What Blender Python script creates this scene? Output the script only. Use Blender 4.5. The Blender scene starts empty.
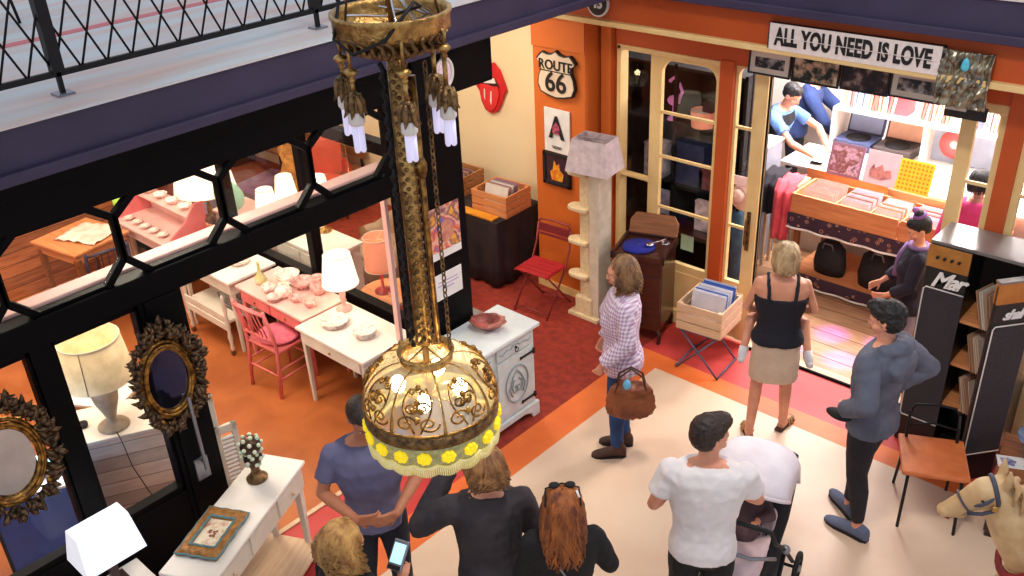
import bpy, bmesh, math, random
from math import sin, cos, pi, radians as R
from mathutils import Vector as V, Matrix as MX, noise as NZ, Euler
rnd = random.Random(7)
scn = bpy.context.scene
COL = scn.collection
IDM = MX.Identity(4)

# ------------------------------------------------------------------ materials
def newmat(name):
    m = bpy.data.materials.new(name); m.use_nodes = True
    nt = m.node_tree; b = nt.nodes['Principled BSDF']
    return m, nt, b
def lin(c):
    return tuple(((x/255)/12.92 if x/255 <= .04045 else ((x/255+.055)/1.055)**2.4) for x in c)+(1,)
def mat(name, c, rough=.6, metal=0, c2=None, scale=8, emit=0, ecol=None, bump=0, bscale=60, trans=0, alpha=1, coat=0, stretch=(1,1,1), sss=0, detail=4, lo=.35, hi=.65):
    m, nt, b = newmat(name)
    c = lin(c) if max(c) > 1.01 else tuple(c)+(1,)
    b.inputs['Base Color'].default_value = c
    b.inputs['Roughness'].default_value = rough; b.inputs['Metallic'].default_value = metal
    if trans: b.inputs['Transmission Weight'].default_value = trans
    if alpha < 1: b.inputs['Alpha'].default_value = alpha
    if coat: b.inputs['Coat Weight'].default_value = coat
    if sss:
        b.inputs['Subsurface Weight'].default_value = sss; b.inputs['Subsurface Scale'].default_value = .01
    N = nt.nodes; L = nt.links
    tc = N.new('ShaderNodeTexCoord'); mp = N.new('ShaderNodeMapping'); mp.inputs['Scale'].default_value = stretch
    L.new(tc.outputs['Object'], mp.inputs['Vector'])
    ns = N.new('ShaderNodeTexNoise'); ns.inputs['Scale'].default_value = scale; ns.inputs['Detail'].default_value = detail
    L.new(mp.outputs[0], ns.inputs['Vector'])
    rp = N.new('ShaderNodeValToRGB'); rp.color_ramp.elements[0].position = lo; rp.color_ramp.elements[1].position = hi
    if c2 is None: c2c = tuple(min(1, x*.86) for x in c[:3])+(1,)
    else: c2c = lin(c2) if max(c2) > 1.01 else tuple(c2)+(1,)
    rp.color_ramp.elements[0].color = c; rp.color_ramp.elements[1].color = c2c
    L.new(ns.outputs['Fac'], rp.inputs[0]); L.new(rp.outputs[0], b.inputs['Base Color'])
    if emit:
        b.inputs['Emission Strength'].default_value = emit
        b.inputs['Emission Color'].default_value = lin(ecol) if ecol else c
    if bump:
        n2 = N.new('ShaderNodeTexNoise'); n2.inputs['Scale'].default_value = bscale; n2.inputs['Detail'].default_value = 3
        L.new(mp.outputs[0], n2.inputs['Vector'])
        bp = N.new('ShaderNodeBump'); bp.inputs['Strength'].default_value = bump; bp.inputs['Distance'].default_value = .01
        L.new(n2.outputs['Fac'], bp.inputs['Height']); L.new(bp.outputs[0], b.inputs['Normal'])
    return m
def woodmat(name, c, c2, stretch=(1, 12, 12), scale=3, rough=.5, plank=None, coat=0):
    """grain noise stretched along one axis; plank=(axis, width) adds plank seams"""
    m, nt, b = newmat(name); N = nt.nodes; L = nt.links
    tc = N.new('ShaderNodeTexCoord'); mp = N.new('ShaderNodeMapping'); mp.inputs['Scale'].default_value = stretch
    L.new(tc.outputs['Object'], mp.inputs['Vector'])
    ns = N.new('ShaderNodeTexNoise'); ns.inputs['Scale'].default_value = scale; ns.inputs['Detail'].default_value = 6; ns.inputs['Distortion'].default_value = .6
    L.new(mp.outputs[0], ns.inputs['Vector'])
    rp = N.new('ShaderNodeValToRGB'); rp.color_ramp.elements[0].position = .3; rp.color_ramp.elements[1].position = .7
    rp.color_ramp.elements[0].color = lin(c); rp.color_ramp.elements[1].color = lin(c2)
    L.new(ns.outputs['Fac'], rp.inputs[0]); out = rp.outputs[0]
    if plank:
        sp = N.new('ShaderNodeSeparateXYZ'); L.new(tc.outputs['Object'], sp.inputs[0])
        dv = N.new('ShaderNodeMath'); dv.operation = 'DIVIDE'; L.new(sp.outputs[plank[0]], dv.inputs[0]); dv.inputs[1].default_value = plank[1]
        fr = N.new('ShaderNodeMath'); fr.operation = 'FRACT'; L.new(dv.outputs[0], fr.inputs[0])
        lt = N.new('ShaderNodeMath'); lt.operation = 'LESS_THAN'; L.new(fr.outputs[0], lt.inputs[0]); lt.inputs[1].default_value = .06
        fl = N.new('ShaderNodeMath'); fl.operation = 'FLOOR'; L.new(dv.outputs[0], fl.inputs[0])
        wn = N.new('ShaderNodeTexWhiteNoise'); wn.noise_dimensions = '1D'; L.new(fl.outputs[0], wn.inputs['W'])
        hv = N.new('ShaderNodeMapRange'); L.new(wn.outputs['Value'], hv.inputs[0]); hv.inputs[3].default_value = .72; hv.inputs[4].default_value = 1.1
        mu = N.new('ShaderNodeVectorMath'); mu.operation = 'SCALE'; L.new(out, mu.inputs[0]); L.new(hv.outputs[0], mu.inputs['Scale'])
        mx = N.new('ShaderNodeMix'); mx.data_type = 'RGBA'; L.new(lt.outputs[0], mx.inputs[0]); L.new(mu.outputs[0], mx.inputs[6]); mx.inputs[7].default_value = tuple(x*.3 for x in lin(c2)[:3])+(1,)
        out = mx.outputs[2]
    L.new(out, b.inputs['Base Color']); b.inputs['Roughness'].default_value = rough
    if coat: b.inputs['Coat Weight'].default_value = coat
    return m
def picmat(name, cols, scale=6, seed=0, rough=.4):
    """a generic printed picture: soft colour blotches"""
    m, nt, b = newmat(name); N = nt.nodes; L = nt.links
    tc = N.new('ShaderNodeTexCoord'); mp = N.new('ShaderNodeMapping'); mp.inputs['Location'].default_value = (seed*3.1, seed*1.7, seed)
    L.new(tc.outputs['Object'], mp.inputs['Vector'])
    ns = N.new('ShaderNodeTexNoise'); ns.inputs['Scale'].default_value = scale; ns.inputs['Detail'].default_value = 3
    L.new(mp.outputs[0], ns.inputs['Vector'])
    rp = N.new('ShaderNodeValToRGB'); cr = rp.color_ramp; cr.interpolation = 'LINEAR'
    n = len(cols)
    while len(cr.elements) < n: cr.elements.new(.5)
    for i, c in enumerate(cols):
        cr.elements[i].position = .32+.36*i/(n-1); cr.elements[i].color = lin(c)
    L.new(ns.outputs['Fac'], rp.inputs[0]); L.new(rp.outputs[0], b.inputs['Base Color']); b.inputs['Roughness'].default_value = rough
    return m
def plaidmat(name, base, line, k=34):
    m, nt, b = newmat(name); N = nt.nodes; L = nt.links
    tc = N.new('ShaderNodeTexCoord'); sp = N.new('ShaderNodeSeparateXYZ'); L.new(tc.outputs['Object'], sp.inputs[0])
    def band(sock, off):
        a = N.new('ShaderNodeMath'); a.operation = 'MULTIPLY_ADD'; L.new(sock, a.inputs[0]); a.inputs[1].default_value = k; a.inputs[2].default_value = off
        f = N.new('ShaderNodeMath'); f.operation = 'FRACT'; L.new(a.outputs[0], f.inputs[0])
        g = N.new('ShaderNodeMath'); g.operation = 'LESS_THAN'; L.new(f.outputs[0], g.inputs[0]); g.inputs[1].default_value = .45
        return g.outputs[0]
    ad = N.new('ShaderNodeMath'); ad.operation = 'ADD'
    xy = N.new('ShaderNodeMath'); xy.operation = 'ADD'; L.new(sp.outputs[0], xy.inputs[0]); L.new(sp.outputs[1], xy.inputs[1])
    L.new(band(xy.outputs[0], 0), ad.inputs[0]); L.new(band(sp.outputs[2], .3), ad.inputs[1])
    h = N.new('ShaderNodeMath'); h.operation = 'MULTIPLY'; L.new(ad.outputs[0], h.inputs[0]); h.inputs[1].default_value = .5
    mx = N.new('ShaderNodeMix'); mx.data_type = 'RGBA'; L.new(h.outputs[0], mx.inputs[0]); mx.inputs[6].default_value = lin(base); mx.inputs[7].default_value = lin(line)
    L.new(mx.outputs[2], b.inputs['Base Color']); b.inputs['Roughness'].default_value = .8
    return m
def glassmat(name, tint=(1, 1, 1), rough=.0):
    """thin pane: mostly clear with a fresnel reflection"""
    m = bpy.data.materials.new(name); m.use_nodes = True; nt = m.node_tree; N = nt.nodes; L = nt.links
    for n in list(N): N.remove(n)
    o = N.new('ShaderNodeOutputMaterial'); t = N.new('ShaderNodeBsdfTransparent'); t.inputs[0].default_value = tint+(1,)
    g = N.new('ShaderNodeBsdfGlossy'); g.inputs['Roughness'].default_value = rough; lw = N.new('ShaderNodeLayerWeight'); pw = N.new('ShaderNodeMath'); pw.operation = 'POWER'; L.new(lw.outputs['Facing'], pw.inputs[0]); pw.inputs[1].default_value = 4
    fr = N.new('ShaderNodeMath'); fr.operation = 'MULTIPLY_ADD'; L.new(pw.outputs[0], fr.inputs[0]); fr.inputs[1].default_value = .35; fr.inputs[2].default_value = .02
    mx = N.new('ShaderNodeMixShader'); L.new(fr.outputs[0], mx.inputs[0]); L.new(t.outputs[0], mx.inputs[1]); L.new(g.outputs[0], mx.inputs[2]); L.new(mx.outputs[0], o.inputs[0])
    return m

# ------------------------------------------------------------------ mesh builder
class MB:
    def __init__(s):
        s.bm = bmesh.new(); s.mats = []; s.cur = 0; s.M = IDM.copy(); s.sm = True
    def mat(s, m):
        if m not in s.mats: s.mats.append(m)
        s.cur = s.mats.index(m); return s
    def _f(s, vs, smooth=False):
        try:
            f = s.bm.faces.new(vs); f.material_index = s.cur; f.smooth = smooth; return f
        except ValueError: return None
    def v(s, p): return s.bm.verts.new(s.M @ V(p))
    def box(s, c, sz, rz=0, rx=0, ry=0, taper=1.0):
        A = MX.Translation(V(c)) @ Euler((rx, ry, rz)).to_matrix().to_4x4()
        x, y, z = sz[0]/2, sz[1]/2, sz[2]/2; P = []
        for k in (-1, 1):
            t = taper if k > 0 else 1
            for (i, j) in ((-1, -1), (1, -1), (1, 1), (-1, 1)): P.append(s.bm.verts.new(s.M @ A @ V((i*x*t, j*y*t, k*z))))
        for q in ((3, 2, 1, 0), (4, 5, 6, 7), (0, 1, 5, 4), (1, 2, 6, 5), (2, 3, 7, 6), (3, 0, 4, 7)): s._f([P[i] for i in q])
        return s
    def bbox(s, a, b): # corner to corner
        return s.box(((a[0]+b[0])/2, (a[1]+b[1])/2, (a[2]+b[2])/2), (abs(b[0]-a[0]), abs(b[1]-a[1]), abs(b[2]-a[2])))
    def rings(s, rs, closed=True, cap=True, smooth=True, loop=False):
        R_ = [[s.v(p) for p in r] for r in rs]; n = len(R_[0])
        rng = range(len(R_)) if loop else range(len(R_)-1)
        for i in rng:
            a, b = R_[i], R_[(i+1) % len(R_)]
            for j in range(n if closed else n-1):
                k = (j+1) % n; s._f([a[j], a[k], b[k], b[j]], smooth)
        if cap and closed and not loop:
            s._f(list(reversed(R_[0]))); s._f(R_[-1])
        return s
    def tube(s, pts, r, seg=8, closed=False, cap=True, smooth=True, flat=1.0):
        pts = [V(p) for p in pts]; n = len(pts)
        rr = r if isinstance(r, (list, tuple)) else [r]*n
        rs = []; prev = None
        for i in range(n):
            if closed: t = pts[(i+1) % n]-pts[i-1]
            else: t = pts[min(i+1, n-1)]-pts[max(i-1, 0)]
            if t.length < 1e-9: t = V((0, 0, 1))
            t.normalize()
            if prev is None:
                a = V((0, 0, 1)) if abs(t.z) < .9 else V((1, 0, 0)); u = t.cross(a).normalized()
            else:
                u = prev-t*prev.dot(t)
                if u.length < 1e-6: u = t.cross(V((0, 0, 1)))
                u.normalize()
            prev = u; w = t.cross(u)
            rs.append([pts[i]+u*(cos(2*pi*k/seg)*rr[i])+w*(sin(2*pi*k/seg)*rr[i]*flat) for k in range(seg)])
        return s.rings(rs, cap=cap, smooth=smooth, loop=closed)
    def cyl(s, a, b, r, r2=None, seg=16, smooth=True):
        return s.tube([a, b], [r, r if r2 is None else r2], seg, smooth=smooth)
    def lathe(s, prof, seg=24, c=(0, 0, 0), smooth=True, cap=True, sx=1, sy=1, fl=0, nf=8):
        rs = []
        for (r, z) in prof:
            rs.append([(c[0]+sx*r*cos(2*pi*k/seg)*(1+fl*cos(nf*2*pi*k/seg)), c[1]+sy*r*sin(2*pi*k/seg)*(1+fl*cos(nf*2*pi*k/seg)), c[2]+z) for k in range(seg)])
        return s.rings(rs, cap=cap, smooth=smooth)
    def ball(s, c, r, seg=14, rot=None):
        if not isinstance(r, (tuple, list)): r = (r, r, r)
        n = max(6, seg//2); rs = []; A = rot if rot is not None else MX.Identity(3); c = V(c)
        for i in range(n+1):
            th = pi*(i+.001)/(n+.002)
            rs.append([c+A @ V((r[0]*sin(th)*cos(2*pi*k/seg), r[1]*sin(th)*sin(2*pi*k/seg), -r[2]*cos(th))) for k in range(seg)])
        return s.rings(rs)
    def cap(s, a, b, ra, rb, seg=14): # tapered capsule
        a = V(a); b = V(b); s.ball(a, ra, seg); s.ball(b, rb, seg); return s.tube([a, b], [ra, rb], seg)
    def prism(s, poly, d, axis='y', at=0, smooth=False):
        """poly in 2D; axis y: (x,z) extruded from at to at+d ; x: (y,z) ; z: (x,y)"""
        def P(p, o):
            return {'y': (p[0], o, p[1]), 'x': (o, p[0], p[1]), 'z': (p[0], p[1], o)}[axis]
        a = [s.v(P(p, at)) for p in poly]; b = [s.v(P(p, at+d)) for p in poly]; n = len(poly)
        s._f(a); s._f(list(reversed(b)))
        for i in range(n): s._f([a[i], b[i], b[(i+1) % n], a[(i+1) % n]], smooth)
        return s
    def quad(s, pts, smooth=False): return s._f([s.v(p) for p in pts], smooth)
    def grid(s, fn, nu, nv, smooth=True):
        g = [[s.v(fn(i/nu, j/nv)) for j in range(nv+1)] for i in range(nu+1)]
        for i in range(nu):
            for j in range(nv): s._f([g[i][j], g[i+1][j], g[i+1][j+1], g[i][j+1]], smooth)
        return s
    def addmesh(s, me, A):
        off = {}
        for v_ in me.vertices: off[v_.index] = s.bm.verts.new(s.M @ A @ v_.co)
        for p in me.polygons: s._f([off[i] for i in p.vertices])
        return s
    def build(s, name, m=None, parent=None, loc=(0, 0, 0), rz=0, bevel=0, normals=True, subsurf=0, solid=0):
        if normals: bmesh.ops.recalc_face_normals(s.bm, faces=s.bm.faces)
        me = bpy.data.meshes.new(name); s.bm.to_mesh(me); s.bm.free()
        if m is not None and not s.mats: me.materials.append(m)
        for q in s.mats: me.materials.append(q)
        o = bpy.data.objects.new(name, me); COL.objects.link(o)
        o.location = loc; o.rotation_euler = (0, 0, rz)
        if parent is not None: o.parent = parent
        if solid:
            q = o.modifiers.new('s', 'SOLIDIFY'); q.thickness = solid; q.offset = 0
        if bevel:
            q = o.modifiers.new('b', 'BEVEL'); q.width = bevel; q.segments = 2; q.limit_method = 'ANGLE'; q.angle_limit = R(40)
        if subsurf:
            q = o.modifiers.new('u', 'SUBSURF'); q.levels = subsurf; q.render_levels = subsurf
        return o
def thing(name, label, cat, loc=(0, 0, 0), rz=0, group=None):
    o = bpy.data.objects.new(name, None); COL.objects.link(o); o.location = loc; o.rotation_euler = (0, 0, rz); o.empty_display_size = .1
    return tag(o, label, cat, group)
def tag(o, label=None, cat=None, group=None, kind=None):
    if label: o['label'] = label
    if cat: o['category'] = cat
    if group: o['group'] = group
    if kind: o['kind'] = kind
    return o
def struct(name, mb, m=None, label=None, **k):
    o = mb.build(name, m, **k); o['kind'] = 'structure'
    if label: o['label'] = label
    return o
def structE(name, loc=(0, 0, 0), rz=0):
    o = bpy.data.objects.new(name, None); COL.objects.link(o); o.location = loc; o.rotation_euler = (0, 0, rz); o['kind'] = 'structure'; return o
def copy_tree(o, parent=None):
    c = o.copy(); COL.objects.link(c)
    if parent is not None: c.parent = parent
    for ch in [x for x in KIDS.get(o.name, ())]: copy_tree(ch, c)
    return c
KIDS = {}
def index_kids():
    KIDS.clear()
    for o in bpy.data.objects:
        if o.parent: KIDS.setdefault(o.parent.name, []).append(o)
def clone(o, label, loc, rz=0, group=None):
    index_kids(); c = copy_tree(o); c.location = loc; c.rotation_euler = (0, 0, rz); c['label'] = label
    if group: c['group'] = group
    return c
_txt = {}
def textmesh(t, size=1, extrude=.01, offset=0, shear=0, space=1):
    cu = bpy.data.curves.new('t', 'FONT'); cu.body = t; cu.size = size; cu.extrude = extrude; cu.offset = offset; cu.shear = shear
    cu.align_x = 'CENTER'; cu.align_y = 'CENTER'; cu.space_character = space; cu.resolution_u = 4
    o = bpy.data.objects.new('t', cu); COL.objects.link(o)
    dg = bpy.context.evaluated_depsgraph_get(); dg.update()
    me = bpy.data.meshes.new_from_object(o.evaluated_get(dg)); bpy.data.objects.remove(o); return me
FACE_Y = MX.Rotation(pi/2, 4, 'X')        # text standing up, read from -y
FACE_X = MX.Rotation(pi/2, 4, 'Z') @ MX.Rotation(pi/2, 4, 'X')   # read from +x

# palette
M = {}
M['black'] = mat('black_paint', (4, 4, 6), .5, c2=(7, 6, 9))
M['black'].node_tree.nodes['Principled BSDF'].inputs['Specular IOR Level'].default_value = .1
M['blackm'] = mat('black_matte', (16, 15, 17), .8, c2=(24, 22, 24))
M['purple'] = mat('dark_purple_paint', (58, 50, 78), .55, c2=(50, 44, 70), scale=3)
M['cream_floor'] = mat('cream_concrete', (232, 205, 178), .45, c2=(222, 188, 160), scale=1.3, bump=.05, detail=8)
_nt = M['cream_floor'].node_tree; _N, _L = _nt.nodes, _nt.links; _bs = _N['Principled BSDF']
_old = _bs.inputs['Base Color'].links[0].from_socket
_tc = _N.new('ShaderNodeTexCoord'); _n = _N.new('ShaderNodeTexNoise'); _n.inputs['Scale'].default_value = 9; _n.inputs['Detail'].default_value = 9; _n.inputs['Roughness'].default_value = .75; _L.new(_tc.outputs['Object'], _n.inputs['Vector'])
_r = _N.new('ShaderNodeValToRGB'); _r.color_ramp.elements[0].position = .66; _r.color_ramp.elements[0].color = (0, 0, 0, 1); _r.color_ramp.elements[1].position = .78; _L.new(_n.outputs['Fac'], _r.inputs[0])
_m = _N.new('ShaderNodeMix'); _m.data_type = 'RGBA'; _L.new(_r.outputs[0], _m.inputs[0]); _L.new(_old, _m.inputs[6]); _m.inputs[7].default_value = lin((150, 112, 88)); _L.new(_m.outputs[2], _bs.inputs['Base Color'])
M['orange_floor'] = mat('orange_stripe_paint', (230, 116, 52), .5, c2=(220, 104, 44), scale=4)
M['red_floor'] = mat('red_paint_floor', (198, 66, 62), .5, c2=(184, 54, 52), scale=4)
M['maroon'] = mat('maroon_floor', (158, 48, 28), .85, c2=(128, 36, 22), scale=14, bump=.3, bscale=300)  # darker, rougher red floor area towards the back left
M['shopfloor'] = woodmat('orange_shop_floor', (188, 106, 54), (158, 82, 36), (1, 1, 1), 2.5, .45)
M['plankfloor'] = woodmat('pale_plank_floor', (206, 162, 124), (178, 128, 90), (1.2, 10, 1), 3, .45, plank=(1, .2))
M['orange'] = mat('orange_wall_paint', (216, 112, 38), .6, c2=(208, 102, 32), scale=2)
M['orange2'] = mat('burnt_orange_paint', (196, 84, 26), .55, c2=(186, 76, 22), scale=2)
M['creamwall'] = mat('cream_wall_paint', (246, 226, 184), .7, c2=(240, 216, 172), scale=1)
M['creamtrim'] = mat('cream_trim_paint', (236, 204, 142), .5, c2=(228, 192, 128), scale=6)
M['white'] = mat('white_paint', (240, 232, 222), .5, c2=(230, 220, 208), scale=4)
M['offwhite'] = mat('off_white', (226, 216, 200), .6, c2=(214, 202, 184), scale=5)
M['pink'] = mat('pink_paint', (236, 130, 128), .5, c2=(226, 116, 116), scale=6)
M['palepink'] = mat('pale_pink_paint', (240, 196, 186), .5, c2=(232, 182, 172), scale=6)
M['brass'] = mat('aged_brass', (206, 166, 98), .34, .85, c2=(140, 104, 58), scale=30, bump=.4, bscale=90)
M['brassdark'] = mat('dark_brass', (152, 118, 74), .4, .8, c2=(84, 62, 42), scale=40, bump=.6, bscale=110)
M['gold'] = mat('antique_gold', (196, 146, 70), .3, .85, c2=(90, 60, 30), scale=30, bump=.4)
M['iron'] = mat('black_iron', (24, 21, 22), .5, .4)
M['steel'] = mat('grey_steel', (150, 150, 158), .35, .7)
M['chrome'] = mat('chrome', (220, 220, 226), .15, 1)
M['bulb'] = mat('white_cfl_tube', (236, 230, 250), .4, emit=.35, ecol=(230, 222, 255))
M['glow'] = mat('glowing_bulb', (255, 240, 210), .4, emit=30, ecol=(255, 226, 170))
M['glass'] = glassmat('window_glass')
M['wood'] = woodmat('brown_wood', (156, 96, 52), (118, 68, 36))
M['crate'] = woodmat('crate_wood', (196, 138, 86), (160, 102, 58))
M['pine'] = woodmat('pine_wood', (226, 156, 100), (202, 122, 72))
M['palewood'] = woodmat('pale_wood', (222, 190, 156), (200, 164, 128))
M['mahog'] = woodmat('mahogany', (66, 26, 18), (38, 14, 12), rough=.3, coat=.3)
M['redmetal'] = mat('red_metal', (176, 32, 42), .4, c2=(160, 26, 36))
M['skin'] = mat('skin_light', (226, 160, 128), .55, c2=(214, 144, 112), sss=.08)
M['skin2'] = mat('skin_tan', (202, 132, 96), .55, c2=(190, 118, 82), sss=.08)
M['lips'] = mat('lips', (176, 84, 76), .5)
M['eyew'] = mat('eye_white', (235, 230, 226), .2)
M['eyeb'] = mat('eye_iris', (50, 34, 24), .2)
M['paper'] = mat('paper', (240, 236, 232), .7)
M['vinyl'] = mat('black_vinyl', (18, 17, 20), .45, bump=.3, bscale=200)
M['grille'] = mat('speaker_grille_cloth', (58, 54, 60), .85, c2=(40, 37, 42), scale=120, bump=.4, bscale=400)
# ------------------------------------------------------------------ setting: floors, slabs, walls
XF = -4.82      # glazed front of the shop on the left
YF = 6.75       # front of the record shop
b = MB()
def fl(x0, x1, y0, y1, m):
    b.mat(M[m]); b.quad([(x0, y0, 0), (x1, y0, 0), (x1, y1, 0), (x0, y1, 0)])
fl(-3.95, 6, -4, 5.93, 'cream_floor')
fl(-4.24, -3.95, -4, 6.14, 'orange_floor'); fl(-3.95, 6, 5.93, 6.14, 'orange_floor')
fl(XF, -4.24, -4, 4.0, 'red_floor'); fl(-4.24, 6, 6.14, 6.76, 'red_floor')
fl(XF, -4.24, 4.0, 4.3, 'maroon'); fl(-13, -4.24, 4.3, 6.76, 'maroon'); fl(-13, -5.2, 6.76, 11, 'maroon')
fl(-13, XF, -4, 4.3, 'shopfloor'); fl(-5.2, 1.5, 6.76, 11, 'plankfloor')
b.quad([(-5.2, 11, 0), (1.5, 11, 0), (1.5, 11, -.2), (-5.2, 11, -.2)])
struct('floor', b, normals=False)
# upper storey slab (its edge is the dark purple fascia), open over the hall
b = MB(); b.mat(M['purple'])
poly = [(-4.66, -4), (-4.66, 6.38), (6, 6.38), (6, 11.5), (-14, 11.5), (-14, -4)]
b.prism(poly, .235, 'z', 3.13)
struct('ceiling', b)
m_up, nt, bs = newmat('upper_floor_pale_paint')
N, L = nt.nodes, nt.links
tc = N.new('ShaderNodeTexCoord'); ns = N.new('ShaderNodeTexNoise'); ns.inputs['Scale'].default_value = 1.2; ns.inputs['Detail'].default_value = 5
mp = N.new('ShaderNodeMapping'); mp.inputs['Scale'].default_value = (4, .6, 1); L.new(tc.outputs['Object'], mp.inputs[0]); L.new(mp.outputs[0], ns.inputs['Vector'])
rp = N.new('ShaderNodeValToRGB'); rp.color_ramp.elements[0].position = .4; rp.color_ramp.elements[0].color = lin((214, 220, 220)); rp.color_ramp.elements[1].position = .68; rp.color_ramp.elements[1].color = lin((222, 190, 176))
L.new(ns.outputs['Fac'], rp.inputs[0]); L.new(rp.outputs[0], bs.inputs['Base Color']); bs.inputs['Roughness'].default_value = .6
M['upfloor'] = m_up
M['pinkstripe'] = mat('pink_floor_stripe', (226, 122, 124), .6, c2=(214, 110, 112), scale=3)
b = MB(); b.mat(m_up); b.prism([(-4.64, -4), (-4.64, 6.36), (6, 6.36), (6, 11.5), (-14, 11.5), (-14, -4)], .01, 'z', 3.364)
b.mat(M['pinkstripe']); b.bbox((-6.33, -4, 3.37), (-6.23, 11, 3.376))
struct('trim_1', b, label='pale painted walkway floor of the upper level with a pink stripe')
# fascia lip
b = MB(); b.mat(M['purple']); b.bbox((-4.66, -4, 3.10), (-4.62, 6.36, 3.16)); b.bbox((-4.62, 6.34, 3.1), (6, 6.38, 3.16))
struct('trim_2', b, bevel=.006)
# black upper beam of the shop front and its glossy board
b = MB(); b.mat(M['black']); b.bbox((-5.0, -2, 2.80), (-4.80, 4.08, 3.1)); b.bbox((-4.98, 4.08, 2.76), (-4.72, 4.85, 3.1))
b.bbox((-4.8, -2, 2.99), (-4.74, 4.85, 3.1))
struct('trim_3', b, bevel=.008)
# lower transom beam, black outside, pale timber ledge inside
b = MB(); b.mat(M['black']); b.bbox((-4.9, -1, 2.17), (-4.77, 4.1, 2.33))
struct('trim_4', b, bevel=.008)
b = MB(); b.mat(M['palepink']); b.bbox((-5.03, -1, 2.22), (-4.9, 4.1, 2.345))
struct('trim_5', b, bevel=.01, label='pale timber ledge behind the octagon window frames')
# corner column
b = MB(); b.mat(M['black']); b.bbox((-5.1, 4.08, 0), (-4.8, 4.56, 2.8))
struct('wall_column', b, bevel=.01)
# octagon transom lights
def octwin(i, y0, y1):
    e = structE('window_%d' % i)
    z0, z1 = 2.33, 2.80; a = .12; t = .022
    f = MB(); f.mat(M['black'])
    O = [(y0, z0+a), (y0+a, z0), (y1-a, z0), (y1, z0+a), (y1, z1-a*.75), (y1-a, z1), (y0+a, z1), (y0, z1-a*.75)]
    cy, cz = (y0+y1)/2, (z0+z1)/2
    def inset(p, d): return (p[0]+(d if p[0] < cy else -d), p[1]+(d*.8 if p[1] < cz else -d*.8))
    n = 8
    for x0, x1, d0, d1 in ((-4.845, -4.80, 0, t),):
        oo = [inset(p, d0-.012) for p in O]; ii = [inset(p, d1) for p in O]
        rs = [[(x0, *p) for p in oo], [(x1, *p) for p in oo], [(x1, *p) for p in ii], [(x0, *p) for p in ii]]
        f.rings(rs, loop=True, smooth=False)
    f.build('window_frame', parent=e, bevel=.004)
    g = MB(); g.mat(M['glass']); g.prism([inset(p, t) for p in O], .005, 'x', -4.83); g.build('pane', parent=e)
ys = [-.66, -.01, .64, 1.29, 1.94, 2.59, 3.24, 3.89]
for i in range(7): octwin(i+1, ys[i]+.0, ys[i+1]-.0)
b = MB(); b.mat(M['black']); b.bbox((-4.88, 3.88, 2.33), (-4.8, 4.09, 2.80)); struct('trim_6', b)
# lower glazing left of the doorway
def gwin(i, y0, y1):
    e = structE('window_%d' % i); f = MB(); f.mat(M['black'])
    f.bbox((-4.88, y0, .80), (-4.8, y1, .85)); f.bbox((-4.88, y0, 2.13), (-4.8, y1, 2.18)); f.bbox((-4.88, y0, .8), (-4.8, y0+.02, 2.17)); f.bbox((-4.88, y1-.02, .8), (-4.8, y1, 2.17))
    f.build('window_frame', parent=e, bevel=.004)
    g = MB(); g.mat(M['glass']); g.bbox((-4.845, y0+.02, .85), (-4.84, y1-.02, 2.13)); g.build('pane', parent=e)
gwin(8, .55, 1.31); gwin(9, 1.43, 1.93); gwin(10, -.5, .43)
b = MB(); b.mat(M['black'])
for y0, y1 in ((.43, .55), (1.31, 1.43), (1.93, 2.2)): b.bbox((-4.9, y0, 0), (-4.78, y1, 2.2))
b.bbox((-4.89, -2, 0), (-4.79, 1.95, .81))
b.bbox((-4.89, 1.96, .0), (-4.765, 2.17, 2.17))
struct('wall_left', b, bevel=.006, label='black painted frame and panel of the shop front on the left')
b = MB(); b.mat(M['steel']); b.tube([(-4.70, 2.05, 1.5), (-4.70, 2.05, .95)], .012); b.cyl((-4.77, 2.05, 1.45), (-4.70, 2.05, 1.45), .009); b.cyl((-4.77, 2.05, 1.0), (-4.70, 2.05, 1.0), .009)
b.box((-4.76, 2.05, .93), (.02, .09, .16))
tag(b.build('door_handle', bevel=.002), 'long steel pull handle on the black post beside the shop doorway', 'door handle')
# threshold strip
b = MB(); b.mat(M['palewood']); b.bbox((-4.84, 2.2, 0), (-4.80, 4.08, .012)); struct('trim_7', b)
# glazed partition of the left shop, seen inside
e = structE('window_11'); f = MB(); f.mat(M['black'])
f.bbox((-10.5, 4.26, .70), (-4.95, 4.36, .78)); f.bbox((-10.5, 4.28, 0), (-4.95, 4.34, .72)); f.bbox((-10.5, 4.26, 2.2), (-4.95, 4.36, 2.3))
for x in (-10.4, -7.88, -6.52): f.bbox((x-.045, 4.26, .7), (x+.045, 4.36, 2.3))
f.build('window_frame', parent=e, bevel=.006)
g = MB(); g.mat(M['glass']); g.bbox((-7.83, 4.305, .78), (-6.57, 4.31, 2.2)); g.bbox((-6.47, 4.305, .78), (-5.1, 4.31, 2.2)); g.bbox((-10.34, 4.305, .78), (-7.93, 4.31, 2.2)); g.build('pane', parent=e)
# far walls of the left shop
b = MB(); b.mat(M['creamwall']); b.bbox((-12.1, -2, 0), (-12, 11, 3.13)); struct('wall_far_left', b)
b = MB(); b.mat(M['plank'] if 'plank' in M else M['wood']); b.bbox((-12, -2.1, 0), (XF-.08, -2, 3.13)); struct('wall_left_rear', b)
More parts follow.
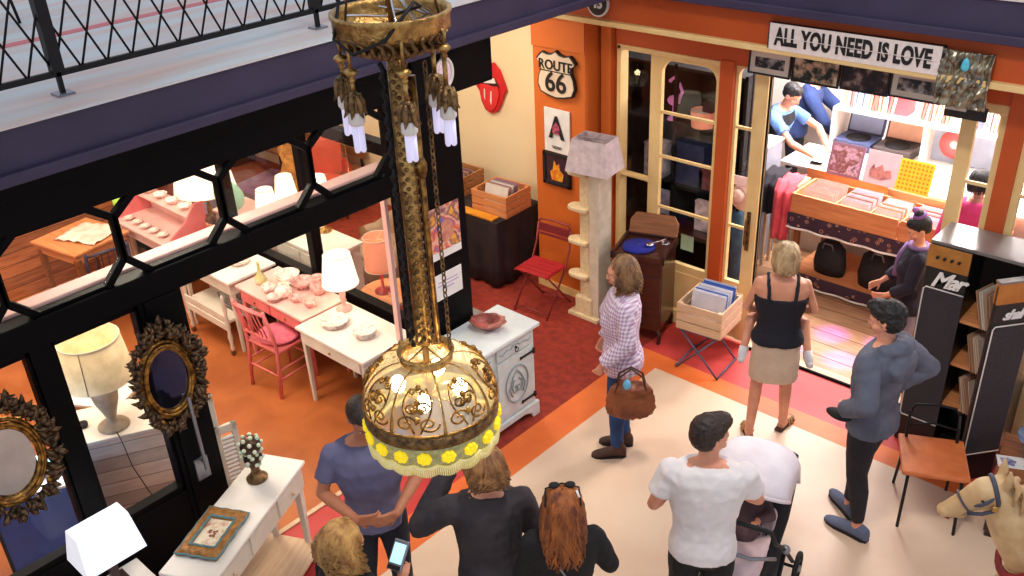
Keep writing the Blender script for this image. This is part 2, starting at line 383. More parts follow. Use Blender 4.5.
# cream wall with the tongue sign, orange pier, record shop front
b = MB(); b.mat(M['creamwall']); b.bbox((-12, 6.88, 0), (-5.72, 7.0, 3.13)); struct('wall_back_left', b)
b = MB(); b.mat(M['orange']); b.bbox((-5.80, 6.5, 0), (-5.18, 6.95, 2.80))
struct('wall_pier', b, bevel=.01)
b = MB(); b.mat(M['orange2']); b.bbox((-5.18, 6.72, 0), (-4.97, 6.86, 2.85)); b.mat(M['orange']); b.bbox((-5.13, 6.66, 0), (-5.02, 6.74, 2.8))
b.mat(M['orange2']); b.bbox((-4.99, 6.7, 2.57), (-3.35, 6.82, 2.85)); b.bbox((-3.93, 6.68, 0.1), (-3.80, 6.82, 2.6))
b.mat(M['orange2']); b.bbox((-1.72, 6.68, 0), (-1.6, 6.82, 2.85)); b.bbox((-3.4, 6.7, 2.6), (1.5, 6.82, 2.85)); 
struct('wall_back', b, bevel=.006)
b = MB(); b.mat(M['orange2']); b.bbox((-5.82, 6.45, 2.80), (1.6, 6.7, 3.1)); struct('wall_back_beam', b)
b = MB(); b.mat(M['creamtrim']); b.bbox((-5.83, 6.40, 2.80), (1.6, 6.47, 2.845)); struct('trim_8', b, bevel=.006)
b = MB(); b.mat(M['orange']); b.bbox((-5.75, 6.44, 2.45), (-5.28, 6.5, 2.8)) if False else b.bbox((-5.80, 6.485, 2.50), (-5.18, 6.505, 2.8)); struct('trim_9', b)
b = MB(); b.mat(M['creamtrim']); b.bbox((-5.8, 6.48, 0), (-5.18, 6.5, .08)); struct('baseboard_back', b)
def archpane(x0, x1, z0, z1, y, n=10):
    r = (x1-x0)/2; p = [(x0, z0), (x1, z0)]
    rr = min(r*.55, .12)
    for i in range(n+1):
        a = pi/2*i/n; p.append((x1-rr+rr*cos(a), z1-rr+rr*sin(a)))
    for i in range(n+1):
        a = pi/2+pi/2*i/n; p.append((x0+rr+rr*cos(a), z1-rr+rr*sin(a)))
    return p
def archleaf(name, x0, x1, z0, z1, y, st, zb, rails, wide_left=0, hinge=None):
    """a cream joinery leaf: stiles, arched head, lower panel, glazing bars"""
    e = structE(name); f = MB(); f.mat(M['creamtrim'])
    inner = archpane(x0+st+wide_left, x1-st, zb, z1-st, y)
    outer = []
    cx, cz = (x0+x1)/2, (z0+z1)/2
    # frame as ring between outer rectangle and arched opening
    n = len(inner)
    for (px, pz) in inner:
        ox = x0 if px < cx else x1
        oz = z0 if pz < cz else z1
        # project towards rectangle edge by dominant direction
        outer.append((ox, oz) if (abs(px-(x0+st+wide_left)) < 1e-6 or abs(px-(x1-st)) < 1e-6) and False else None)
    out = []
    for i, (px, pz) in enumerate(inner):
        if i == 0: out.append((x0, z0))
        elif i == 1: out.append((x1, z0))
        else:
            k = (i-2)
            if k <= 10: out.append((x1, min(z1, pz+(z1-pz)*min(1, k/5)*1)) if k <= 5 else (x1-(x1-px)*((k-5)/5), z1))
            else:
                k2 = k-11
                out.append((px-(px-x0)*min(1, k2/5), z1) if k2 <= 5 else (x0, z1-(z1-pz)*((k2-5)/5)))
    rs = [[(p[0], y-.02, p[1]) for p in out], [(p[0], y-.02, p[1]) for p in inner], [(p[0], y+.025, p[1]) for p in inner], [(p[0], y+.025, p[1]) for p in out]]
    f.rings(rs, loop=True, smooth=False)
    f.bbox((x0+.03, y-.03, z0+.08), (x1-.03, y-.018, zb-.08)) if zb-z0 > .3 else None
    f.build('door_frame' if name.startswith('door') else 'window_frame', parent=e)
    g = MB(); g.mat(M['creamtrim'])
    for z in rails: g.bbox((x0+st, y-.012, z-.012), (x1-st, y+.012, z+.012))
    if rails: g.build('glazing_bar', parent=e)
    g = MB(); g.mat(M['glass']); g.prism(inner, .004, 'y', y); g.build('pane', parent=e)
    return e
# window at left of the entrance: narrow dark light + arched light
e = structE('window_12'); f = MB(); f.mat(M['creamtrim'])
for x0, x1 in ((-4.965, -4.925),): f.bbox((x0, 6.68, .1), (x1, 6.8, 2.58))
f.bbox((-4.965, 6.68, 2.54), (-3.93, 6.8, 2.585)); f.bbox((-4.965, 6.68, 0), (-3.8, 6.8, .14))
f.bbox((-4.925, 6.70, .1), (-4.62, 6.78, .62)); f.bbox((-4.925, 6.7, 1.36), (-4.62, 6.78, 1.385))
f.build('window_frame', parent=e, bevel=.005)
g = MB(); g.mat(M['glass']); g.bbox((-4.925, 6.745, .62), (-4.62, 6.75, 2.54)); g.build('pane', parent=e)
archleaf('window_13', -4.63, -3.93, .1, 2.55, 6.74, .045, .62, (2.04, 1.63, 1.14), wide_left=.07)
e2 = archleaf('door_1', -3.81, -3.50, .05, 2.585, 6.745, .035, .62, (2.05, 1.155), wide_left=0)
f = MB(); f.mat(M['creamtrim']); f.bbox((-3.62, 6.71, .05), (-3.50, 6.77, 2.58)); f.build('stile', parent=e2, bevel=.004)
f = MB(); f.mat(M['brassdark']); f.bbox((-3.585, 6.69, .98), (-3.555, 6.712, 1.34)); f.tube([(-3.57, 6.70, 1.3), (-3.57, 6.65, 1.28), (-3.57, 6.65, 1.05), (-3.57, 6.7, 1.03)], .009)
f.build('door_handle', parent=e2)
# white/pale inner reveal at right of entrance
archleaf('door_2', -2.02, -1.72, .05, 2.6, 6.74, .05, .62, (2.02,), wide_left=.05)
f = MB(); f.mat(M['creamtrim']); f.bbox((-3.50, 6.7, 2.55), (-1.72, 6.8, 2.62)); struct('trim_10', f, bevel=.004)
archleaf('window_14', -1.6, -.9, .1, 2.6, 6.74, .05, .62, (2.0, 1.3), wide_left=0)
f = MB(); f.mat(M['palewood']); f.bbox((-3.50, 6.72, 0), (-2.02, 6.8, .02)); f.mat(M['black']); f.bbox((-3.50, 6.70, 0), (-2.02, 6.72, .022)); struct('trim_11', f)
# record shop back and side walls
b = MB(); b.mat(M['white']); b.bbox((-5.9, 10.4, 0), (1.5, 10.5, 3.13)); struct('wall_shop_back', b)
b = MB(); b.mat(M['blackm']); b.bbox((-5.95, 6.98, 0), (-5.85, 10.4, 3.13)); struct('wall_shop_left', b)
b = MB(); b.mat(M['white']); b.bbox((1.4, 6.8, 0), (1.5, 10.4, 3.13)); struct('wall_shop_right', b)
# ------------------------------------------------------------------ upper railing
t = thing('balcony_railing', 'black iron balcony railing with crossed bars above the purple fascia', 'railing', (-4.94, 0, 3.374))
b = MB(); b.mat(M['iron']); b.bbox((-.012, -3, .095), (.012, 6.2, .125)); b.build('bottom_rail', parent=t)
b = MB(); b.mat(M['iron']); b.bbox((-.02, -3, 1.0), (.02, 6.2, 1.04)); b.build('handrail', parent=t)
b = MB(); b.mat(M['iron']); p = .14; h1 = .17
n = int(9.2/p)
for i in range(n):
    y0 = -3+i*p
    for sgn in (1, -1):
        ymax = y0+sgn*(p/2)*((1.0-.11)/h1); z = 1.0; 
        b.tube([(0, y0, .11), (0, ymax, z)], .0065, 5)
b.build('lattice', parent=t)
for y in (-2.99, -1.36, .27, 1.91, 3.54, 5.17):
    b = MB(); b.mat(M['iron']); b.bbox((-.012, y-.012, 0), (.012, y+.012, .14)); b.bbox((-.03, y-.03, .12), (.03, y+.03, 1.02)); b.build('post', parent=t)
    b = MB(); b.mat(M['steel']); b.bbox((-.045, y-.045, 0), (.045, y+.045, .012)); b.build('base_plate', parent=t)
# ------------------------------------------------------------------ furniture of the hall and the left shop
def leg4(t, m, pts, h, r0, r1, name='leg', seg=4):
    for (x, y) in pts:
        b = MB(); b.mat(m); b.box((x, y, h/2), (r1*2, r1*2, h), taper=1) if r0 == r1 else b.rings([[(x+i*r0, y+j*r0, 0) for i, j in ((-1, -1), (1, -1), (1, 1), (-1, 1))], [(x+i*r1, y+j*r1, h) for i, j in ((-1, -1), (1, -1), (1, 1), (-1, 1))]], smooth=False)
        b.build(name, parent=t, bevel=.003)
# --- console table outside the shop
t = thing('console_table', 'long narrow cream console table with drawers outside the shop doorway', 'table', (-4.39, 2.03, 0), R(115.8))
L_, W_ = 1.12, .36
b = MB(); b.mat(M['white']); b.box((0, 0, .768), (L_, W_, .028)); b.build('table_top', parent=t, bevel=.008)
b = MB(); b.mat(M['offwhite']); b.box((0, 0, .665), (L_-.06, W_-.05, .18)); b.build('apron', parent=t, bevel=.004)
for i, x in enumerate((-.36, 0, .36)):
    b = MB(); b.mat(M['offwhite']); b.box((x, -W_/2+.022, .665), (.32 if i != 1 else .28, .02, .145)); d = b.build('drawer', parent=t, bevel=.004)
    if i != 1:
        b = MB(); b.mat(M['palewood']); b.ball((x, -W_/2-.003, .665), .013); b.build('knob', parent=d)
leg4(t, M['offwhite'], [(sx*(L_/2-.06), sy*(W_/2-.055)) for sx in (1, -1) for sy in (1, -1)], .6, .014, .026)
t = thing('low_platform', 'low pale wooden platform on the floor beneath the cream console table', 'platform', (-4.42, 2.06, 0), R(115.8))
b = MB(); b.mat(M['palewood']); b.box((0, 0, .10), (.94, .5, .02)); b.build('deck', parent=t, bevel=.004)
b = MB(); b.mat(M['palewood']); [b.box((x, 0, .045), (.05, .46, .09)) for x in (-.4, 0, .4)]; b.build('runner', parent=t, bevel=.004)
# framed needlework lying on it
t = thing('needlework_frame', 'carved wavy gilt and blue frame with a floral needlework, lying on the console table', 'picture frame', (-4.33, 1.83, .784), R(118))
def wav(w, h, n=64, amp=.006, k=11):
    p = []
    for i in range(n):
        a = 2*pi*i/n; c_, s_ = cos(a), sin(a); q = max(abs(c_), abs(s_)); x, y = c_/q*w/2, s_/q*h/2; g = 1+amp*8*sin(k*a*1.0)/2.2
        p.append((x*g, y*g))
    return p
b = MB(); b.mat(mat('gilt_wood', (176, 122, 58), .5, .2, c2=(130, 84, 36), scale=30, bump=.4))
o = wav(.40, .27); i_ = [(x*.55, y*.55) for x, y in wav(.40, .27, amp=.002)]
b.rings([[(x, y, 0) for x, y in o], [(x, y, .022) for x, y in o], [(x*.8, y*.8, .036) for x, y in o], [(x, y, .02) for x, y in i_], [(x, y, 0) for x, y in i_]], loop=True)
b.build('frame', parent=t)
b = MB(); b.mat(mat('teal_wood', (70, 112, 122), .5, c2=(96, 130, 128), scale=40, bump=.4))
for sc, zz in ((.62, .026), (1.0, .016)):
    o2 = wav(.40*sc, .27*sc, amp=.004); pts = [(x, y, zz) for x, y in o2]; b.tube(pts, .009 if sc < 1 else .008, 6, closed=True)
b.build('painted_border', parent=t)
b = MB(); b.mat(picmat('needlework', [(232, 214, 182), (236, 222, 196), (226, 200, 170), (190, 110, 100)], 22, 2)); b.box((0, 0, .012), (.215, .145, .012))
b.mat(mat('wool_flowers', (168, 88, 82), .9, c2=(120, 96, 70), scale=60))
for k in range(9): b.ball((rnd.uniform(-.035, .035), rnd.uniform(-.025, .025), .019), (.010, .009, .003), 8)
b.build('canvas', parent=t)
# jewelled bust ornament
t = thing('beaded_ornament', 'brown ornament studded with glass beads on a round foot, on the console table', 'ornament', (-4.56, 2.30, .783), 0); t.scale = (1.2, 1.2, 1.2)
b = MB(); b.mat(M['brassdark']); b.lathe([(.055, 0), (.058, .012), (.05, .02), (.03, .04), (.022, .07), (.03, .095), (.028, .10)], 20); b.build('foot', parent=t)
b = MB(); b.mat(mat('ornament_brown', (92, 60, 36), .35, .4, c2=(50, 32, 22), scale=40, bump=.5)); b.ball((0, 0, .15), (.052, .052, .056)); b.ball((0, 0, .225), (.058, .058, .058)); b.build('body', parent=t)
b = MB(); b.mat(mat('glass_bead', (246, 236, 206), .1, c2=(190, 220, 190), scale=50))
for cz, rr, n in ((.15, .054, 18), (.225, .06, 24)):
    for k in range(n):
        z = 1-2*(k+.5)/n; a = k*2.4; q = math.sqrt(1-z*z); b.ball((rr*q*cos(a), rr*q*sin(a), cz+rr*z), .0125, 8)
b.build('beads', parent=t)
# stacked shutters just inside the doorway
for k, (y, h, dx, lab) in enumerate(((2.27, 1.22, 0, 'white shutter standing just inside the doorway behind the post, taller one'), (2.36, .98, .07, 'white shutter standing just inside the doorway, shorter one in front'))):
    t = thing('shutter', lab, 'shutter', (-5.05+dx, y, 0), R(78), group=None)
    b = MB(); b.mat(M['offwhite'])
    w_ = .16
    for x in (-w_/2+.02, w_/2-.02): b.box((x, 0, h/2), (.04, .025, h))
    for z in (.03, h/2, h-.03): b.box((0, 0, z), (w_, .025, .06))
    b.build('frame', parent=t, bevel=.003)
    b = MB(); b.mat(M['white'])
    z = .09
    while z < h-.08:
        if abs(z-h/2) > .04: b.box((0, 0, z), (w_-.07, .02, .026), rx=.5)
        z += .034
    b.build('slats', parent=t)
# --- shade lamp helper (turned base, drum shade)
def shade(t, zb, zt, rb, rt, m, seg=36, ry=1, thick=.004, rim=True):
    b = MB(); b.mat(m); b.lathe([(rb, zb), (rt, zt), (rt-thick, zt), (rb-thick, zb)], seg, cap=False, sy=ry); s = b.build('lamp_shade', parent=t)
    if rim:
        b = MB(); b.mat(M['offwhite'])
        for z, r in ((zb, rb), (zt, rt)): b.tube([(r*cos(a*pi/18), r*ry*sin(a*pi/18), z) for a in range(36)], .004, 5, closed=True)
        for a in (0, 2.09, 4.19): b.tube([(0, 0, zt-.02), (rt*cos(a), rt*ry*sin(a), zt-.005)], .002, 4)
        b.build('shade_ring', parent=s)
    return s
def bulb(t, z, r=.03, m='glow'):
    b = MB(); b.mat(M[m]); b.lathe([(.003, z-.05), (.012, z-.045), (.014, z-.03), (r, z), (r*.8, z+.02), (.004, z+.034)], 12); b.build('bulb', parent=t)
def shmat(name, c, e, c2=None, scale=14): return mat(name, c, .8, c2=c2, scale=scale, emit=e, ecol=c)
M['sh_big'] = shmat('parchment_shade_lit', (226, 202, 158), .28, c2=(196, 168, 122), scale=9)
M['sh_white'] = shmat('white_shade_lit', (255, 240, 214), 1.1)
M['sh_cold'] = shmat('cool_white_shade_lit', (240, 244, 252), .55)
# big lamp behind the glass
t = thing('table_lamp', 'large parchment drum lamp with a turned grey vase base behind the front glass', 'lamp', (-5.92, 2.0, .735))
b = MB(); b.mat(mat('grey_turned_wood', (168, 150, 126), .5, c2=(140, 122, 98), scale=12)); b.lathe([(.105, 0), (.11, .012), (.10, .024), (.045, .04), (.032, .07), (.05, .13), (.082, .22), (.095, .30), (.085, .36), (.05, .40), (.02, .42), (.012, .50)], 28); b.build('base', parent=t)
shade(t, .42, .74, .24, .205, M['sh_big']); bulb(t, .58, .035)
b = MB(); b.mat(M['brassdark']); b.tube([(.241*cos(-.75), .241*sin(-.75), .422), (.206*cos(-.75), .206*sin(-.75), .738)], .003, 4); b.build('shade_seam', parent=t)
b = MB(); b.mat(M['blackm']); b.tube([(.10, -.03, .01), (.2, -.05, .005), (.25, -.06, -.03), (.26, -.05, -.2), (.30, 0, -.45), (.34, .05, -.62)], .004, 5); b.build('cord', parent=t)
t = thing('storage_chest', 'pale plank chest under the large parchment lamp behind the glass', 'chest', (-5.97, 2.09, 0), R(62))
b = MB(); b.mat(M['offwhite']); b.box((0, 0, .72), (.9, .46, .03)); b.build('lid', parent=t, bevel=.004)
b = MB(); b.mat(woodmat('grey_plank', (232, 222, 206), (208, 196, 178), (1, 8, 8), 4, plank=(2, .11))); b.box((0, 0, .355), (.86, .42, .70)); b.build('body', parent=t, bevel=.004)
b = MB(); b.mat(M['blackm']); b.lathe([(.001, 0), (.03, 0), (.036, .03), (.034, .035), (.028, .01), (.001, .008)], 16); tag(b.build('small_dish', loc=(-6.08, 1.85, .737)), 'small black dish on the pale chest behind the glass', 'dish')
b = MB(); b.mat(mat('magenta_plastic', (176, 90, 130), .4)); b.cyl((0, 0, .012), (.07, -.05, .012), .012); tag(b.build('lipstick_tube', loc=(-6.17, 1.83, .737)), 'small pink tube lying beside the black dish on the pale chest', 'tube')
t = thing('side_table', 'small pale table standing behind the large parchment lamp', 'table', (-6.62, 2.22, 0), R(30))
b = MB(); b.mat(M['white']); b.box((0, 0, .59), (.5, .38, .025)); b.build('table_top', parent=t, bevel=.004)
b = MB(); b.mat(M['palewood']); b.box((0, 0, .52), (.44, .32, .11)); b.build('apron', parent=t)
leg4(t, M['palewood'], [(sx*.2, sy*.14) for sx in (1, -1) for sy in (1, -1)], .47, .014, .02)
# blue lit case at the far left, behind the mirror
t = thing('display_case', 'low cabinet glowing blue with a white top behind the left mirror', 'display case', (-5.75, 1.38, 0), R(62))
b = MB(); b.mat(M['paper']); b.box((0, 0, .76), (.62, .36, .02)); b.build('top', parent=t, bevel=.003)
b = MB(); b.mat(mat('blue_panel', (24, 44, 90), .25, c2=(14, 24, 56), scale=5, emit=.10, ecol=(50, 120, 230))); b.box((0, 0, .45), (.58, .32, .6)); b.build('lit_panel', parent=t)
b = MB(); b.mat(M['blackm']); b.box((0, 0, .07), (.6, .34, .14)); [b.box((sx*.29, sy*.16, .44), (.02, .02, .62)) for sx in (1, -1) for sy in (1, -1)]; b.build('base', parent=t)
t = thing('added_glow_lamp', 'small round pale blue glowing lamp on the low blue lit cabinet', 'lamp', (-5.72, 1.42, .772)); b = MB(); b.mat(M['steel']); b.lathe([(.001, 0), (.04, 0), (.04, .015), (.015, .03), (.015, .05)], 16); b.build('base', parent=t); b = MB(); b.mat(mat('blue_globe', (190, 224, 255), .3, emit=4, ecol=(120, 190, 255))); b.ball((0, 0, .10), .055, 16); b.build('globe', parent=t)  # globe lamp added to make the blue glow here
b = MB(); b.mat(M['orange2']); b.bbox((-.15, -.2, 0), (.15, .2, 1.25)); b.mat(M['palewood']); b.bbox((-.17, -.22, 1.25), (.17, .22, 1.28)); b.bbox((-.155, -.205, .6), (.155, .205, .63))
tag(b.build('tall_cabinet', loc=(-6.9, 1.25, 0), bevel=.004), 'tall narrow orange cabinet behind the glass above the left mirror', 'cabinet')
# foreground rectangular lamp on a stand
t = thing('rectangular_lamp', 'white rectangular shade lamp on a low white table at the bottom left', 'lamp', (-4.60, 1.31, .62), R(90))
b = MB(); b.mat(M['sh_cold'])
def rr(w, d, z): return [(-w/2, -d/2, z), (w/2, -d/2, z), (w/2, d/2, z), (-w/2, d/2, z)]
b.rings([rr(.36, .26, .24), rr(.31, .13, .48), rr(.30, .12, .48), rr(.35, .25, .24)], smooth=False, cap=False); b.quad(rr(.30, .12, .47)); b.build('lamp_shade', parent=t)
b = MB(); b.mat(M['mahog']); b.box((0, 0, .01), (.14, .14, .02)); b.box((0, 0, .15), (.05, .05, .27)); b.build('base', parent=t, bevel=.004)
t = thing('low_table', 'low white table carrying the rectangular lamp at the bottom left', 'table', (-4.56, 1.31, 0), R(90))
b = MB(); b.mat(M['white']); b.box((0, 0, .60), (.36, .3, .03)); b.build('table_top', parent=t, bevel=.005); leg4(t, M['white'], [(sx*.14, sy*.11) for sx in (1, -1) for sy in (1, -1)], .585, .014, .02)
# --- ornate mirrors hung on the posts
def mirror(label, y, z, hw, hh, seed, glassc):
    t = thing('ornate_mirror', label, 'mirror', (-4.765, y, z), R(90)); q = random.Random(seed)   # local x along +y, -y towards hall
    b = MB(); b.mat(mat('mirror_silver%d' % seed, glassc, .04, 1)); 
    b.prism([(hw*.55*cos(a*pi/20), hh*.58*sin(a*pi/20)-hh*.08) for a in range(40)], .01, 'y', -.035); b.build('mirror_glass', parent=t)
    b = MB(); b.mat(M['gold']); n = 48
    for rr_, tr, yy in ((.58, .011, -.045), (.70, .014, -.035), (.64, .010, -.05)):
        b.tube([(hw*rr_*1.05*cos(2*pi*k/n), yy, hh*rr_*1.02*sin(2*pi*k/n)-hh*.08) for k in range(n)], tr, 8, closed=True)
    b.lathe([(.001, 0), (.02, 0)], 8)
    b.box((0, -.015, -hh*.08), (hw*1.1, .02, hh*1.15)); 
    b.build('inner_frame', parent=t)
    b = MB(); b.mat(mat('carved_bronze%d' % seed, (120, 92, 62), .4, .6, c2=(40, 30, 24), scale=50, bump=.5))
    def leaf(cx, cz, a, L0, w, lift):
        d = V((cos(a), 0, sin(a))); nrm = V((-sin(a), 0, cos(a))); rs = []
        for k in range(6):
            s_ = k/5; ww = w*sin(pi*min(.97, s_*.9+.08))*(1-.3*s_); p = V((cx, -.045-lift*sin(pi*s_*.8), cz))+d*L0*s_
            rs.append([p+nrm*ww, p+V((0, -.010, 0)), p-nrm*ww, p+V((0, .006, 0))])
        b.rings(rs)
    cz0 = -hh*.08
    for k in range(130):
        a = 2*pi*k/130+q.uniform(-.05, .05); top = max(0, sin(a)); e = q.uniform(.76, .92+.12*top)
        x, zz = hw*e*cos(a), hh*e*.98*sin(a)+cz0*(1-.3*top)
        leaf(x*.95, zz*.97, a+q.uniform(-1.3, 1.3), q.uniform(.055, .085), q.uniform(.018, .028), q.uniform(.015, .05))
    for k in range(50):
        a = pi*(.08+.84*k/49); e = q.uniform(.82, 1.06); leaf(hw*e*cos(a)*.9, hh*e*sin(a)*.92, a+q.uniform(-1.4, 1.4), .07, .024, q.uniform(.02, .05))
    b.mat(M['gold'])
    for k in range(26):
        a = 2*pi*k/26; b.ball((hw*.83*cos(a), -.055, hh*.84*sin(a)+cz0), q.uniform(.010, .018), 8)
    b.build('leaf_carving', parent=t)
mirror('ornate oval mirror in a dark leafy frame on the post beside the shop doorway', 1.97, 1.69, .22, .36, 3, (150, 150, 170))
mirror('ornate gold mirror in a leafy frame at the far left edge', 1.02, 1.67, .26, .37, 5, (200, 204, 214))
# --- white desk, pink desk, left table
def desk(name, label, x0, x1, y0, y1, h, mt, mb_, drawers, lw=.022):
    cx, cy = (x0+x1)/2, (y0+y1)/2; w, d = x1-x0, y1-y0
    t = thing(name, label, 'desk', (cx, cy, 0))
    b = MB(); b.mat(mt); b.box((0, 0, h-.014), (w, d, .028)); b.build('table_top', parent=t, bevel=.006)
    b = MB(); b.mat(mb_); b.box((0, 0, h-.09), (w-.06, d-.05, .125)); b.build('apron', parent=t, bevel=.003)
    for i in range(drawers):
        ww = (w-.1)/drawers; x = -w/2+.05+ww*(i+.5)
        b = MB(); b.mat(mb_); b.box((x, -d/2+.02, h-.09), (ww-.03, .016, .1)); dr = b.build('drawer', parent=t, bevel=.003)
        b = MB(); b.mat(M['brass']); b.ball((x, -d/2+.004, h-.09), .011, 8); b.build('knob', parent=dr)
    leg4(t, mb_, [(sx*(w/2-.05), sy*(d/2-.05)) for sx in (1, -1) for sy in (1, -1)], h-.13, lw*.6, lw)
    return t
desk('writing_desk', 'white writing desk with plates and a lamp beside the corner column', -6.0, -5.12, 3.64, 4.19, .75, M['white'], M['offwhite'], 1)
desk('pink_desk', 'pink desk crowded with crockery behind the pink chair', -7.04, -6.03, 3.74, 4.22, .75, M['palepink'], M['pink'], 2)
m_marb = mat('white_marble', (244, 238, 230), .3, c2=(206, 200, 200), scale=5, detail=8, lo=.5, hi=.72)
desk('marble_table', 'white marble topped table at the left end of the pink desk', -8.0, -7.08, 3.70, 4.22, .77, m_marb, M['offwhite'], 0)
# pink chair
def chair(label, loc, rz, m, mc, cushion=True):
    t = thing('wooden_chair', label, 'chair', loc, rz)
    b = MB(); b.mat(m); b.prism([(-.22, -.2), (.22, -.2), (.20, .2), (-.20, .2)], .025, 'z', .43); b.build('seat', parent=t, bevel=.006)
    for x in (-.2, .2):
        b = MB(); b.mat(m); b.tube([(x, -.24, 0), (x, -.2, .43), (x, -.21, .60), (x, -.27, .88)], .017, 8); b.build('leg', parent=t)
        b = MB(); b.mat(m); b.tube([(x*.95, .19, 0), (x*.92, .17, .43)], [.012, .019], 8); b.build('leg', parent=t)
    b = MB(); b.mat(m); b.tube([(-.2, -.268, .85), (0, -.295, .87), (.2, -.268, .85)], .024, 8, flat=.5)
    b.tube([(-.2, -.21, .56), (.2, -.21, .56)], .015, 8)
    for x in (-.12, -.06, 0, .06, .12): b.tube([(x, -.21, .56), (x, -.285, .86)], .007, 6)
    b.build('backrest', parent=t)
    b = MB(); b.mat(m)
    for z in (.18, .27): b.tube([(-.2, -.22, z), (-.19, .18, z)], .009, 6); b.tube([(.2, -.22, z), (.19, .18, z)], .009, 6)
    b.tube([(-.19, .18, .22), (.19, .18, .22)], .009, 6); b.tube([(-.2, -.22, .22), (.2, -.22, .22)], .009, 6); b.build('stretcher', parent=t)
    if cushion:
        b = MB(); b.mat(mc); b.ball((0, -.01, .485), (.2, .19, .035), 24); b.build('cushion', parent=t)
    return t
chair('pink painted wooden chair with a pink cushion at the pink desk', (-6.42, 3.74, 0), R(4), M['pink'], mat('pink_cushion', (236, 130, 148), .9, c2=(222, 104, 126), scale=10))
# tea trolley
t = thing('tea_trolley', 'cream tea trolley on casters under the marble table', 'trolley', (-7.50, 3.84, 0), R(0))
b = MB(); b.mat(M['offwhite']); b.box((0, 0, .36), (.72, .40, .03)); b.box((0, -.2, .40), (.72, .015, .06)); b.box((0, .2, .40), (.72, .015, .06)); b.build('tray', parent=t, bevel=.004)
b = MB(); b.mat(M['offwhite']); b.box((0, -.2, .31), (.7, .02, .07)); b.box((0, .19, .31), (.7, .02, .07)); b.build('apron', parent=t, bevel=.003)
for x in (-.35, .35):
    for y in (-.19, .19):
        b = MB(); b.mat(M['offwhite']); b.lathe([(.012, .05), (.022, .08), (.014, .12), (.024, .2), (.016, .26), (.022, .3), (.02, .36), (.014, .42), (.022, .5), (.014, .58), (.02, .62), (.006, .65)], 12, (x, y, 0)); l = b.build('leg', parent=t)
        b = MB(); b.mat(M['brassdark']); b.cyl((x-.01, y, .025), (x+.01, y, .025), .025); b.cyl((x, y, .03), (x, y, .06), .008); b.build('caster', parent=l)
b = MB(); b.mat(M['steel'])
for z, s_ in ((0, .85), (.06, .95), (.12, 1)):
    b.tube([(-.14*s_, -.1*s_, z), (.14*s_, -.1*s_, z), (.14*s_, .1*s_, z), (-.14*s_, .1*s_, z)], .004, 5, closed=True)
for k in range(9):
    x = -.13+.26*k/8
    for y in (-.1, .1): b.tube([(x*.85, y*.85, 0), (x, y, .12)], .003, 4)
for k in range(6):
    y = -.09+.18*k/5
    for x in (-.14, .14): b.tube([(x*.85, y*.85, 0), (x, y, .12)], .003, 4)
    b.tube([(-.12, y*.85, 0), (.12, y*.85, 0)], .003, 4)
tag(b.build('wire_basket', loc=(-7.34, 3.88, .377)), 'wire basket standing on the cream tea trolley', 'basket')
# crockery
china = mat('floral_china', (246, 236, 222), .25, c2=(226, 176, 168), scale=28, detail=2, lo=.48, hi=.66)
china2 = mat('pink_rim_china', (240, 206, 196), .25, c2=(216, 150, 146), scale=24, detail=2)
m_green = mat('yellow_green_glaze', (214, 206, 120), .25, c2=(226, 220, 180), scale=10)
Z75 = .752
def plate_stack(label, loc, n, r, m, grp=None):
    t = thing('plate_stack', label, 'plates', loc)
    for i in range(n):
        z = i*.010; b = MB(); b.mat(m); b.lathe([(.001, z), (r*.6, z), (r*.95, z+.012), (r, z+.017), (r*.96, z+.018), (r*.6, z+.006), (.001, z+.005)], 32); b.build('plate', parent=t)
plate_stack('stack of floral plates on the white desk, larger one beside the lamp', (-5.76, 3.88, Z75), 4, .12, china)
plate_stack('stack of floral plates on the white desk, smaller one near the column', (-5.42, 3.92, Z75), 5, .095, china)
def bowl(name, label, cat, loc, prof, m, handle=None, seg=28, **k):
    t = thing(name, label, cat, loc); b = MB(); b.mat(m); b.lathe(prof, seg, **k); b.build('body', parent=t)
    if handle: b = MB(); b.mat(m); b.tube(handle, .005, 6); b.build('handle', parent=t)
    return t
bp = lambda r, h: [(.001, 0), (r*.4, 0), (r*.45, .008), (r*.85, h*.6), (r, h), (r*.95, h), (r*.8, h*.62), (r*.35, .014), (.001, .012)]
cup = lambda r, h: [(.001, 0), (r*.5, 0), (r*.7, h*.2), (r*.95, h*.7), (r, h), (r*.92, h), (r*.85, h*.7), (r*.6, h*.22), (.001, .01)]
hd = lambda r, h: [(r*.9, 0, h*.85), (r*1.5, 0, h*.8), (r*1.6, 0, h*.45), (r*.85, 0, h*.25)]
bowl('bottle_vase', 'slim yellow green bottle at the left end of the pink desk crockery', 'vase', (-6.88, 3.92, Z75), [(.001, 0), (.05, 0), (.058, .03), (.045, .07), (.016, .11), (.012, .2), (.017, .21), (.009, .2), (.001, .19)], m_green)
bowl('serving_bowl', 'wide shallow serving bowl on the pink desk beside the green bottle', 'bowl', (-6.73, 4.10, Z75), bp(.12, .07), china)
bowl('sugar_bowl', 'small round lidded bowl at the front of the pink desk', 'bowl', (-6.68, 3.87, Z75), [(.001, 0), (.04, 0), (.07, .03), (.072, .05), (.06, .07), (.02, .085), (.012, .10), (.001, .105)], china)
bowl('fruit_bowl', 'deep pink edged bowl at the back of the pink desk', 'bowl', (-6.50, 4.10, Z75), bp(.105, .08), china2)
bowl('tea_pot', 'rounded teapot in the middle of the pink desk crockery', 'teapot', (-6.50, 3.90, Z75), [(.001, 0), (.05, 0), (.078, .04), (.075, .075), (.05, .1), (.03, .108), (.012, .12), (.01, .13), (.001, .135)], china, [(.07, 0, .09), (.12, 0, .085), (.125, 0, .05), (.07, 0, .03)])
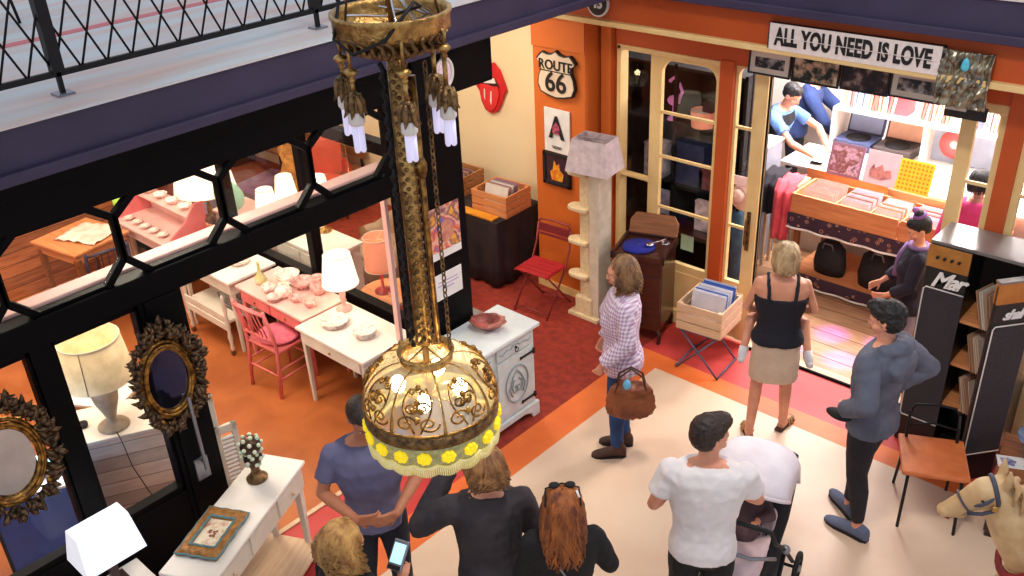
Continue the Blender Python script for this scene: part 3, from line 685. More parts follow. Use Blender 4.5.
bowl('pitcher', 'tall pink patterned pitcher at the right end of the pink desk', 'pitcher', (-6.30, 4.13, Z75), [(.001, 0), (.05, 0), (.075, .05), (.07, .1), (.045, .14), (.055, .17), (.05, .17), (.04, .14), (.001, .1)], china2, [(.045, 0, .16), (.1, 0, .15), (.11, 0, .08), (.07, 0, .05)])
bowl('tea_cup', 'pink patterned teacup on the pink desk, left of a pair', 'cup', (-6.34, 3.90, Z75), cup(.05, .06), china2, hd(.05, .06))
bowl('tea_cup', 'pink patterned teacup on the pink desk, nearest the white desk', 'cup', (-6.17, 3.93, Z75), cup(.055, .065), china2, hd(.055, .065))
plate_stack('stack of small plates at the middle front of the pink desk', (-6.52, 3.81, Z75), 3, .075, china2)
plate_stack('stack of saucers behind the rounded teapot on the pink desk', (-6.63, 4.0, Z75), 4, .06, china)
for x, y, lab in ((-7.75, 3.95, 'plates laid at the left end of the marble table'), (-7.35, 4.0, 'plates laid at the right end of the marble table')):
    plate_stack(lab, (x, y, .772), 2, .1, china)
# white desk lamp
t = thing('table_lamp', 'white shaded table lamp glowing on the white desk', 'lamp', (-5.90, 4.09, Z75))
b = MB(); b.mat(M['palepink']); b.lathe([(.001, 0), (.07, 0), (.072, .012), (.025, .03), (.016, .06), (.026, .12), (.03, .17), (.018, .22), (.01, .26), (.008, .3)], 20); b.build('base', parent=t)
shade(t, .25, .52, .155, .115, M['sh_white']); bulb(t, .37)
# jamb strip
b = MB(); b.mat(M['palepink']); b.bbox((-5.16, 4.03, 0), (-5.11, 4.06, 2.2)); struct('trim_12', b)
# --- beyond the glazed partition
t = thing('table_lamp', 'terracotta drum shade lamp seen through the partition glass', 'lamp', (-6.15, 4.72, .56))
b = MB(); b.mat(M['redmetal']); b.lathe([(.08, 0), (.08, .015), (.015, .03), (.012, .3)], 16); b.build('base', parent=t); shade(t, .25, .56, .14, .13, shmat('terracotta_shade', (226, 120, 80), .35)); bulb(t, .4)
t = thing('round_table', 'small round orange wood table under the terracotta lamp', 'table', (-6.12, 4.75, 0))
b = MB(); b.mat(M['pine']); b.lathe([(.001, .53), (.26, .53), (.27, .545), (.26, .56), (.001, .56)], 32); b.build('table_top', parent=t); b = MB(); b.mat(M['pine']); b.lathe([(.18, 0), (.17, .03), (.04, .06), (.03, .3), (.05, .53)], 20); b.build('pedestal', parent=t)
t = thing('armchair', 'rounded beige armchair seen through the partition glass behind the terracotta lamp', 'armchair', (-7.1, 5.5, 0), R(150))
m_ch = mat('beige_leather', (176, 146, 118), .5, c2=(150, 122, 98), scale=6)
b = MB(); b.mat(m_ch); n = 20
rs = []
for k in range(n+1):
    a = pi*(-.15+1.3*k/n); c_ = V((.36*cos(a), -.02-.32*sin(a), 0)); o_ = V((cos(a), -sin(a), 0)); h = .55+.25*max(0, sin(a))
    rs.append([c_+o_*.07+V((0, 0, .2)), c_+o_*.09+V((0, 0, h-.05)), c_+V((0, 0, h)), c_-o_*.08+V((0, 0, h-.05)), c_-o_*.06+V((0, 0, .2))])
b.rings(rs); b.build('backrest', parent=t)
b = MB(); b.mat(m_ch); b.ball((0, 0, .42), (.32, .3, .09), 24); b.lathe([(.3, .16), (.34, .2), (.34, .36), (.3, .4)], 28); b.build('seat', parent=t)
leg4(t, M['mahog'], [(.2, .2), (-.2, .2), (.2, -.2), (-.2, -.2)], .17, .015, .02)
t = thing('crystal_lamp', 'hanging crystal lamp with white drops behind the partition glass', 'lamp', (-6.3, 4.62, 1.52))
b = MB(); b.mat(M['brass']); b.tube([(.12*cos(a*pi/12), .12*sin(a*pi/12), .05) for a in range(24)], .008, 6, closed=True); b.tube([(0, 0, .05), (0, 0, 1.58)], .005, 6); b.tube([(-.12, 0, .05), (.12, 0, .05)], .006, 6); b.build('frame', parent=t)
b = MB(); b.mat(mat('crystal', (250, 244, 236), .1, emit=.3))
for k in range(12):
    a = k*pi/6
    for j in range(4): b.ball((.12*cos(a)*(1-.1*j), .12*sin(a)*(1-.1*j), .03-.035*j), (.012, .012, .016), 8)
b.build('drops', parent=t)
b = MB(); b.mat(M['glow']); b.ball((0, 0, .06), .035, 12); b.build('bulb', parent=t)
t = thing('sideboard', 'white sideboard behind the partition glass beyond the pink desk', 'sideboard', (-7.35, 4.75, 0))
b = MB(); b.mat(M['white']); b.box((0, 0, .79), (1.3, .45, .03)); b.build('top', parent=t, bevel=.004); b = MB(); b.mat(M['offwhite']); b.box((0, 0, .44), (1.24, .4, .67)); b.build('body', parent=t, bevel=.004)
for x in (-.4, 0, .4): b = MB(); b.mat(M['offwhite']); b.box((x, -.205, .44), (.37, .015, .6)); d = b.build('door', parent=t, bevel=.004); b = MB(); b.mat(M['brass']); b.ball((x+.14, -.22, .45), .012, 8); b.build('knob', parent=d)
leg4(t, M['offwhite'], [(sx*.58, sy*.17) for sx in (1, -1) for sy in (1, -1)], .11, .02, .025)
# ------------------------------------------------------------------ seen through the octagons
m_plank = woodmat('plank_wall_wood', (206, 128, 78), (150, 78, 42), (8, 1, 10), 3, .5, plank=(2, .13))
b = MB(); b.mat(m_plank); b.bbox((-10.06, -2, 0), (-9.96, 4.2, 3.1)); struct('wall_planks', b, label='orange brown horizontal plank wall at the back of the left shop')
t = thing('dining_table', 'orange wooden table with a white cloth against the plank wall', 'table', (-9.25, 3.35, 0), R(10))
b = MB(); b.mat(M['pine']); b.box((0, 0, .735), (.72, .66, .03)); b.build('table_top', parent=t, bevel=.006); b = MB(); b.mat(M['pine']); b.box((0, 0, .67), (.64, .58, .1)); b.build('apron', parent=t)
leg4(t, M['wood'], [(sx*.3, sy*.27) for sx in (1, -1) for sy in (1, -1)], .66, .02, .03)
def crumple(name, label, cat, loc, w, d, m, amp=.02, seed=0, rz=0, drop=0):
    b = MB(); b.mat(m)
    b.grid(lambda u, v: ((u-.5)*w, (v-.5)*d, .008+amp*abs(NZ.noise(V((u*4+seed, v*4, seed))))), 20, 16); o = b.build(name, loc=loc, rz=rz, solid=.003); return tag(o, label, cat)
crumple('white_cloth', 'crumpled white cloth lying on the orange table by the plank wall', 'cloth', (-9.2, 3.42, .755), .5, .42, mat('white_linen', (244, 232, 214), .9, c2=(220, 200, 180), scale=8), .05, 3, .4)
chair('dark wooden chair pushed to the orange table by the plank wall', (-8.72, 3.3, 0), R(82), mat('dark_blue_wood', (52, 44, 66), .5), None, cushion=False)
# stepped display desk
t = thing('stepped_display_desk', 'pale pink stepped display desk set with white crockery, in the second octagon', 'desk', (-8.75, 4.0, 0), 0)
b = MB(); b.mat(M['palepink']); b.box((0, -.02, .75), (1.15, .46, .03)); b.build('table_top', parent=t, bevel=.005)
b = MB(); b.mat(M['palepink']); b.box((0, .1, 1.0), (1.1, .2, .02)); b.box((0, .19, .88), (1.1, .02, .25)); b.build('shelf', parent=t, bevel=.004)
for x in (-.56, .56):
    b = MB(); b.mat(M['pink']); b.prism([(-.24, .765), (.2, .765), (.2, 1.12), (.1, 1.12), (-.05, .95), (-.2, .86), (-.24, .8)], .02, 'x', x-.01); b.build('side_panel', parent=t, bevel=.003)
b = MB(); b.mat(M['palepink']); b.box((0, -.02, .68), (1.05, .4, .1)); b.build('apron', parent=t); leg4(t, M['palepink'], [(sx*.52, sy*.17-.02) for sx in (1, -1) for sy in (1, -1)], .63, .015, .024)
for k in range(6):
    plate_stack('white saucers in a row on the lower step of the stepped display desk', (-9.18+.17*k, 3.86, .768), 2, .06, china) if k < 5 else None
for k in range(4): bowl('serving_bowl', ('leftmost', 'second', 'third', 'rightmost')[k]+' white bowl on the upper step of the stepped display desk', 'bowl', (-9.1+.24*k, 4.1, 1.012), bp(.075, .05), china)
for o in bpy.data.objects:
    if o.get('label', '').startswith('white saucers in a row'): o['group'] = 'saucers on the stepped desk'
def simple_lamp(label, loc, r, h, zb, m, basem='brass', e=None):
    t = thing('table_lamp', label, 'lamp', loc); b = MB(); b.mat(M[basem]); b.lathe([(.001, 0), (.07, 0), (.07, .012), (.02, .03), (.028, zb*.45), (.012, zb*.8), (.008, zb+h*.5)], 16); b.build('base', parent=t); shade(t, zb, zb+h, r, r*.72, m); bulb(t, zb+h*.4); return t
t = thing('console_cabinet', 'long low white cabinet carrying glowing lamps behind the octagons', 'cabinet', (-8.08, 4.72, 0), 0)
b = MB(); b.mat(M['palepink']); b.box((0, 0, .78), (1.1, .42, .03)); b.build('top', parent=t, bevel=.004); b = MB(); b.mat(M['palepink']); b.box((0, 0, .43), (1.04, .38, .66)); b.build('body', parent=t); leg4(t, M['palepink'], [(sx*.4, sy*.16) for sx in (1, -1) for sy in (1, -1)], .1, .02, .025)
simple_lamp('small glowing white lamp in the third octagon, left and nearer one', (-7.72, 4.62, .797), .115, .22, .2, M['sh_white'])
simple_lamp('small glowing white lamp in the third octagon, right and farther one', (-7.70, 4.85, .797), .115, .22, .27, M['sh_white'])
bpy.data.objects['sideboard']
simple_lamp('glowing white lamp at the left edge of the fourth octagon', (-7.2, 4.9, .807), .11, .22, .36, M['sh_white'])
simple_lamp('very large glowing white shade behind the stepped display desk', (-9.0, 4.68, .42), .33, .55, .45, M['sh_white'])
t = thing('stool', 'low round stool beneath the very large glowing shade', 'stool', (-9.0, 4.68, 0)); b = MB(); b.mat(M['wood']); b.lathe([(.001, .38), (.2, .38), (.2, .42), (.001, .42)], 24); b.build('seat', parent=t); leg4(t, M['wood'], [(.12, .12), (-.12, .12), (.12, -.12), (-.12, -.12)], .38, .014, .018)
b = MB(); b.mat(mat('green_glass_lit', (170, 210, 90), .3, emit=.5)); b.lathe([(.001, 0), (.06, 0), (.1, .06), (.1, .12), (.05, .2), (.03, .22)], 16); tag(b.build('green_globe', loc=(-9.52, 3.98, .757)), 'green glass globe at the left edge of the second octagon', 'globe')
b = MB(); b.mat(M['palewood']); b.lathe([(.001, .0), (.14, 0), (.14, .03), (.03, .05), (.03, .7), (.12, .73), (.13, .755), (.001, .755)], 18); tag(b.build('plant_stand', loc=(-9.52, 3.98, 0)), 'slim round stand under the green glass globe', 'stand')
b = MB(); b.mat(mat('mint_fabric', (170, 226, 200), .9)); b.ball((0, 0, .17), (.2, .07, .17), 20); tag(b.build('mint_cushion', loc=(-8.42, 4.62, .797), rz=.3), 'mint green cushion beside the stepped display desk', 'cushion')
# doll
t = thing('doll', 'dark haired doll in a pink dress beside the mint cushion', 'doll', (-8.03, 4.15, .7), 0)
b = MB(); b.mat(M['pink']); b.lathe([(.09, 0), (.07, .1), (.04, .18), (.03, .2)], 16); b.build('dress', parent=t); b = MB(); b.mat(M['skin']); b.ball((0, 0, .25), .045, 14); b.cap((-.05, 0, .17), (-.08, -.02, .08), .014, .011); b.cap((.05, 0, .17), (.08, -.02, .08), .014, .011); b.cyl((0, 0, .18), (0, 0, .22), .015); b.build('body', parent=t)
b = MB(); b.mat(mat('doll_hair', (88, 48, 32), .7)); b.ball((0, .008, .262), (.052, .052, .05), 14); b.build('hair', parent=t)
t = thing('stool', 'small white stool under the pink dressed doll', 'stool', (-8.03, 4.13, 0)); b = MB(); b.mat(M['white']); b.box((0, 0, .685), (.24, .2, .03)); b.build('seat', parent=t, bevel=.004); leg4(t, M['white'], [(.09, .07), (-.09, .07), (.09, -.07), (-.09, -.07)], .67, .012, .014)
# carved golden figure
t = thing('carved_totem', 'tall carved golden post standing behind the third octagon', 'carving', (-8.32, 5.42, 0))
b = MB(); b.mat(mat('golden_carving', (226, 160, 74), .5, .2, c2=(170, 104, 40), scale=16, bump=.6, bscale=30)); b.lathe([(.2, 0), (.2, .08), (.12, .12), (.15, .3), (.11, .45), (.16, .62), (.12, .8), (.17, .98), (.13, 1.1), (.16, 1.25), (.08, 1.4), (.1, 1.46), (.02, 1.55)], 20, fl=.12, nf=5); b.build('body', parent=t)
b = MB(); b.mat(M['gold']); [b.ball((.15*cos(a), .15*sin(a), z), .035, 8) for z in (.3, .62, .98) for a in (0, 1.05, 2.1, 3.14, 4.19, 5.24)]; b.build('rosettes', parent=t)
# far area behind: red chairs, bench, purple rug
t = thing('armchair', 'red orange armchair in the fourth octagon', 'armchair', (-9.0, 6.2, 0), R(-120))
b = MB(); b.mat(mat('red_orange_fabric', (226, 92, 66), .85)); b.ball((0, 0, .42), (.3, .28, .09), 20); b.box((0, -.27, .6), (.6, .12, .6), rx=.15); b.build('seat', parent=t, bevel=.04)
for x in (-.32, .32): b = MB(); b.mat(M['redmetal']); b.box((x, 0, .48), (.08, .5, .3)); b.build('armrest', parent=t, bevel=.03)
leg4(t, M['mahog'], [(.22, .2), (-.22, .2), (.22, -.2), (-.22, -.2)], .3, .015, .02)
b = MB(); b.mat(mat('lilac_rug', (186, 150, 186), .9, c2=(150, 110, 160), scale=6)); b.bbox((-.9, -.75, 0), (.9, .75, .012)); tag(b.build('rug', loc=(-9.9, 6.1, .001), rz=.15), 'lilac rug on the floor in the fourth octagon', 'rug')
t = thing('bench', 'long dark brown bench against the far cream wall', 'bench', (-10.2, 6.6, 0), 0)
for y in (-.12, 0, .12): b = MB(); b.mat(M['wood']); b.box((0, y, .45), (2.6, .1, .035)); b.build('seat_board', parent=t, bevel=.004)
for z in (.62, .78): b = MB(); b.mat(M['wood']); b.box((0, .2, z), (2.6, .03, .1)); b.build('back_board', parent=t, bevel=.004)
for x in (-1.2, 0, 1.2): b = MB(); b.mat(M['iron']); b.box((x, 0, .22), (.04, .36, .43)); b.box((x, .225, .5), (.04, .02, .7)); b.build('leg', parent=t)
for k, (x, y, lab, cm) in enumerate(((-8.95, 5.4, 'leather', (150, 96, 60)), (-9.6, 5.3, 'grey cloth', (120, 108, 118)))):
    t = thing('pouffe', 'round %s pouffe on the far floor beyond the partition' % lab, 'pouffe', (x, y, 0)); b = MB(); b.mat(mat('pouffe%d' % k, cm, .7)); b.lathe([(.2, 0), (.26, .06), (.28, .2), (.25, .36), (.1, .41), (.001, .42)], 24); b.build('body', parent=t)
    b = MB(); b.mat(M['blackm']); b.lathe([(.012, .415), (.018, .424), (.001, .43)], 10); b.build('button', parent=t)
t = thing('metal_chair', 'small dark metal chair on the upper level behind the railing', 'chair', (-6.95, 2.3, 3.376), R(200))
b = MB(); b.mat(M['iron']); b.lathe([(.001, .44), (.2, .44), (.2, .46), (.001, .46)], 20); b.build('seat', parent=t)
for a in (.8, 2.3, 3.9, 5.5): b = MB(); b.mat(M['iron']); b.tube([(.17*cos(a), .17*sin(a), .44), (.22*cos(a), .22*sin(a), 0)], .011, 6); b.build('leg', parent=t)
b = MB(); b.mat(M['iron']); b.tube([(-.18, -.1, .45), (-.2, -.2, .8), (0, -.24, .9), (.2, -.2, .8), (.18, -.1, .45)], .011, 6); [b.tube([(x, -.15, .46), (x, -.23, .86)], .006, 5) for x in (-.08, 0, .08)]; b.build('backrest', parent=t)
# ------------------------------------------------------------------ blue white cabinet by the column
t = thing('painted_cabinet', 'pale blue painted cabinet with black strap hinges against the corner column', 'cabinet', (-4.53, 4.30, 0), R(90))  # local x=+y world, -y = +x world
m_pc = mat('pale_blue_paint', (206, 214, 214), .5, c2=(186, 196, 196), scale=9)
m_gr = mat('grey_blue_carving', (150, 162, 166), .6)
b = MB(); b.mat(mat('white_blue_top', (222, 228, 226), .4, c2=(206, 214, 216), scale=5)); b.box((0, 0, .865), (1.0, .46, .035)); b.build('top', parent=t, bevel=.008)
b = MB(); b.mat(m_pc); b.box((0, .01, .47), (.92, .40, .76)); b.build('body', parent=t, bevel=.005)
b = MB(); b.mat(m_pc); pf = [(-.48, 0), (-.40, 0), (-.38, .05), (-.3, .08), (.3, .08), (.38, .05), (.40, 0), (.48, 0), (.48, .13), (-.48, .13)]; b.prism(pf, .03, 'y', -.215); b.prism(pf, .03, 'y', .18); b.build('plinth', parent=t, bevel=.003)
for x in (-.23, .23):
    b = MB(); b.mat(m_pc); b.box((x, -.195, .43), (.42, .02, .54)); d = b.build('door', parent=t, bevel=.004)
    b = MB(); b.mat(m_gr); n = 14
    b.tube([(x+.13*cos(a*pi/10), -.21, .43+.17*sin(a*pi/10)) for a in range(20)], .006, 5, closed=True)
    for sx in (1, -1):
        b.tube([(x+sx*(.02+.05*(k/n)*cos(k*.6)), -.212, .40+.08*sin(k*.6)*(k/n)) for k in range(n)], .006, 5)
        b.tube([(x+sx*.06, -.212, .33), (x+sx*.09, -.212, .40), (x+sx*.05, -.212, .5), (x, -.212, .56)], .006, 5)
    b.build('carving', parent=d)
    for z in (.22, .64):
        b = MB(); b.mat(M['iron'])
        s_ = 1 if x > 0 else -1; b.box((x+s_*.13, -.212, z), (.16, .006, .018)); b.box((x+s_*.205, -.212, z), (.02, .012, .05)); b.box((x+s_*.05, -.212, z), (.012, .006, .03))
        b.build('strap_hinge', parent=d)
    b = MB(); b.mat(m_pc); b.box((x, -.195, .77), (.42, .02, .11)); d = b.build('drawer', parent=t, bevel=.004)
    b = MB(); b.mat(M['iron']); b.tube([(x+.018*cos(a*pi/6), -.222, .755+.018*sin(a*pi/6)) for a in range(12)], .004, 5, closed=True); b.ball((x, -.21, .775), .01, 8); b.build('ring_pull', parent=d)
    b = MB(); b.mat(m_gr); b.tube([(x-.18, -.208, .78), (x-.15, -.208, .765), (x-.10, -.208, .79), (x-.05, -.208, .775), (x-.03, -.208, .8), (x+.03, -.208, .8), (x+.05, -.208, .775), (x+.10, -.208, .79), (x+.15, -.208, .765), (x+.18, -.208, .78)], .005, 5); b.build('carving', parent=d)
b = MB(); b.mat(mat('shell_bowl', (188, 104, 92), .3, c2=(120, 56, 50), scale=16))
b.lathe([(.001, 0), (.05, 0), (.09, .03), (.135, .07), (.14, .075), (.13, .075), (.085, .04), (.001, .012)], 48, fl=.06, nf=9, sx=1.05, sy=.85)
tag(b.build('shell_bowl', loc=(-4.55, 4.47, .884), rz=.5), 'pinkish brown scalloped bowl on the pale blue cabinet', 'bowl')
b = MB(); b.mat(mat('blueish_box', (92, 96, 112), .5)); b.bbox((-.15, -.2, 0), (.15, .2, .5)); b.mat(M['steel']); b.bbox((-.16, -.21, .5), (.16, .21, .52)); b.bbox((.15, -.12, .3), (.155, .12, .33))
tag(b.build('metal_bin', loc=(-5.3, 4.86, 0), bevel=.006), 'grey metal bin standing behind the corner column', 'bin')
# posters on the column
t = thing('poster', 'colourful photo poster pinned on the black column', 'poster', (-4.797, 4.325, 1.72), R(90))
b = MB(); b.mat(picmat('poster_print', [(70, 120, 200), (216, 90, 60), (240, 190, 160), (120, 60, 90), (236, 170, 60)], 9, 4)); b.box((0, 0, .03), (.31, .004, .36)); b.mat(mat('poster_face', (226, 160, 132), .5, c2=(190, 110, 96), scale=12)); b.prism([(.075*cos(k*pi/10)+.01, .09*sin(k*pi/10)-.0) for k in range(20)], .003, 'y', -.005); b.build('print', parent=t)
b = MB(); b.mat(M['paper']); b.box((0, 0, -.18), (.31, .004, .06)); b.build('caption_strip', parent=t)
b = MB(); b.mat(M['paper']); b.box((0, 0, 0), (.30, .004, .22)); b.mat(mat('lilac_ink', (190, 160, 200), .6))
for z, w_ in ((.04, .2), (.01, .22), (-.02, .12)): b.box((0, -.003, z), (w_, .002, .008))
tag(b.build('notice_sheet', loc=(-4.797, 4.31, 1.275), rz=R(90)), 'white notice sheet pinned below the colourful poster on the black column', 'notice')
t = thing('round_mirror', 'small round white framed mirror on the black beam above the corner column', 'mirror', (-4.715, 4.36, 2.93), R(90))
b = MB(); b.mat(M['white']); b.tube([(.075*cos(a*pi/14), -.012, .10*sin(a*pi/14)) for a in range(28)], .012, 8, closed=True); b.build('frame', parent=t)
b = MB(); b.mat(mat('mirror_silver', (190, 184, 214), .05, 1)); b.prism([(.073*cos(a*pi/14), .098*sin(a*pi/14)) for a in range(28)], .008, 'y', -.012); b.build('mirror_glass', parent=t)
b = MB(); b.mat(M['steel']); b.cyl((0, 0, 0), (0, .02, 0), .02); b.build('bracket', parent=t)
# ------------------------------------------------------------------ pendant chandelier
CX, CY = -2.30, 1.925
t = thing('brass_chandelier', 'large brass chandelier dish with hanging candle bulbs and a long ornate stem', 'chandelier', (CX, CY, 0))
b = MB(); b.mat(M['brass'])
b.lathe([(.05, 3.98), (.08, 3.985), (.12, 4.01), (.165, 4.04), (.178, 4.05), (.184, 4.06), (.184, 4.09), (.190, 4.10), (.190, 4.11), (.178, 4.11), (.174, 4.095), (.172, 4.06), (.12, 4.03), (.05, 4.0)], 48, cap=False); d = b.build('dish', parent=t)
b = MB(); b.mat(M['brassdark'])
for k in range(30):
    a = 2*pi*k/30; b.tube([(.18*cos(a), .18*sin(a), 4.055), (.15*cos(a+.1), .15*sin(a+.1), 4.03), (.16*cos(a+.15), .16*sin(a+.15), 4.01), (.11*cos(a+.1), .11*sin(a+.1), 3.99), (.07*cos(a), .07*sin(a), 3.975)], .009, 6)
    b.ball((.135*cos(a), .135*sin(a), 4.005), .012, 8)
b.build('foliage_border', parent=d)
b = MB(); b.mat(M['chrome']); q = random.Random(4)
for k in range(7):
    a = q.uniform(0, 6.28); b.tube([(.02*cos(a), .02*sin(a), 4.6), (.03*cos(a), .03*sin(a), 4.15), (.08*cos(a), .08*sin(a), 4.07), (.14*cos(a+.5), .14*sin(a+.5), 4.07), (.15*cos(a+1.2), .15*sin(a+1.2), 4.09)], .0045, 5)
b.build('wires', parent=t)
b = MB(); b.mat(M['iron']); b.tube([(-.15+.0, .02, 4.5), (-.12, -.08, 4.2), (-.05, -.19, 4.05), (.05, -.2, 4.02), (.13, -.14, 4.06), (.17, -.05, 4.16), (.12, .02, 4.13), (0, .02, 4.09)], .0055, 6); b.build('black_cable', parent=t)
b = MB(); b.mat(M['brassdark']); b.cyl((0, 0, 3.93), (0, 0, 5.6), .009)
for k in range(3):
    a = 2.1*k+.4; b.tube([(.17*cos(a), .17*sin(a), 4.07), (0, 0, 4.9)], .004, 5)
b.build('suspension_rod', parent=t)
# ornate stem: flat pierced brass with a rope edge
b = MB(); b.mat(M['brass']); b.lathe([(.036, 2.90), (.034, 3.4), (.036, 3.6), (.033, 3.98)], 16, sx=1, sy=.8); s_ = b.build('stem', parent=t)
b = MB(); b.mat(M['brassdark'])
for k in range(60):
    z = 2.91+k*.0175; sg = 1 if k % 2 else -1
    for a in (-1.0, 0.2, 1.6): b.ball((.033*cos(a+.25*sg), .030*sin(a+.25*sg), z), (.009, .009, .0075), 6)
b.build('chased_pattern', parent=s_)
b = MB(); b.mat(M['iron']); dx, dy = -.723, -.691
for o_ in (.046,):
    pts = [(dx*o_+.005*cos(k*1.6), dy*o_+.005*sin(k*1.6), 2.88+k*.0125) for k in range(86)]; b.tube(pts, .0085, 6)
b.build('rope_edge', parent=s_)
b = MB(); b.mat(M['gold']); b.cyl((-dx*.05, -dy*.05, 2.9), (-dx*.048, -dy*.048, 3.9), .011); b.lathe([(.012, 3.55), (.02, 3.57), (.02, 3.6), (.012, 3.62)], 12, (-dx*.049, -dy*.049, 0)); b.build('side_tube', parent=s_)
# chain down to the shade
b = MB(); b.mat(M['brassdark']); ox, oy = .092*.723, .092*.691
z = 3.93; k = 0
while z > 2.86:
    f_ = (1, 0) if k % 2 else (0, 1)
    xx = ox-(k/46)*.0; b.tube([(xx+.008*f_[0]*cos(a*pi/4), oy+.008*f_[1]*cos(a*pi/4), z+.016*sin(a*pi/4)) for a in range(8)], .0028, 5, closed=True); z -= .024; k += 1
tag(b.build('chain', parent=t), 'blackened brass chain')
# bulbs on pipes
def armbulb(a, r, zt, L0):
    x, y = r*cos(a), r*sin(a); b = MB(); b.mat(M['brass'])
    b.tube([(x*.95, y*.95, 4.07), (x*1.04, y*1.04, 4.05), (x*1.0, y*1.0, 4.01), (x, y, zt)], .006, 6)
    b.lathe([(.004, 0), (.018, -.006), (.024, -.014), (.018, -.022), (.008, -.03), (.012, -.04), (.006, -.05)], 14, (x, y, zt))
    b.cyl((x, y, zt-.04), (x, y, zt-L0), .0075, seg=8); p_ = b.build('arm', parent=t)
    b = MB(); b.mat(M['brassdark']); zb = zt-L0
    b.lathe([(.008, .0), (.018, -.012), (.024, -.03), (.026, -.05), (.028, -.062)], 12, (x, y, zb))
    for k in range(6):
        c_ = k*pi/3; b.tube([(x+.016*cos(c_), y+.016*sin(c_), zb-.01), (x+.024*cos(c_), y+.024*sin(c_), zb-.035), (x+.027*cos(c_), y+.027*sin(c_), zb-.065), (x+.038*cos(c_), y+.038*sin(c_), zb-.08)], [.009, .011, .008, .002], 6)
    b.build('leaf_cup', parent=p_)
    b = MB(); b.mat(M['white']); b.lathe([(.02, -.06), (.026, -.068), (.027, -.10), (.022, -.108)], 14, (x, y, zb))
    b.mat(M['bulb'])
    for k in range(3):
        c_ = k*2.094+.5; cx, cy = x+.011*cos(c_), y+.011*sin(c_); b.lathe([(.010, -.105), (.010, -.19), (.007, -.197), (.001, -.2)], 10, (cx, cy, zb))
    b.build('candle_bulb', parent=p_)
u = V((.723, .691)); v_ = V((.691, -.723))   # right of the picture, towards the viewer
for (rx, ry, zt, L0) in ((-.165, .04, 3.99, .065), (-.128, .11, 3.965, .075), (.040, .165, 3.97, .10), (.122, .02, 4.02, .11), (.160, .09, 4.02, .13)):
    p = u*rx+v_*ry; armbulb(math.atan2(p.y, p.x), p.length, zt, L0)
# dome shade
t = thing('dome_pendant_lamp', 'lit brass and glass dome pendant with yellow flowers and fringe', 'lamp', (CX, CY, 0))
b = MB(); b.mat(M['brass']); b.lathe([(.100, 2.825), (.102, 2.865), (.094, 2.865), (.092, 2.825)], 40, cap=False); b.tube([(.103*cos(a*pi/24), .103*sin(a*pi/24), 2.865) for a in range(48)], .005, 6, closed=True); b.build('neck_ring', parent=t)
def domep(s_, a, off=0): # s 0 top .. 1 rim
    r = .098+(.252-.098)*math.sin(s_*pi/2)**.95+off; z = 2.83-.19*(1-math.cos(s_*pi/2*.97))
    return (r*cos(a), r*sin(a), z)
m_dg, nt, bs = newmat('honey_glass'); bs.inputs['Base Color'].default_value = lin((255, 232, 186)); bs.inputs['Roughness'].default_value = .12; bs.inputs['Alpha'].default_value = .32; bs.inputs['Emission Color'].default_value = lin((255, 224, 160)); bs.inputs['Emission Strength'].default_value = .35
b = MB(); b.mat(m_dg); b.grid(lambda s_, a: domep(s_, a*2*pi), 14, 64); g = b.build('glass_dome', parent=t)
b = MB(); b.mat(M['brass'])
for k in range(8):
    a = 2*pi*k/8+.25
    rs = []
    for i in range(13):
        s_ = i/12; w_ = .05+.075*max(0, (s_-.72)/.28)**1.5-(.02*s_ if s_ < .7 else 0)
        w_ *= .28/ (.2+s_*.35)
        p1, p2, p3, p4 = domep(s_, a-w_*.5, .003), domep(s_, a+w_*.5, .003), domep(s_, a+w_*.5, .009), domep(s_, a-w_*.5, .009)
        rs.append([p1, p2, p3, p4])
    b.rings(rs)
b.build('ribs', parent=t)
b = MB(); b.mat(M['gold'])
def scroll(k, c_s, c_a, r0, turns, sg, tr=.0042):
    pts = []
    for i in range(26):
        q_ = i/25; r = r0*(1-.82*q_); an = sg*q_*turns*2*pi; s_ = c_s+r*sin(an)*3.3; a = c_a+r*cos(an)*4.6
        pts.append(domep(max(.02, min(1, s_)), a, .006))
    b.tube(pts, tr, 6)
for k in range(8):
    a0 = 2*pi*k/8+.25+pi/8
    for sg in (1, -1):
        scroll(k, .80, a0+sg*.17, .035, 1.4, sg); scroll(k, .58, a0+sg*.09, .026, 1.3, -sg); scroll(k, .36, a0+sg*.10, .018, 1.2, sg, .0035)
        b.tube([domep(s_, a0+sg*(.02+.22*sin(s_*3.0)**2), .006) for s_ in [.3+.07*i for i in range(10)]], .0036, 5)
    for (s_, da) in ((.5, 0), (.62, .06), (.62, -.06), (.74, 0), (.28, 0)): b.ball(domep(s_, a0+da, .008), .012, 8)
b.build('scrollwork', parent=t)
b = MB(); b.mat(M['brassdark']); b.lathe([(.252, 2.652), (.258, 2.655), (.260, 2.597), (.254, 2.592), (.248, 2.597), (.248, 2.652)], 64, cap=False); b.mat(M['gold']); b.tube([(.258*cos(a*pi/32), .258*sin(a*pi/32), 2.654) for a in range(64)], .004, 6, closed=True); b.build('band', parent=t)
m_lat = mat('flower_net_glass', (120, 112, 90), .5, c2=(176, 170, 120), scale=60, emit=.15, ecol=(220, 210, 120))
m_yel = mat('yellow_glass_flower', (252, 226, 30), .4, c2=(240, 196, 20), scale=40, emit=.45, ecol=(255, 226, 20))
m_frg = mat('cream_fringe', (244, 226, 140), .8, c2=(252, 240, 190), scale=60, emit=.12, ecol=(255, 230, 120))
def skz(a, k_): return 2.518-.014*abs(sin(a*9))*k_
b = MB(); b.mat(m_lat); b.grid(lambda s_, a: ((.252-.004*s_)*cos(a*2*pi), (.252-.004*s_)*sin(a*2*pi), 2.597+(skz(a*2*pi, 1)-2.597)*s_), 4, 144); b.build('net_skirt', parent=t, solid=.003)
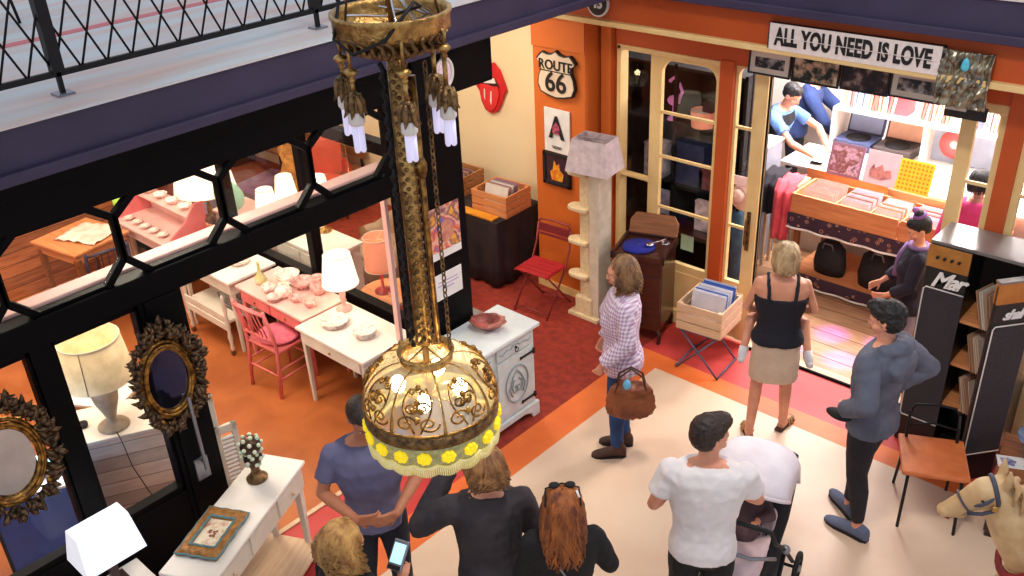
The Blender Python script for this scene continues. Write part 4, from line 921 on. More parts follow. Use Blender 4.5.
for k in range(18):
    a = 2*pi*(k+.5)/18; b = MB(); b.mat(m_yel); c_ = V((.258*cos(a), .258*sin(a), 2.555)); tv = V((-sin(a), cos(a), 0)); up = V((0, 0, 1))
    for i in range(7):
        an = i*.9; b.ball(c_+tv*.018*cos(an)+up*.016*sin(an), (.0115, .0115, .0115), 8)
    b.ball(c_, .012, 8); b.build('flower', parent=t)
b = MB(); b.mat(m_frg)
b.tube([(.252*cos(a), .252*sin(a), skz(a, 1)) for a in [2*pi*i/144 for i in range(144)]], .006, 6, closed=True)
for k in range(200):
    a = 2*pi*k/200; z = skz(a, 1); b.tube([(.252*cos(a), .252*sin(a), z), (.256*cos(a+.004), .256*sin(a+.004), z-.036)], .0042, 4)
b.build('fringe', parent=t)
b = MB(); b.mat(M['brass']); b.cyl((0, 0, 2.62), (0, 0, 2.9), .012); [b.tube([(0, 0, 2.66), (.06*cos(a), .06*sin(a), 2.64), (.12*cos(a), .12*sin(a), 2.68)], .006, 6) for a in (-2.5, -.9, .55, 2.1)]
[b.tube([(0, 0, 2.88), (.098*cos(a), .098*sin(a), 2.85)], .004, 5) for a in (0, 1.57, 3.14, 4.71)]; b.build('bulb_holder', parent=t)
for a in (-2.5, -.9, .55, 2.1):
    b = MB(); b.mat(M['glow']); b.lathe([(.01, 2.67), (.026, 2.69), (.030, 2.71), (.02, 2.735), (.002, 2.745)], 12, (.12*cos(a), .12*sin(a), 0)); b.build('bulb', parent=t)
# ------------------------------------------------------------------ wall signs on the orange pier and cream wall
def plaque(name, label, cat, c, poly, d, mfront, text, mrim=None, rim=.0):
    """c = (x, front y, z), flat against the wall behind it"""
    t = thing(name, label, cat, c); b = MB(); b.mat(mrim or mfront); b.prism(poly, d, 'y', 0); b.build('board', parent=t, bevel=.003)
    if mrim:
        b = MB(); b.mat(mfront); b.prism([(x*(1-rim), z*(1-rim)) for x, z in poly], .004, 'y', -.004); b.build('face', parent=t)
    for (s_, x, z, sz, sx, of, sh, mm) in text:
        b = MB(); b.mat(mm); b.addmesh(textmesh(s_, sz, .003, of, sh, 1.06 if len(s_) > 8 else 1), MX.Translation(V((x, -.007, z))) @ FACE_Y @ MX.Diagonal((sx, 1, 1, 1))); b.build('lettering', parent=t)
    return t
half = [(0, -.23), (.09, -.215), (.17, -.19), (.20, -.12), (.19, -.04), (.16, .03), (.165, .08), (.21, .12), (.185, .155), (.15, .19), (.09, .175), (.04, .185), (0, .215)]
sh_ = [(x*1.12, z) for x, z in half]+[(-x*1.12, z) for x, z in reversed(half[1:-1])]
blk = mat('sign_black', (22, 20, 22), .5)
t = plaque('highway_shield_sign', 'cream shield shaped ROUTE 66 sign on the orange pier', 'sign', (-5.49, 6.46, 2.28), sh_, .035, mat('sign_cream', (236, 214, 188), .5), [('ROUTE', 0, .075, .125, 1.0, .002, 0, blk), ('66', 0, -.085, .26, 1.0, .004, 0, blk)], blk, .07)
b = MB(); b.mat(blk); b.bbox((-.19, -.009, .018), (.19, -.004, .026)); b.build('divider', parent=t)
t = plaque('poster', 'small cream poster with a big black letter A on the orange pier', 'poster', (-5.51, 6.482, 1.72), [(-.155, -.21), (.155, -.21), (.155, .22), (-.155, .22)], .012, M['paper'], [('A', 0, .03, .30, .85, .008, 0, blk)])
b = MB(); b.mat(mat('pink_print', (216, 90, 120), .5, c2=(60, 40, 70), scale=40)); b.prism([(-.04, -.02), (.04, -.02), (.045, .05), (0, .1), (-.045, .05)], .003, 'y', -.014); b.mat(blk); b.bbox((-.06, -.01, -.15), (.06, -.004, -.145)); b.bbox((-.05, -.01, -.165), (.05, -.004, -.16)); b.build('print', parent=t)
t = thing('picture_frame', 'black framed picture of a yellow flame on the orange pier', 'picture', (-5.52, 6.48, 1.335))
b = MB(); b.mat(blk); [b.bbox(a_, c_) for a_, c_ in (((-.17, -.01, -.165), (-.135, .018, .165)), ((.135, -.01, -.165), (.17, .018, .165)), ((-.17, -.01, .13), (.17, .018, .165)), ((-.17, -.01, -.165), (.17, .018, -.13)))]; b.build('frame', parent=t, bevel=.004)
b = MB(); b.mat(mat('dark_print', (40, 22, 34), .5, c2=(70, 30, 50), scale=12)); b.bbox((-.14, 0, -.135), (.14, .012, .135)); b.mat(mat('flame_print', (244, 190, 40), .5, c2=(220, 90, 30), scale=18)); b.prism([(-.06, -.11), (.07, -.11), (.085, -.03), (.04, .0), (.03, .07), (0, .04), (-.03, .09), (-.045, .0), (-.08, -.03)], .004, 'y', -.004); b.build('print', parent=t)
# red lips and tongue, generic cut-out sign
t = thing('lips_sign', 'red lips and tongue cut out sign on the cream wall', 'sign', (-6.72, 6.84, 1.85))
red = mat('sign_red', (214, 28, 36), .35, c2=(200, 22, 32)); dk = mat('mouth_dark', (60, 12, 16), .5)
b = MB(); b.mat(red); b.prism([(-.20, .10), (-.17, .2), (-.08, .255), (-.01, .235), (.07, .27), (.15, .2), (.21, .07), (.235, .0), (.20, -.05), (.16, -.14), (.10, -.24), (.01, -.285), (-.08, -.25), (-.13, -.17), (-.15, -.06), (-.19, -.02), (-.2, .04)], .03, 'y', 0); b.build('lips', parent=t, bevel=.008)
b = MB(); b.mat(dk); b.prism([(-.13, .07), (-.03, .13), (.10, .10), (.15, .02), (.05, -.02), (-.08, .0)], .006, 'y', -.006); b.build('mouth', parent=t)
b = MB(); b.mat(M['paper']); b.prism([(-.10, .085), (-.02, .135), (.09, .105), (.11, .06), (.03, .05), (-.06, .04)], .006, 'y', -.012); b.build('teeth', parent=t)
b = MB(); b.mat(mat('tongue_red', (228, 48, 50), .3)); b.prism([(-.10, .02), (-.02, .035), (.05, .02), (.13, .03), (.15, -.05), (.11, -.16), (.06, -.225), (0, -.25), (-.06, -.22), (-.11, -.13), (-.12, -.04)], .012, 'y', -.016); b.mat(M['paper']); b.prism([(-.06, -.02), (-.045, -.02), (-.05, -.14), (-.065, -.1)], .003, 'y', -.019); b.prism([(.035, -.03), (.05, -.03), (.035, -.18), (.02, -.14)], .003, 'y', -.019); b.build('tongue', parent=t)
# round 43 sign
circ = [(.115*cos(a*pi/20), .115*sin(a*pi/20)) for a in range(40)]
plaque('house_number_sign', 'round black sign with the number 43 on the orange beam', 'sign', (-4.99, 6.43, 2.975), circ, .02, blk, [('43', 0, 0, .12, 1, .004, 0, M['paper'])], M['paper'], .14)
# long white sign
W2, H2 = .635, .098
t = plaque('lettered_sign', 'long white ALL YOU NEED IS LOVE sign above the shop entrance', 'sign', (-2.745, 6.40, 2.93), [(-W2, -H2), (W2, -H2), (W2, H2), (-W2, H2)], .045, mat('sign_white', (238, 226, 220), .5, c2=(226, 212, 206), scale=20), [('ALL YOU NEED IS LOVE', -.005, .0, .17, .602, .007, 0, blk)], blk, .02)
t.rotation_euler = (0, 0, 0)
b = MB(); b.mat(bpy.data.materials['sign_white']); b.bbox((-.6, -.0125, -.0022), (.6, -.010, .0022)); b.build('stencil_line', parent=t)
# row of framed pictures under it
def framed(label, x, z, w, h, matte, cols, seed, fr=.014, y=6.62):
    t = thing('framed_picture', label, 'picture', (x, y, z), 0, None)
    t.rotation_euler = (R(-4), 0, 0)
    b = MB(); b.mat(blk)
    for a_, c_ in (((-w/2, -.01, -h/2), (-w/2+fr, .012, h/2)), ((w/2-fr, -.01, -h/2), (w/2, .012, h/2)), ((-w/2, -.01, h/2-fr), (w/2, .012, h/2)), ((-w/2, -.01, -h/2), (w/2, .012, -h/2+fr))): b.bbox(a_, c_)
    b.build('frame', parent=t, bevel=.002)
    if matte: b = MB(); b.mat(M['offwhite']); b.bbox((-w/2+.01, 0, -h/2+.01), (w/2-.01, .008, h/2-.01)); b.build('mat_board', parent=t)
    b = MB(); b.mat(picmat('photo%d' % seed, cols, 14, seed)); q = .055 if matte else .016; b.bbox((-w/2+q, -.004, -h/2+q), (w/2-q, .004, h/2-q)); b.build('print', parent=t)
    b = MB(); b.mat(M['iron']); b.bbox((-.01, .005, h/2), (.01, .06, h/2+.02)); b.build('hanger', parent=t)
bw = [(20, 22, 24), (40, 42, 46), (150, 146, 140), (200, 196, 190)]
framed('white matted dark photograph, leftmost of the framed row under the long sign', -3.46, 2.655, .36, .19, True, bw, 1)
framed('black framed greenish photograph, second of the framed row under the long sign', -3.08, 2.655, .38, .2, False, [(16, 24, 20), (30, 44, 36), (190, 160, 130), (210, 200, 180)], 2)
framed('black framed nearly black photograph, third of the framed row under the long sign', -2.70, 2.66, .36, .2, False, [(14, 12, 16), (26, 22, 26), (60, 40, 40), (150, 130, 120)], 3)
framed('white matted dark photograph, rightmost of the framed row under the long sign', -2.33, 2.67, .37, .2, True, bw, 4)
t = thing('foil_picture', 'crinkled silvery picture with a pale blue drop hanging at the right of the long sign', 'picture', (-1.96, 6.42, 2.83))
b = MB(); b.mat(mat('foil', (176, 166, 140), .25, .7, c2=(96, 90, 84), scale=14, bump=.5, bscale=30)); b.grid(lambda u, v: ((u-.5)*.33, -.02+.045*NZ.noise(V((u*9-3*v, v*4, 3)))+.02*NZ.noise(V((u*22, v*12, 1))), (v-.5)*.37), 40, 44); b.build('foil_sheet', parent=t, solid=.006)
b = MB(); b.mat(mat('pale_blue_glass', (90, 200, 226), .2)); b.lathe([(.001, -.05), (.024, -.03), (.028, -.01), (.018, .03), (.001, .05)], 14, (0, -.035, .105), sy=.5); b.build('drop', parent=t)
b = MB(); b.mat(blk); b.bbox((-.10, .03, -.27), (.17, .05, -.18)); b.mat(M['offwhite']); b.bbox((-.1, .025, -.22), (.04, .032, -.19)); b.build('lower_frame', parent=t)
# ------------------------------------------------------------------ back left corner: draped table, crates, folding chair, cat tree
t = thing('draped_table', 'table under a dark brown velvet cloth against the cream wall', 'table', (-6.66, 6.47, 0))
m_vel = mat('brown_velvet', (52, 34, 36), .8, c2=(30, 20, 24), scale=5, bump=.3)
b = MB(); b.mat(M['wood']); b.box((0, 0, .725), (1.22, .66, .03)); b.build('table_top', parent=t)
leg4(t, M['wood'], [(sx*.55, sy*.28) for sx in (1, -1) for sy in (1, -1)], .71, .02, .02)
b = MB(); b.mat(m_vel); rs = []; n = 160
def rect(u, w, d):
    p = u*2*(w+d)
    if p < w: return (-w/2+p, -d/2, 0, -1)
    p -= w
    if p < d: return (w/2, -d/2+p, 1, 0)
    p -= d
    if p < w: return (w/2-p, d/2, 0, 1)
    p -= w; return (-w/2, d/2-p, -1, 0)
for z, am in ((.03, .022), (.2, .020), (.4, .014), (.6, .006), (.735, .0), (.752, 0)):
    r = []
    for k in range(n):
        x, y, nx, ny = rect(k/n, 1.26, .68 if True else 0); w_ = am*(sin(k*.55)+.5*sin(k*1.3+1))*(0 if ny > 0 else 1)
        s_ = .012*(0.75-z)*(0 if ny > 0 else 1); r.append((x+nx*(w_+s_), y+ny*(w_+s_), z))
    rs.append(r)
b.rings(rs); o = b.build('velvet_cloth', loc=(-6.66, 6.47, 0)); tag(o, 'dark brown velvet cloth hanging to the floor over the table', 'tablecloth')
def crate(name, label, loc, rz, w, d, h, m, slats=3, group=None):
    t = thing(name, label, 'crate', loc, rz); th = .014; sh = (h-.012*(slats-1))/slats
    b = MB(); b.mat(m); b.bbox((-w/2, -d/2, 0), (w/2, d/2, .012)); b.build('base', parent=t)
    for sy in (-1, 1):
        b = MB(); b.mat(m)
        for i in range(slats): z = i*(sh+.012); b.box((0, sy*(d/2-th/2), z+sh/2), (w, th, sh))
        b.build('side', parent=t, bevel=.002)
    for sx in (-1, 1):
        b = MB(); b.mat(m)
        for i in range(slats): z = i*(sh+.012); b.box((sx*(w/2-th/2), 0, z+sh/2), (th, d-2*th, sh))
        b.build('side', parent=t, bevel=.002)
    for sx in (-1, 1):
        for sy in (-1, 1): b = MB(); b.mat(m); b.box((sx*(w/2-.03), sy*(d/2-.03), h/2), (.03, .03, h-.01)); b.build('corner_post', parent=t)
    return t
crate('wooden_crate', 'slatted wooden crate of records on the brown velvet table, larger one in front', (-6.25, 6.45, .756), R(3), .46, .40, .23, M['pine'])
crate('wooden_crate', 'wooden crate of records on the brown velvet table, partly behind the black column', (-6.94, 6.55, .756), R(2), .36, .36, .22, M['crate'])
def records(n, x0, dx, y, z, w, h, rz, tilt, label, cat='record', group='', name='record_sleeve', cols=None, lie='x', seed=1):
    """row of sleeves standing one behind another"""
    q = random.Random(seed); protos = []
    for k, c in enumerate(cols):
        b = MB(); b.mat(mat('%s_card%d' % (name, k), c, .6)); b.box((0, 0, h/2), (w, .004, h)); protos.append(b.build(name+'_seed', loc=(0, 0, 0)))
    first = [True]*len(protos)
    for i in range(n):
        k = q.randrange(len(protos)); p = protos[k]
        if first[k]: o = p; first[k] = False
        else: o = p.copy(); COL.objects.link(o)
        o.name = name; f_ = i*dx
        o.location = (x0[0]-sin(rz)*f_+q.uniform(-.004, .004), x0[1]+cos(rz)*f_, z); o.rotation_euler = (tilt+q.uniform(-.03, .03), 0, rz)
        tag(o, label, cat, group)
    for k, p in enumerate(protos):
        if first[k]: bpy.data.objects.remove(p)
CARD = [(226, 216, 206), (196, 150, 120), (160, 120, 140), (206, 196, 190), (120, 86, 70), (220, 186, 160)]
records(8, (-6.24, 6.33), .022, 0, .772, .30, .26, R(3), R(-14), 'record sleeve standing in the larger crate on the velvet table', group='sleeves in the larger crate on the velvet table', cols=CARD[:4], seed=2)
records(6, (-6.94, 6.43), .025, 0, .772, .28, .22, R(2), R(-12), 'record sleeve standing in the crate behind the black column', group='sleeves in the crate behind the column', cols=CARD[1:5], seed=3)
b = MB(); b.mat(mat('yellow_board', (226, 150, 40), .5, c2=(210, 130, 30))); b.bbox((-.25, -.055, 0), (.25, .055, .02)); tag(b.build('yellow_board', loc=(-6.34, 6.175, .757), rz=R(2), bevel=.004), 'flat orange yellow board on the front edge of the velvet table', 'board')
# folding chair
def folding_chair(label, loc, rz, m, mf, seat_h=.46):
    t = thing('folding_chair', label, 'chair', loc, rz); w = .19
    b = MB(); b.mat(m)
    for k in range(5): b.box((0, -.15+k*.068, seat_h-.005*abs(k-2)*.3), (.38, .058, .014))
    b.box((-w, -.01, seat_h-.012), (.018, .34, .014)); b.box((w, -.01, seat_h-.012), (.018, .34, .014)); b.build('seat', parent=t, bevel=.003)
    for x in (-w, w):
        b = MB(); b.mat(mf); b.tube([(x*1.05, -.2, .0), (x*1.05, .1, .40), (x*1.05, .2, .60), (x*1.02, .235, .80)], .010, 8); b.build('leg', parent=t)
        b = MB(); b.mat(mf); b.tube([(x*.9, .24, 0), (x*.9, -.14, .45)], .010, 8); b.build('leg', parent=t)
    b = MB(); b.mat(mf); b.tube([(-w*1.02, .235, .78), (-w*.9, .24, .84), (0, .245, .85), (w*.9, .24, .84), (w*1.02, .235, .78)], .011, 8); b.box((0, .225, .765), (.37, .012, .085)); b.box((0, .215, .70), (.37, .010, .03)); b.build('backrest', parent=t, bevel=.002)
    for y_ in (.2, -.165): b = MB(); b.mat(mf); b.cyl((-w*.95, y_, .047), (w*.95, y_, .047), .008); b.build('stretcher', parent=t)
    return t
folding_chair('red slatted metal folding chair in front of the orange pier', (-5.45, 6.13, 0), R(4), M['redmetal'], mat('dull_red_tube', (150, 60, 62), .4, .3))
# scratching post with ledges
m_pl = mat('beige_plush', (226, 204, 164), .95, c2=(214, 188, 146), scale=30, bump=.3)
t = thing('ledge_tower', 'tall beige carpeted tower with small ledges beside the orange pier', 'tower', (-4.99, 6.33, 0), 0)
b = MB(); b.mat(m_pl); b.box((0, 0, .02), (.36, .28, .04)); b.build('base', parent=t, bevel=.008)
b = MB(); b.mat(m_pl); b.bbox((-.08, -.07, .04), (.05, .10, 1.52)); b.build('post', parent=t, bevel=.012)
b = MB(); b.mat(mat('grey_side_board', (218, 204, 182), .8, c2=(200, 186, 164), scale=10)); b.bbox((.05, -.09, .04), (.16, .11, 1.50)); b.build('side_board', parent=t, bevel=.006)
for z in (.42, .78, 1.12, 1.47):
    b = MB(); b.mat(m_pl); b.prism([(-.13+.075*cos(a), -.06+.075*sin(a)) for a in [pi*.5+pi*k/8 for k in range(9)]]+[(-.05, -.135), (.03, -.12), (.03, .02)], .035, 'z', z); b.build('ledge', parent=t, bevel=.006)
b = MB(); b.mat(m_pl); b.box((-.01, -.01, .13), (.2, .2, .18)); b.build('plinth', parent=t, bevel=.01)
t = thing('square_lampshade', 'unlit tapered lilac grey lampshade standing on the beige tower', 'lampshade', (-4.94, 6.33, 1.53), R(8))
m_ls = mat('lilac_linen_shade', (206, 190, 192), .85, c2=(186, 168, 172), scale=18, bump=.3)
b = MB(); b.mat(m_ls); b.rings([rr(.43, .34, 0), rr(.34, .24, .30), rr(.335, .235, .30), rr(.425, .335, 0)], smooth=False, cap=False); b.build('shade', parent=t)
b = MB(); b.mat(M['steel']); b.tube([(-.17, 0, .29), (.17, 0, .29)], .004); b.tube([(0, -.12, .29), (0, .12, .29)], .004); b.tube([(.02*cos(a), .02*sin(a), .29) for a in range(6)], .004, 5, closed=True); b.tube([(-.2, 0, .006), (.2, 0, .006)], .004); b.build('spider', parent=t)
# record player cabinet
t = thing('gramophone_cabinet', 'dark mahogany gramophone cabinet with an open lid and blue turntable', 'record player', (-4.42, 6.40, 0), R(18))
b = MB(); b.mat(M['mahog']); b.bbox((-.23, -.22, .14), (.23, .22, .86)); b.build('body', parent=t, bevel=.008)
b = MB(); b.mat(M['mahog']); b.bbox((-.25, -.24, .84), (.25, -.21, .90)); b.bbox((-.25, .21, .84), (.25, .24, .90)); b.bbox((-.25, -.24, .84), (-.22, .24, .90)); b.bbox((.22, -.24, .84), (.25, .24, .90)); b.bbox((-.23, -.22, .86), (.23, .22, .875)); b.build('top_rim', parent=t, bevel=.004)
b = MB(); b.mat(mat('turntable_felt', (24, 34, 150), .9, c2=(18, 26, 120), scale=30)); b.lathe([(.001, .876), (.15, .876), (.15, .892), (.001, .892)], 40, (-.05, -.02, 0)); b.mat(M['chrome']); b.lathe([(.005, .892), (.005, .905), (.001, .906)], 8, (-.05, -.02, 0)); b.build('turntable', parent=t)
b = MB(); b.mat(M['chrome']); b.tube([(.16, .12, .88), (.16, .12, .93), (.13, .04, .935), (.05, .0, .915)], .008, 8); b.lathe([(.035, 0), (.035, .018), (.001, .018)], 16, (.045, -.005, .90)); b.tube([(.16+.035*cos(a*.5), .12+.035*sin(a*.5), .882) for a in range(12)], .005, 6); b.build('tone_arm', parent=t)
b = MB(); b.mat(M['wood']); b.prism([(-.23, 0), (.23, 0), (.23, .13), (.18, .2), (-.18, .2), (-.23, .13)], .03, 'y', 0); o = b.build('lid', parent=t, bevel=.006, loc=(0, .225, .89)); o.rotation_euler = (R(-25), 0, 0)
for x in (-.115, .115): b = MB(); b.mat(M['mahog']); b.box((x, -.225, .45), (.21, .014, .5)); d = b.build('door', parent=t, bevel=.004); b = MB(); b.mat(M['brass']); b.ball((x*.2, -.24, .5), .012, 8); b.build('knob', parent=d)
for sx in (1, -1):
    for sy in (1, -1): b = MB(); b.mat(M['mahog']); b.tube([(sx*.20, sy*.19, .16), (sx*.22, sy*.21, .08), (sx*.21, sy*.2, .0)], [.025, .018, .022], 8); b.build('leg', parent=t)
# crate on a folding stand
t = thing('folding_stand', 'grey blue folding metal stand under the record crate by the door', 'stand', (-3.64, 6.27, 0), R(6))
mst = mat('grey_blue_tube', (96, 104, 130), .4, .4)
for y in (-.19, .19):
    for sx in (1, -1): b = MB(); b.mat(mst); b.tube([(sx*.2, y, 0), (-sx*.17, y, .405)], .009, 6); b.build('leg', parent=t)
b = MB(); b.mat(mst); [b.cyl((x, -.19, .40), (x, .19, .40), .009, seg=6) for x in (-.17, .17)]; [b.cyl((-.17, y, .405), (.17, y, .405), .009, seg=6) for y in (-.19, 0, .19)]; b.build('top_frame', parent=t)
for x in (-.2, .2): b = MB(); b.mat(mst); b.cyl((x, -.19, .02), (x, .19, .02), .009, seg=6); b.build('foot_bar', parent=t)
crate('record_crate', 'slatted pale wooden crate of records on the folding stand by the door', (-3.64, 6.27, .418), R(6), .42, .42, .25, M['palewood'])
records(9, (-3.62, 6.17), .028, 0, .434, .30, .31, R(6), R(-10), 'record sleeve packed in the crate on the folding stand', group='sleeves in the crate by the door', cols=[(232, 230, 240), (70, 110, 190), (220, 216, 226), (206, 206, 216)], seed=5)
# ------------------------------------------------------------------ amplifier shelf unit
m_alu = mat('brushed_aluminium_top', (150, 146, 142), .28, .5, c2=(130, 126, 124), scale=3)
m_gp = mat('gold_panel', (196, 140, 72), .35, .5, c2=(180, 122, 58), scale=10)
t = thing('amplifier_cabinet', 'black amplifier styled shelf unit with silvery top beside the entrance', 'cabinet', (-1.66, 6.48, 0), 0)
b = MB(); b.mat(m_alu); b.bbox((-.28, -.18, 1.70), (.44, .19, 1.725)); b.build('top', parent=t, bevel=.004)
b = MB(); b.mat(M['vinyl']); b.bbox((-.28, .16, 0), (.44, .18, 1.70)); b.bbox((-.28, -.16, 0), (-.26, .17, 1.7)); b.bbox((.42, -.16, 0), (.44, .17, 1.7)); b.bbox((-.02, -.16, 0), (.0, .17, 1.7)); b.bbox((-.27, -.16, 0), (.43, .17, .05)); b.build('carcass', parent=t, bevel=.004)
for z in (.42, .78, 1.14):
    b = MB(); b.mat(M['pine']); b.bbox((.0, -.16, z), (.42, .16, z+.022)); b.build('shelf', parent=t, bevel=.002)
pip = mat('white_piping', (226, 220, 212), .5)
def amppanel(tt, x0, x1, y, txt):
    b = MB(); b.mat(M['vinyl']); b.bbox((x0, y, .0), (x1, y+.03, 1.70)); p_ = b.build('speaker_front', parent=tt, bevel=.008)
    b = MB(); b.mat(m_gp); b.bbox((x0, y-.008, 1.53), (x1, y+.002, 1.70)); b.build('control_panel', parent=p_, bevel=.003)
    w = x1-x0
    for f_ in (.25, .42, .59, .76): b = MB(); b.mat(M['blackm']); b.cyl((x0+w*f_, y-.008, 1.615), (x0+w*f_, y-.024, 1.615), .011, seg=10); b.build('knob', parent=p_)
    b = MB(); b.mat(M['grille']); b.bbox((x0+.02, y-.006, .26), (x1, y+.002, 1.36)); b.build('grille', parent=p_)
    b = MB(); b.mat(pip); b.tube([(x1, y-.008, .25), (x0+.03, y-.008, .25), (x0+.015, y-.008, .27), (x0+.015, y-.008, 1.35), (x0+.03, y-.008, 1.37), (x1, y-.008, 1.37)], .005, 6); b.build('piping', parent=p_)
    return p_
p_ = amppanel(t, -.28, .01, -.195, 1)
tm = textmesh('Mar', .16, .004, .004, .45, .82)
b = MB(); b.mat(M['paper']); b.addmesh(tm, MX.Translation(V((-.115, -.202, 1.445))) @ FACE_Y @ MX.Rotation(R(4), 4, 'Z') @ MX.Diagonal((1.0, 1, 1, 1))); b.build('lettering', parent=p_)
# right hand half swung open
d = bpy.data.objects.new('open_door', None); COL.objects.link(d); d.parent = t; d.location = (.43, -.18, 0); d.rotation_euler = (0, 0, R(52))
b = MB(); b.mat(M['vinyl']); b.bbox((-.29, -.03, 0), (0, .0, 1.64)); b.build('speaker_front', parent=d, bevel=.008)
b = MB(); b.mat(m_gp); b.bbox((-.29, -.038, 1.50), (0, .008, 1.66)); b.mat(m_alu); b.bbox((-.295, -.045, 1.655), (.005, .015, 1.672)); b.build('control_panel', parent=d, bevel=.003)
b = MB(); b.mat(M['grille']); b.bbox((-.275, -.036, .26), (0, -.028, 1.32)); b.build('grille', parent=d)
b = MB(); b.mat(pip); b.tube([(0, -.038, .25), (-.26, -.038, .25), (-.275, -.038, .27), (-.275, -.038, 1.31), (-.26, -.038, 1.33), (0, -.038, 1.33)], .005, 6); b.build('piping', parent=d)
b = MB(); b.mat(M['paper']); b.addmesh(textmesh('shall', .10, .004, .003, .45, .82), MX.Translation(V((-.15, -.036, 1.41))) @ FACE_Y); b.build('lettering', parent=d)
for z, zz in ((.442, 'lower'), (.802, 'middle'), (1.162, 'upper')):
    records(5, (-1.40, 6.36), .02, 0, z, .2, .28, R(75), R(-16), 'magazine leaning on the %s shelf of the amplifier cabinet' % zz, 'magazine', 'magazines on the %s shelf of the amplifier cabinet' % zz, 'magazine', cols=[(220, 200, 180), (190, 150, 120), (226, 222, 214)], seed=int(z*10))
# orange seat chair
t = thing('tubular_chair', 'tubular black chair with an orange leatherette seat at the right', 'chair', (-1.45, 5.62, 0), R(26))
m_ol = mat('orange_leatherette', (212, 118, 62), .5, c2=(200, 104, 52), scale=10, bump=.15)
b = MB(); b.mat(m_ol); b.box((0, 0, .465), (.43, .44, .035)); b.build('seat', parent=t, bevel=.014)
for sx in (1, -1):
    b = MB(); b.mat(M['iron']); b.tube([(sx*.18, -.22, 0), (sx*.17, -.19, .40), (sx*.165, -.16, .432), (sx*.165, .15, .432)], .011, 8); b.build('leg', parent=t)
    b = MB(); b.mat(M['iron']); b.tube([(sx*.18, .25, 0), (sx*.165, .17, .42), (sx*.165, .19, .52), (sx*.16, .23, .68)], .011, 8); b.build('leg', parent=t)
b = MB(); b.mat(M['iron']); b.tube([(-.16, .23, .66), (-.13, .245, .72), (0, .25, .735), (.13, .245, .72), (.16, .23, .66)], .010, 8); b.tube([(-.165, .19, .58), (0, .215, .6), (.165, .19, .58)], .008, 6); b.build('back_rail', parent=t)
# right edge table
t = thing('reddish_cabinet', 'low reddish wooden cabinet at the right edge beside the amplifier unit', 'cabinet', (-.86, 5.95, 0), R(10))
b = MB(); b.mat(M['mahog']); b.bbox((-.24, -.3, .05), (.3, .3, .44)); b.build('body', parent=t, bevel=.006); b = MB(); b.mat(M['wood']); b.bbox((-.26, -.32, .44), (.32, .32, .465)); b.build('top', parent=t, bevel=.006)
for x, y in ((-.2, -.26), (-.2, .26), (.26, -.26), (.26, .26)): b = MB(); b.mat(M['mahog']); b.box((x, y, .025), (.05, .05, .05)); b.build('foot', parent=t)
b = MB(); b.mat(M['paper']); b.box((0, 0, .002), (.20, .13, .003)); b.mat(mat('blue_print', (60, 70, 130), .5, c2=(170, 170, 200), scale=30)); b.prism([(-.07, -.03), (0, -.045), (.02, .01), (-.03, .04), (-.08, .03)], .002, 'z', .004); tag(b.build('photo_card', loc=(-1.02, 5.90, .4655), rz=R(25)), 'white card with a blue print lying on the low reddish cabinet', 'card')
t = thing('glass_dish', 'round glass dish on a black wire foot at the right edge', 'dish', (-.89, 6.0, .466), 0)
b = MB(); b.mat(M['iron']); [b.tube([(.12*cos(a), .12*sin(a), 0), (.06*cos(a), .06*sin(a), .10), (.13*cos(a), .13*sin(a), .16)], .006, 6) for a in (0, 2.1, 4.2)]; b.tube([(.13*cos(a*pi/10), .13*sin(a*pi/10), .16) for a in range(20)], .006, 6, closed=True); b.build('wire_foot', parent=t)
b = MB(); b.mat(mat('blue_grey_glass', (150, 166, 186), .12, .3, c2=(110, 126, 150), scale=20)); b.lathe([(.001, .165), (.10, .168), (.15, .185), (.17, .205), (.16, .205), (.10, .18), (.001, .175)], 36); b.build('dish', parent=t)
# carousel horse -----------------------------------------------------------
# ------------------------------------------------------------------ inside the record shop
t = thing('record_counter', 'pine record bin counter over a patterned cloth inside the record shop', 'counter', (-2.95, 8.35, 0), 0)
m_cl = None
m, nt, bs = newmat('patterned_cloth'); N, L = nt.nodes, nt.links
tc = N.new('ShaderNodeTexCoord'); vo = N.new('ShaderNodeTexVoronoi'); vo.inputs['Scale'].default_value = 14; L.new(tc.outputs['Object'], vo.inputs['Vector'])
rp = N.new('ShaderNodeValToRGB'); cr = rp.color_ramp; cr.interpolation = 'CONSTANT'
for i, (p_, c) in enumerate(((0, (200, 160, 110)), (.12, (70, 40, 42)), (.22, (170, 120, 96)), (.30, (62, 40, 56)))):
    if i > 1: cr.elements.new(p_)
    cr.elements[i].position = p_; cr.elements[i].color = lin(c)
L.new(vo.outputs['Distance'], rp.inputs[0]); L.new(rp.outputs[0], bs.inputs['Base Color']); bs.inputs['Roughness'].default_value = .9; m_cl = m
b = MB(); b.mat(M['pine']); b.bbox((-.85, -.38, .80), (.95, .42, .83)); b.build('table_top', parent=t)
leg4(t, M['wood'], [(sx, sy) for sx in (-.8, .9) for sy in (-.3, .36)], .80, .025, .025)
b = MB(); b.mat(M['pine']); b.bbox((-.83, -.30, .13), (.93, .40, .155)); b.build('lower_shelf', parent=t)
H3 = .20
for a_, c_ in (((-.85, -.40, .83), (.19, -.378, .83+H3)), ((.21, -.40, .83), (.95, -.378, .83+H3)), ((-.85, .05, .83), (.95, .07, .83+H3)), ((-.85, -.38, .83), (-.83, .05, .83+H3)), ((.93, -.38, .83), (.95, .05, .83+H3))):
    b = MB(); b.mat(M['pine']); b.bbox(a_, c_); b.build('bin_board', parent=t, bevel=.004)
for x in (-.44, -.10, .20, .56):
    b = MB(); b.mat(M['pine']); b.bbox((x-.008, -.38, .83), (x+.008, .05, 1.0)); b.build('bin_divider', parent=t, bevel=.002)
b = MB(); b.mat(m_cl)
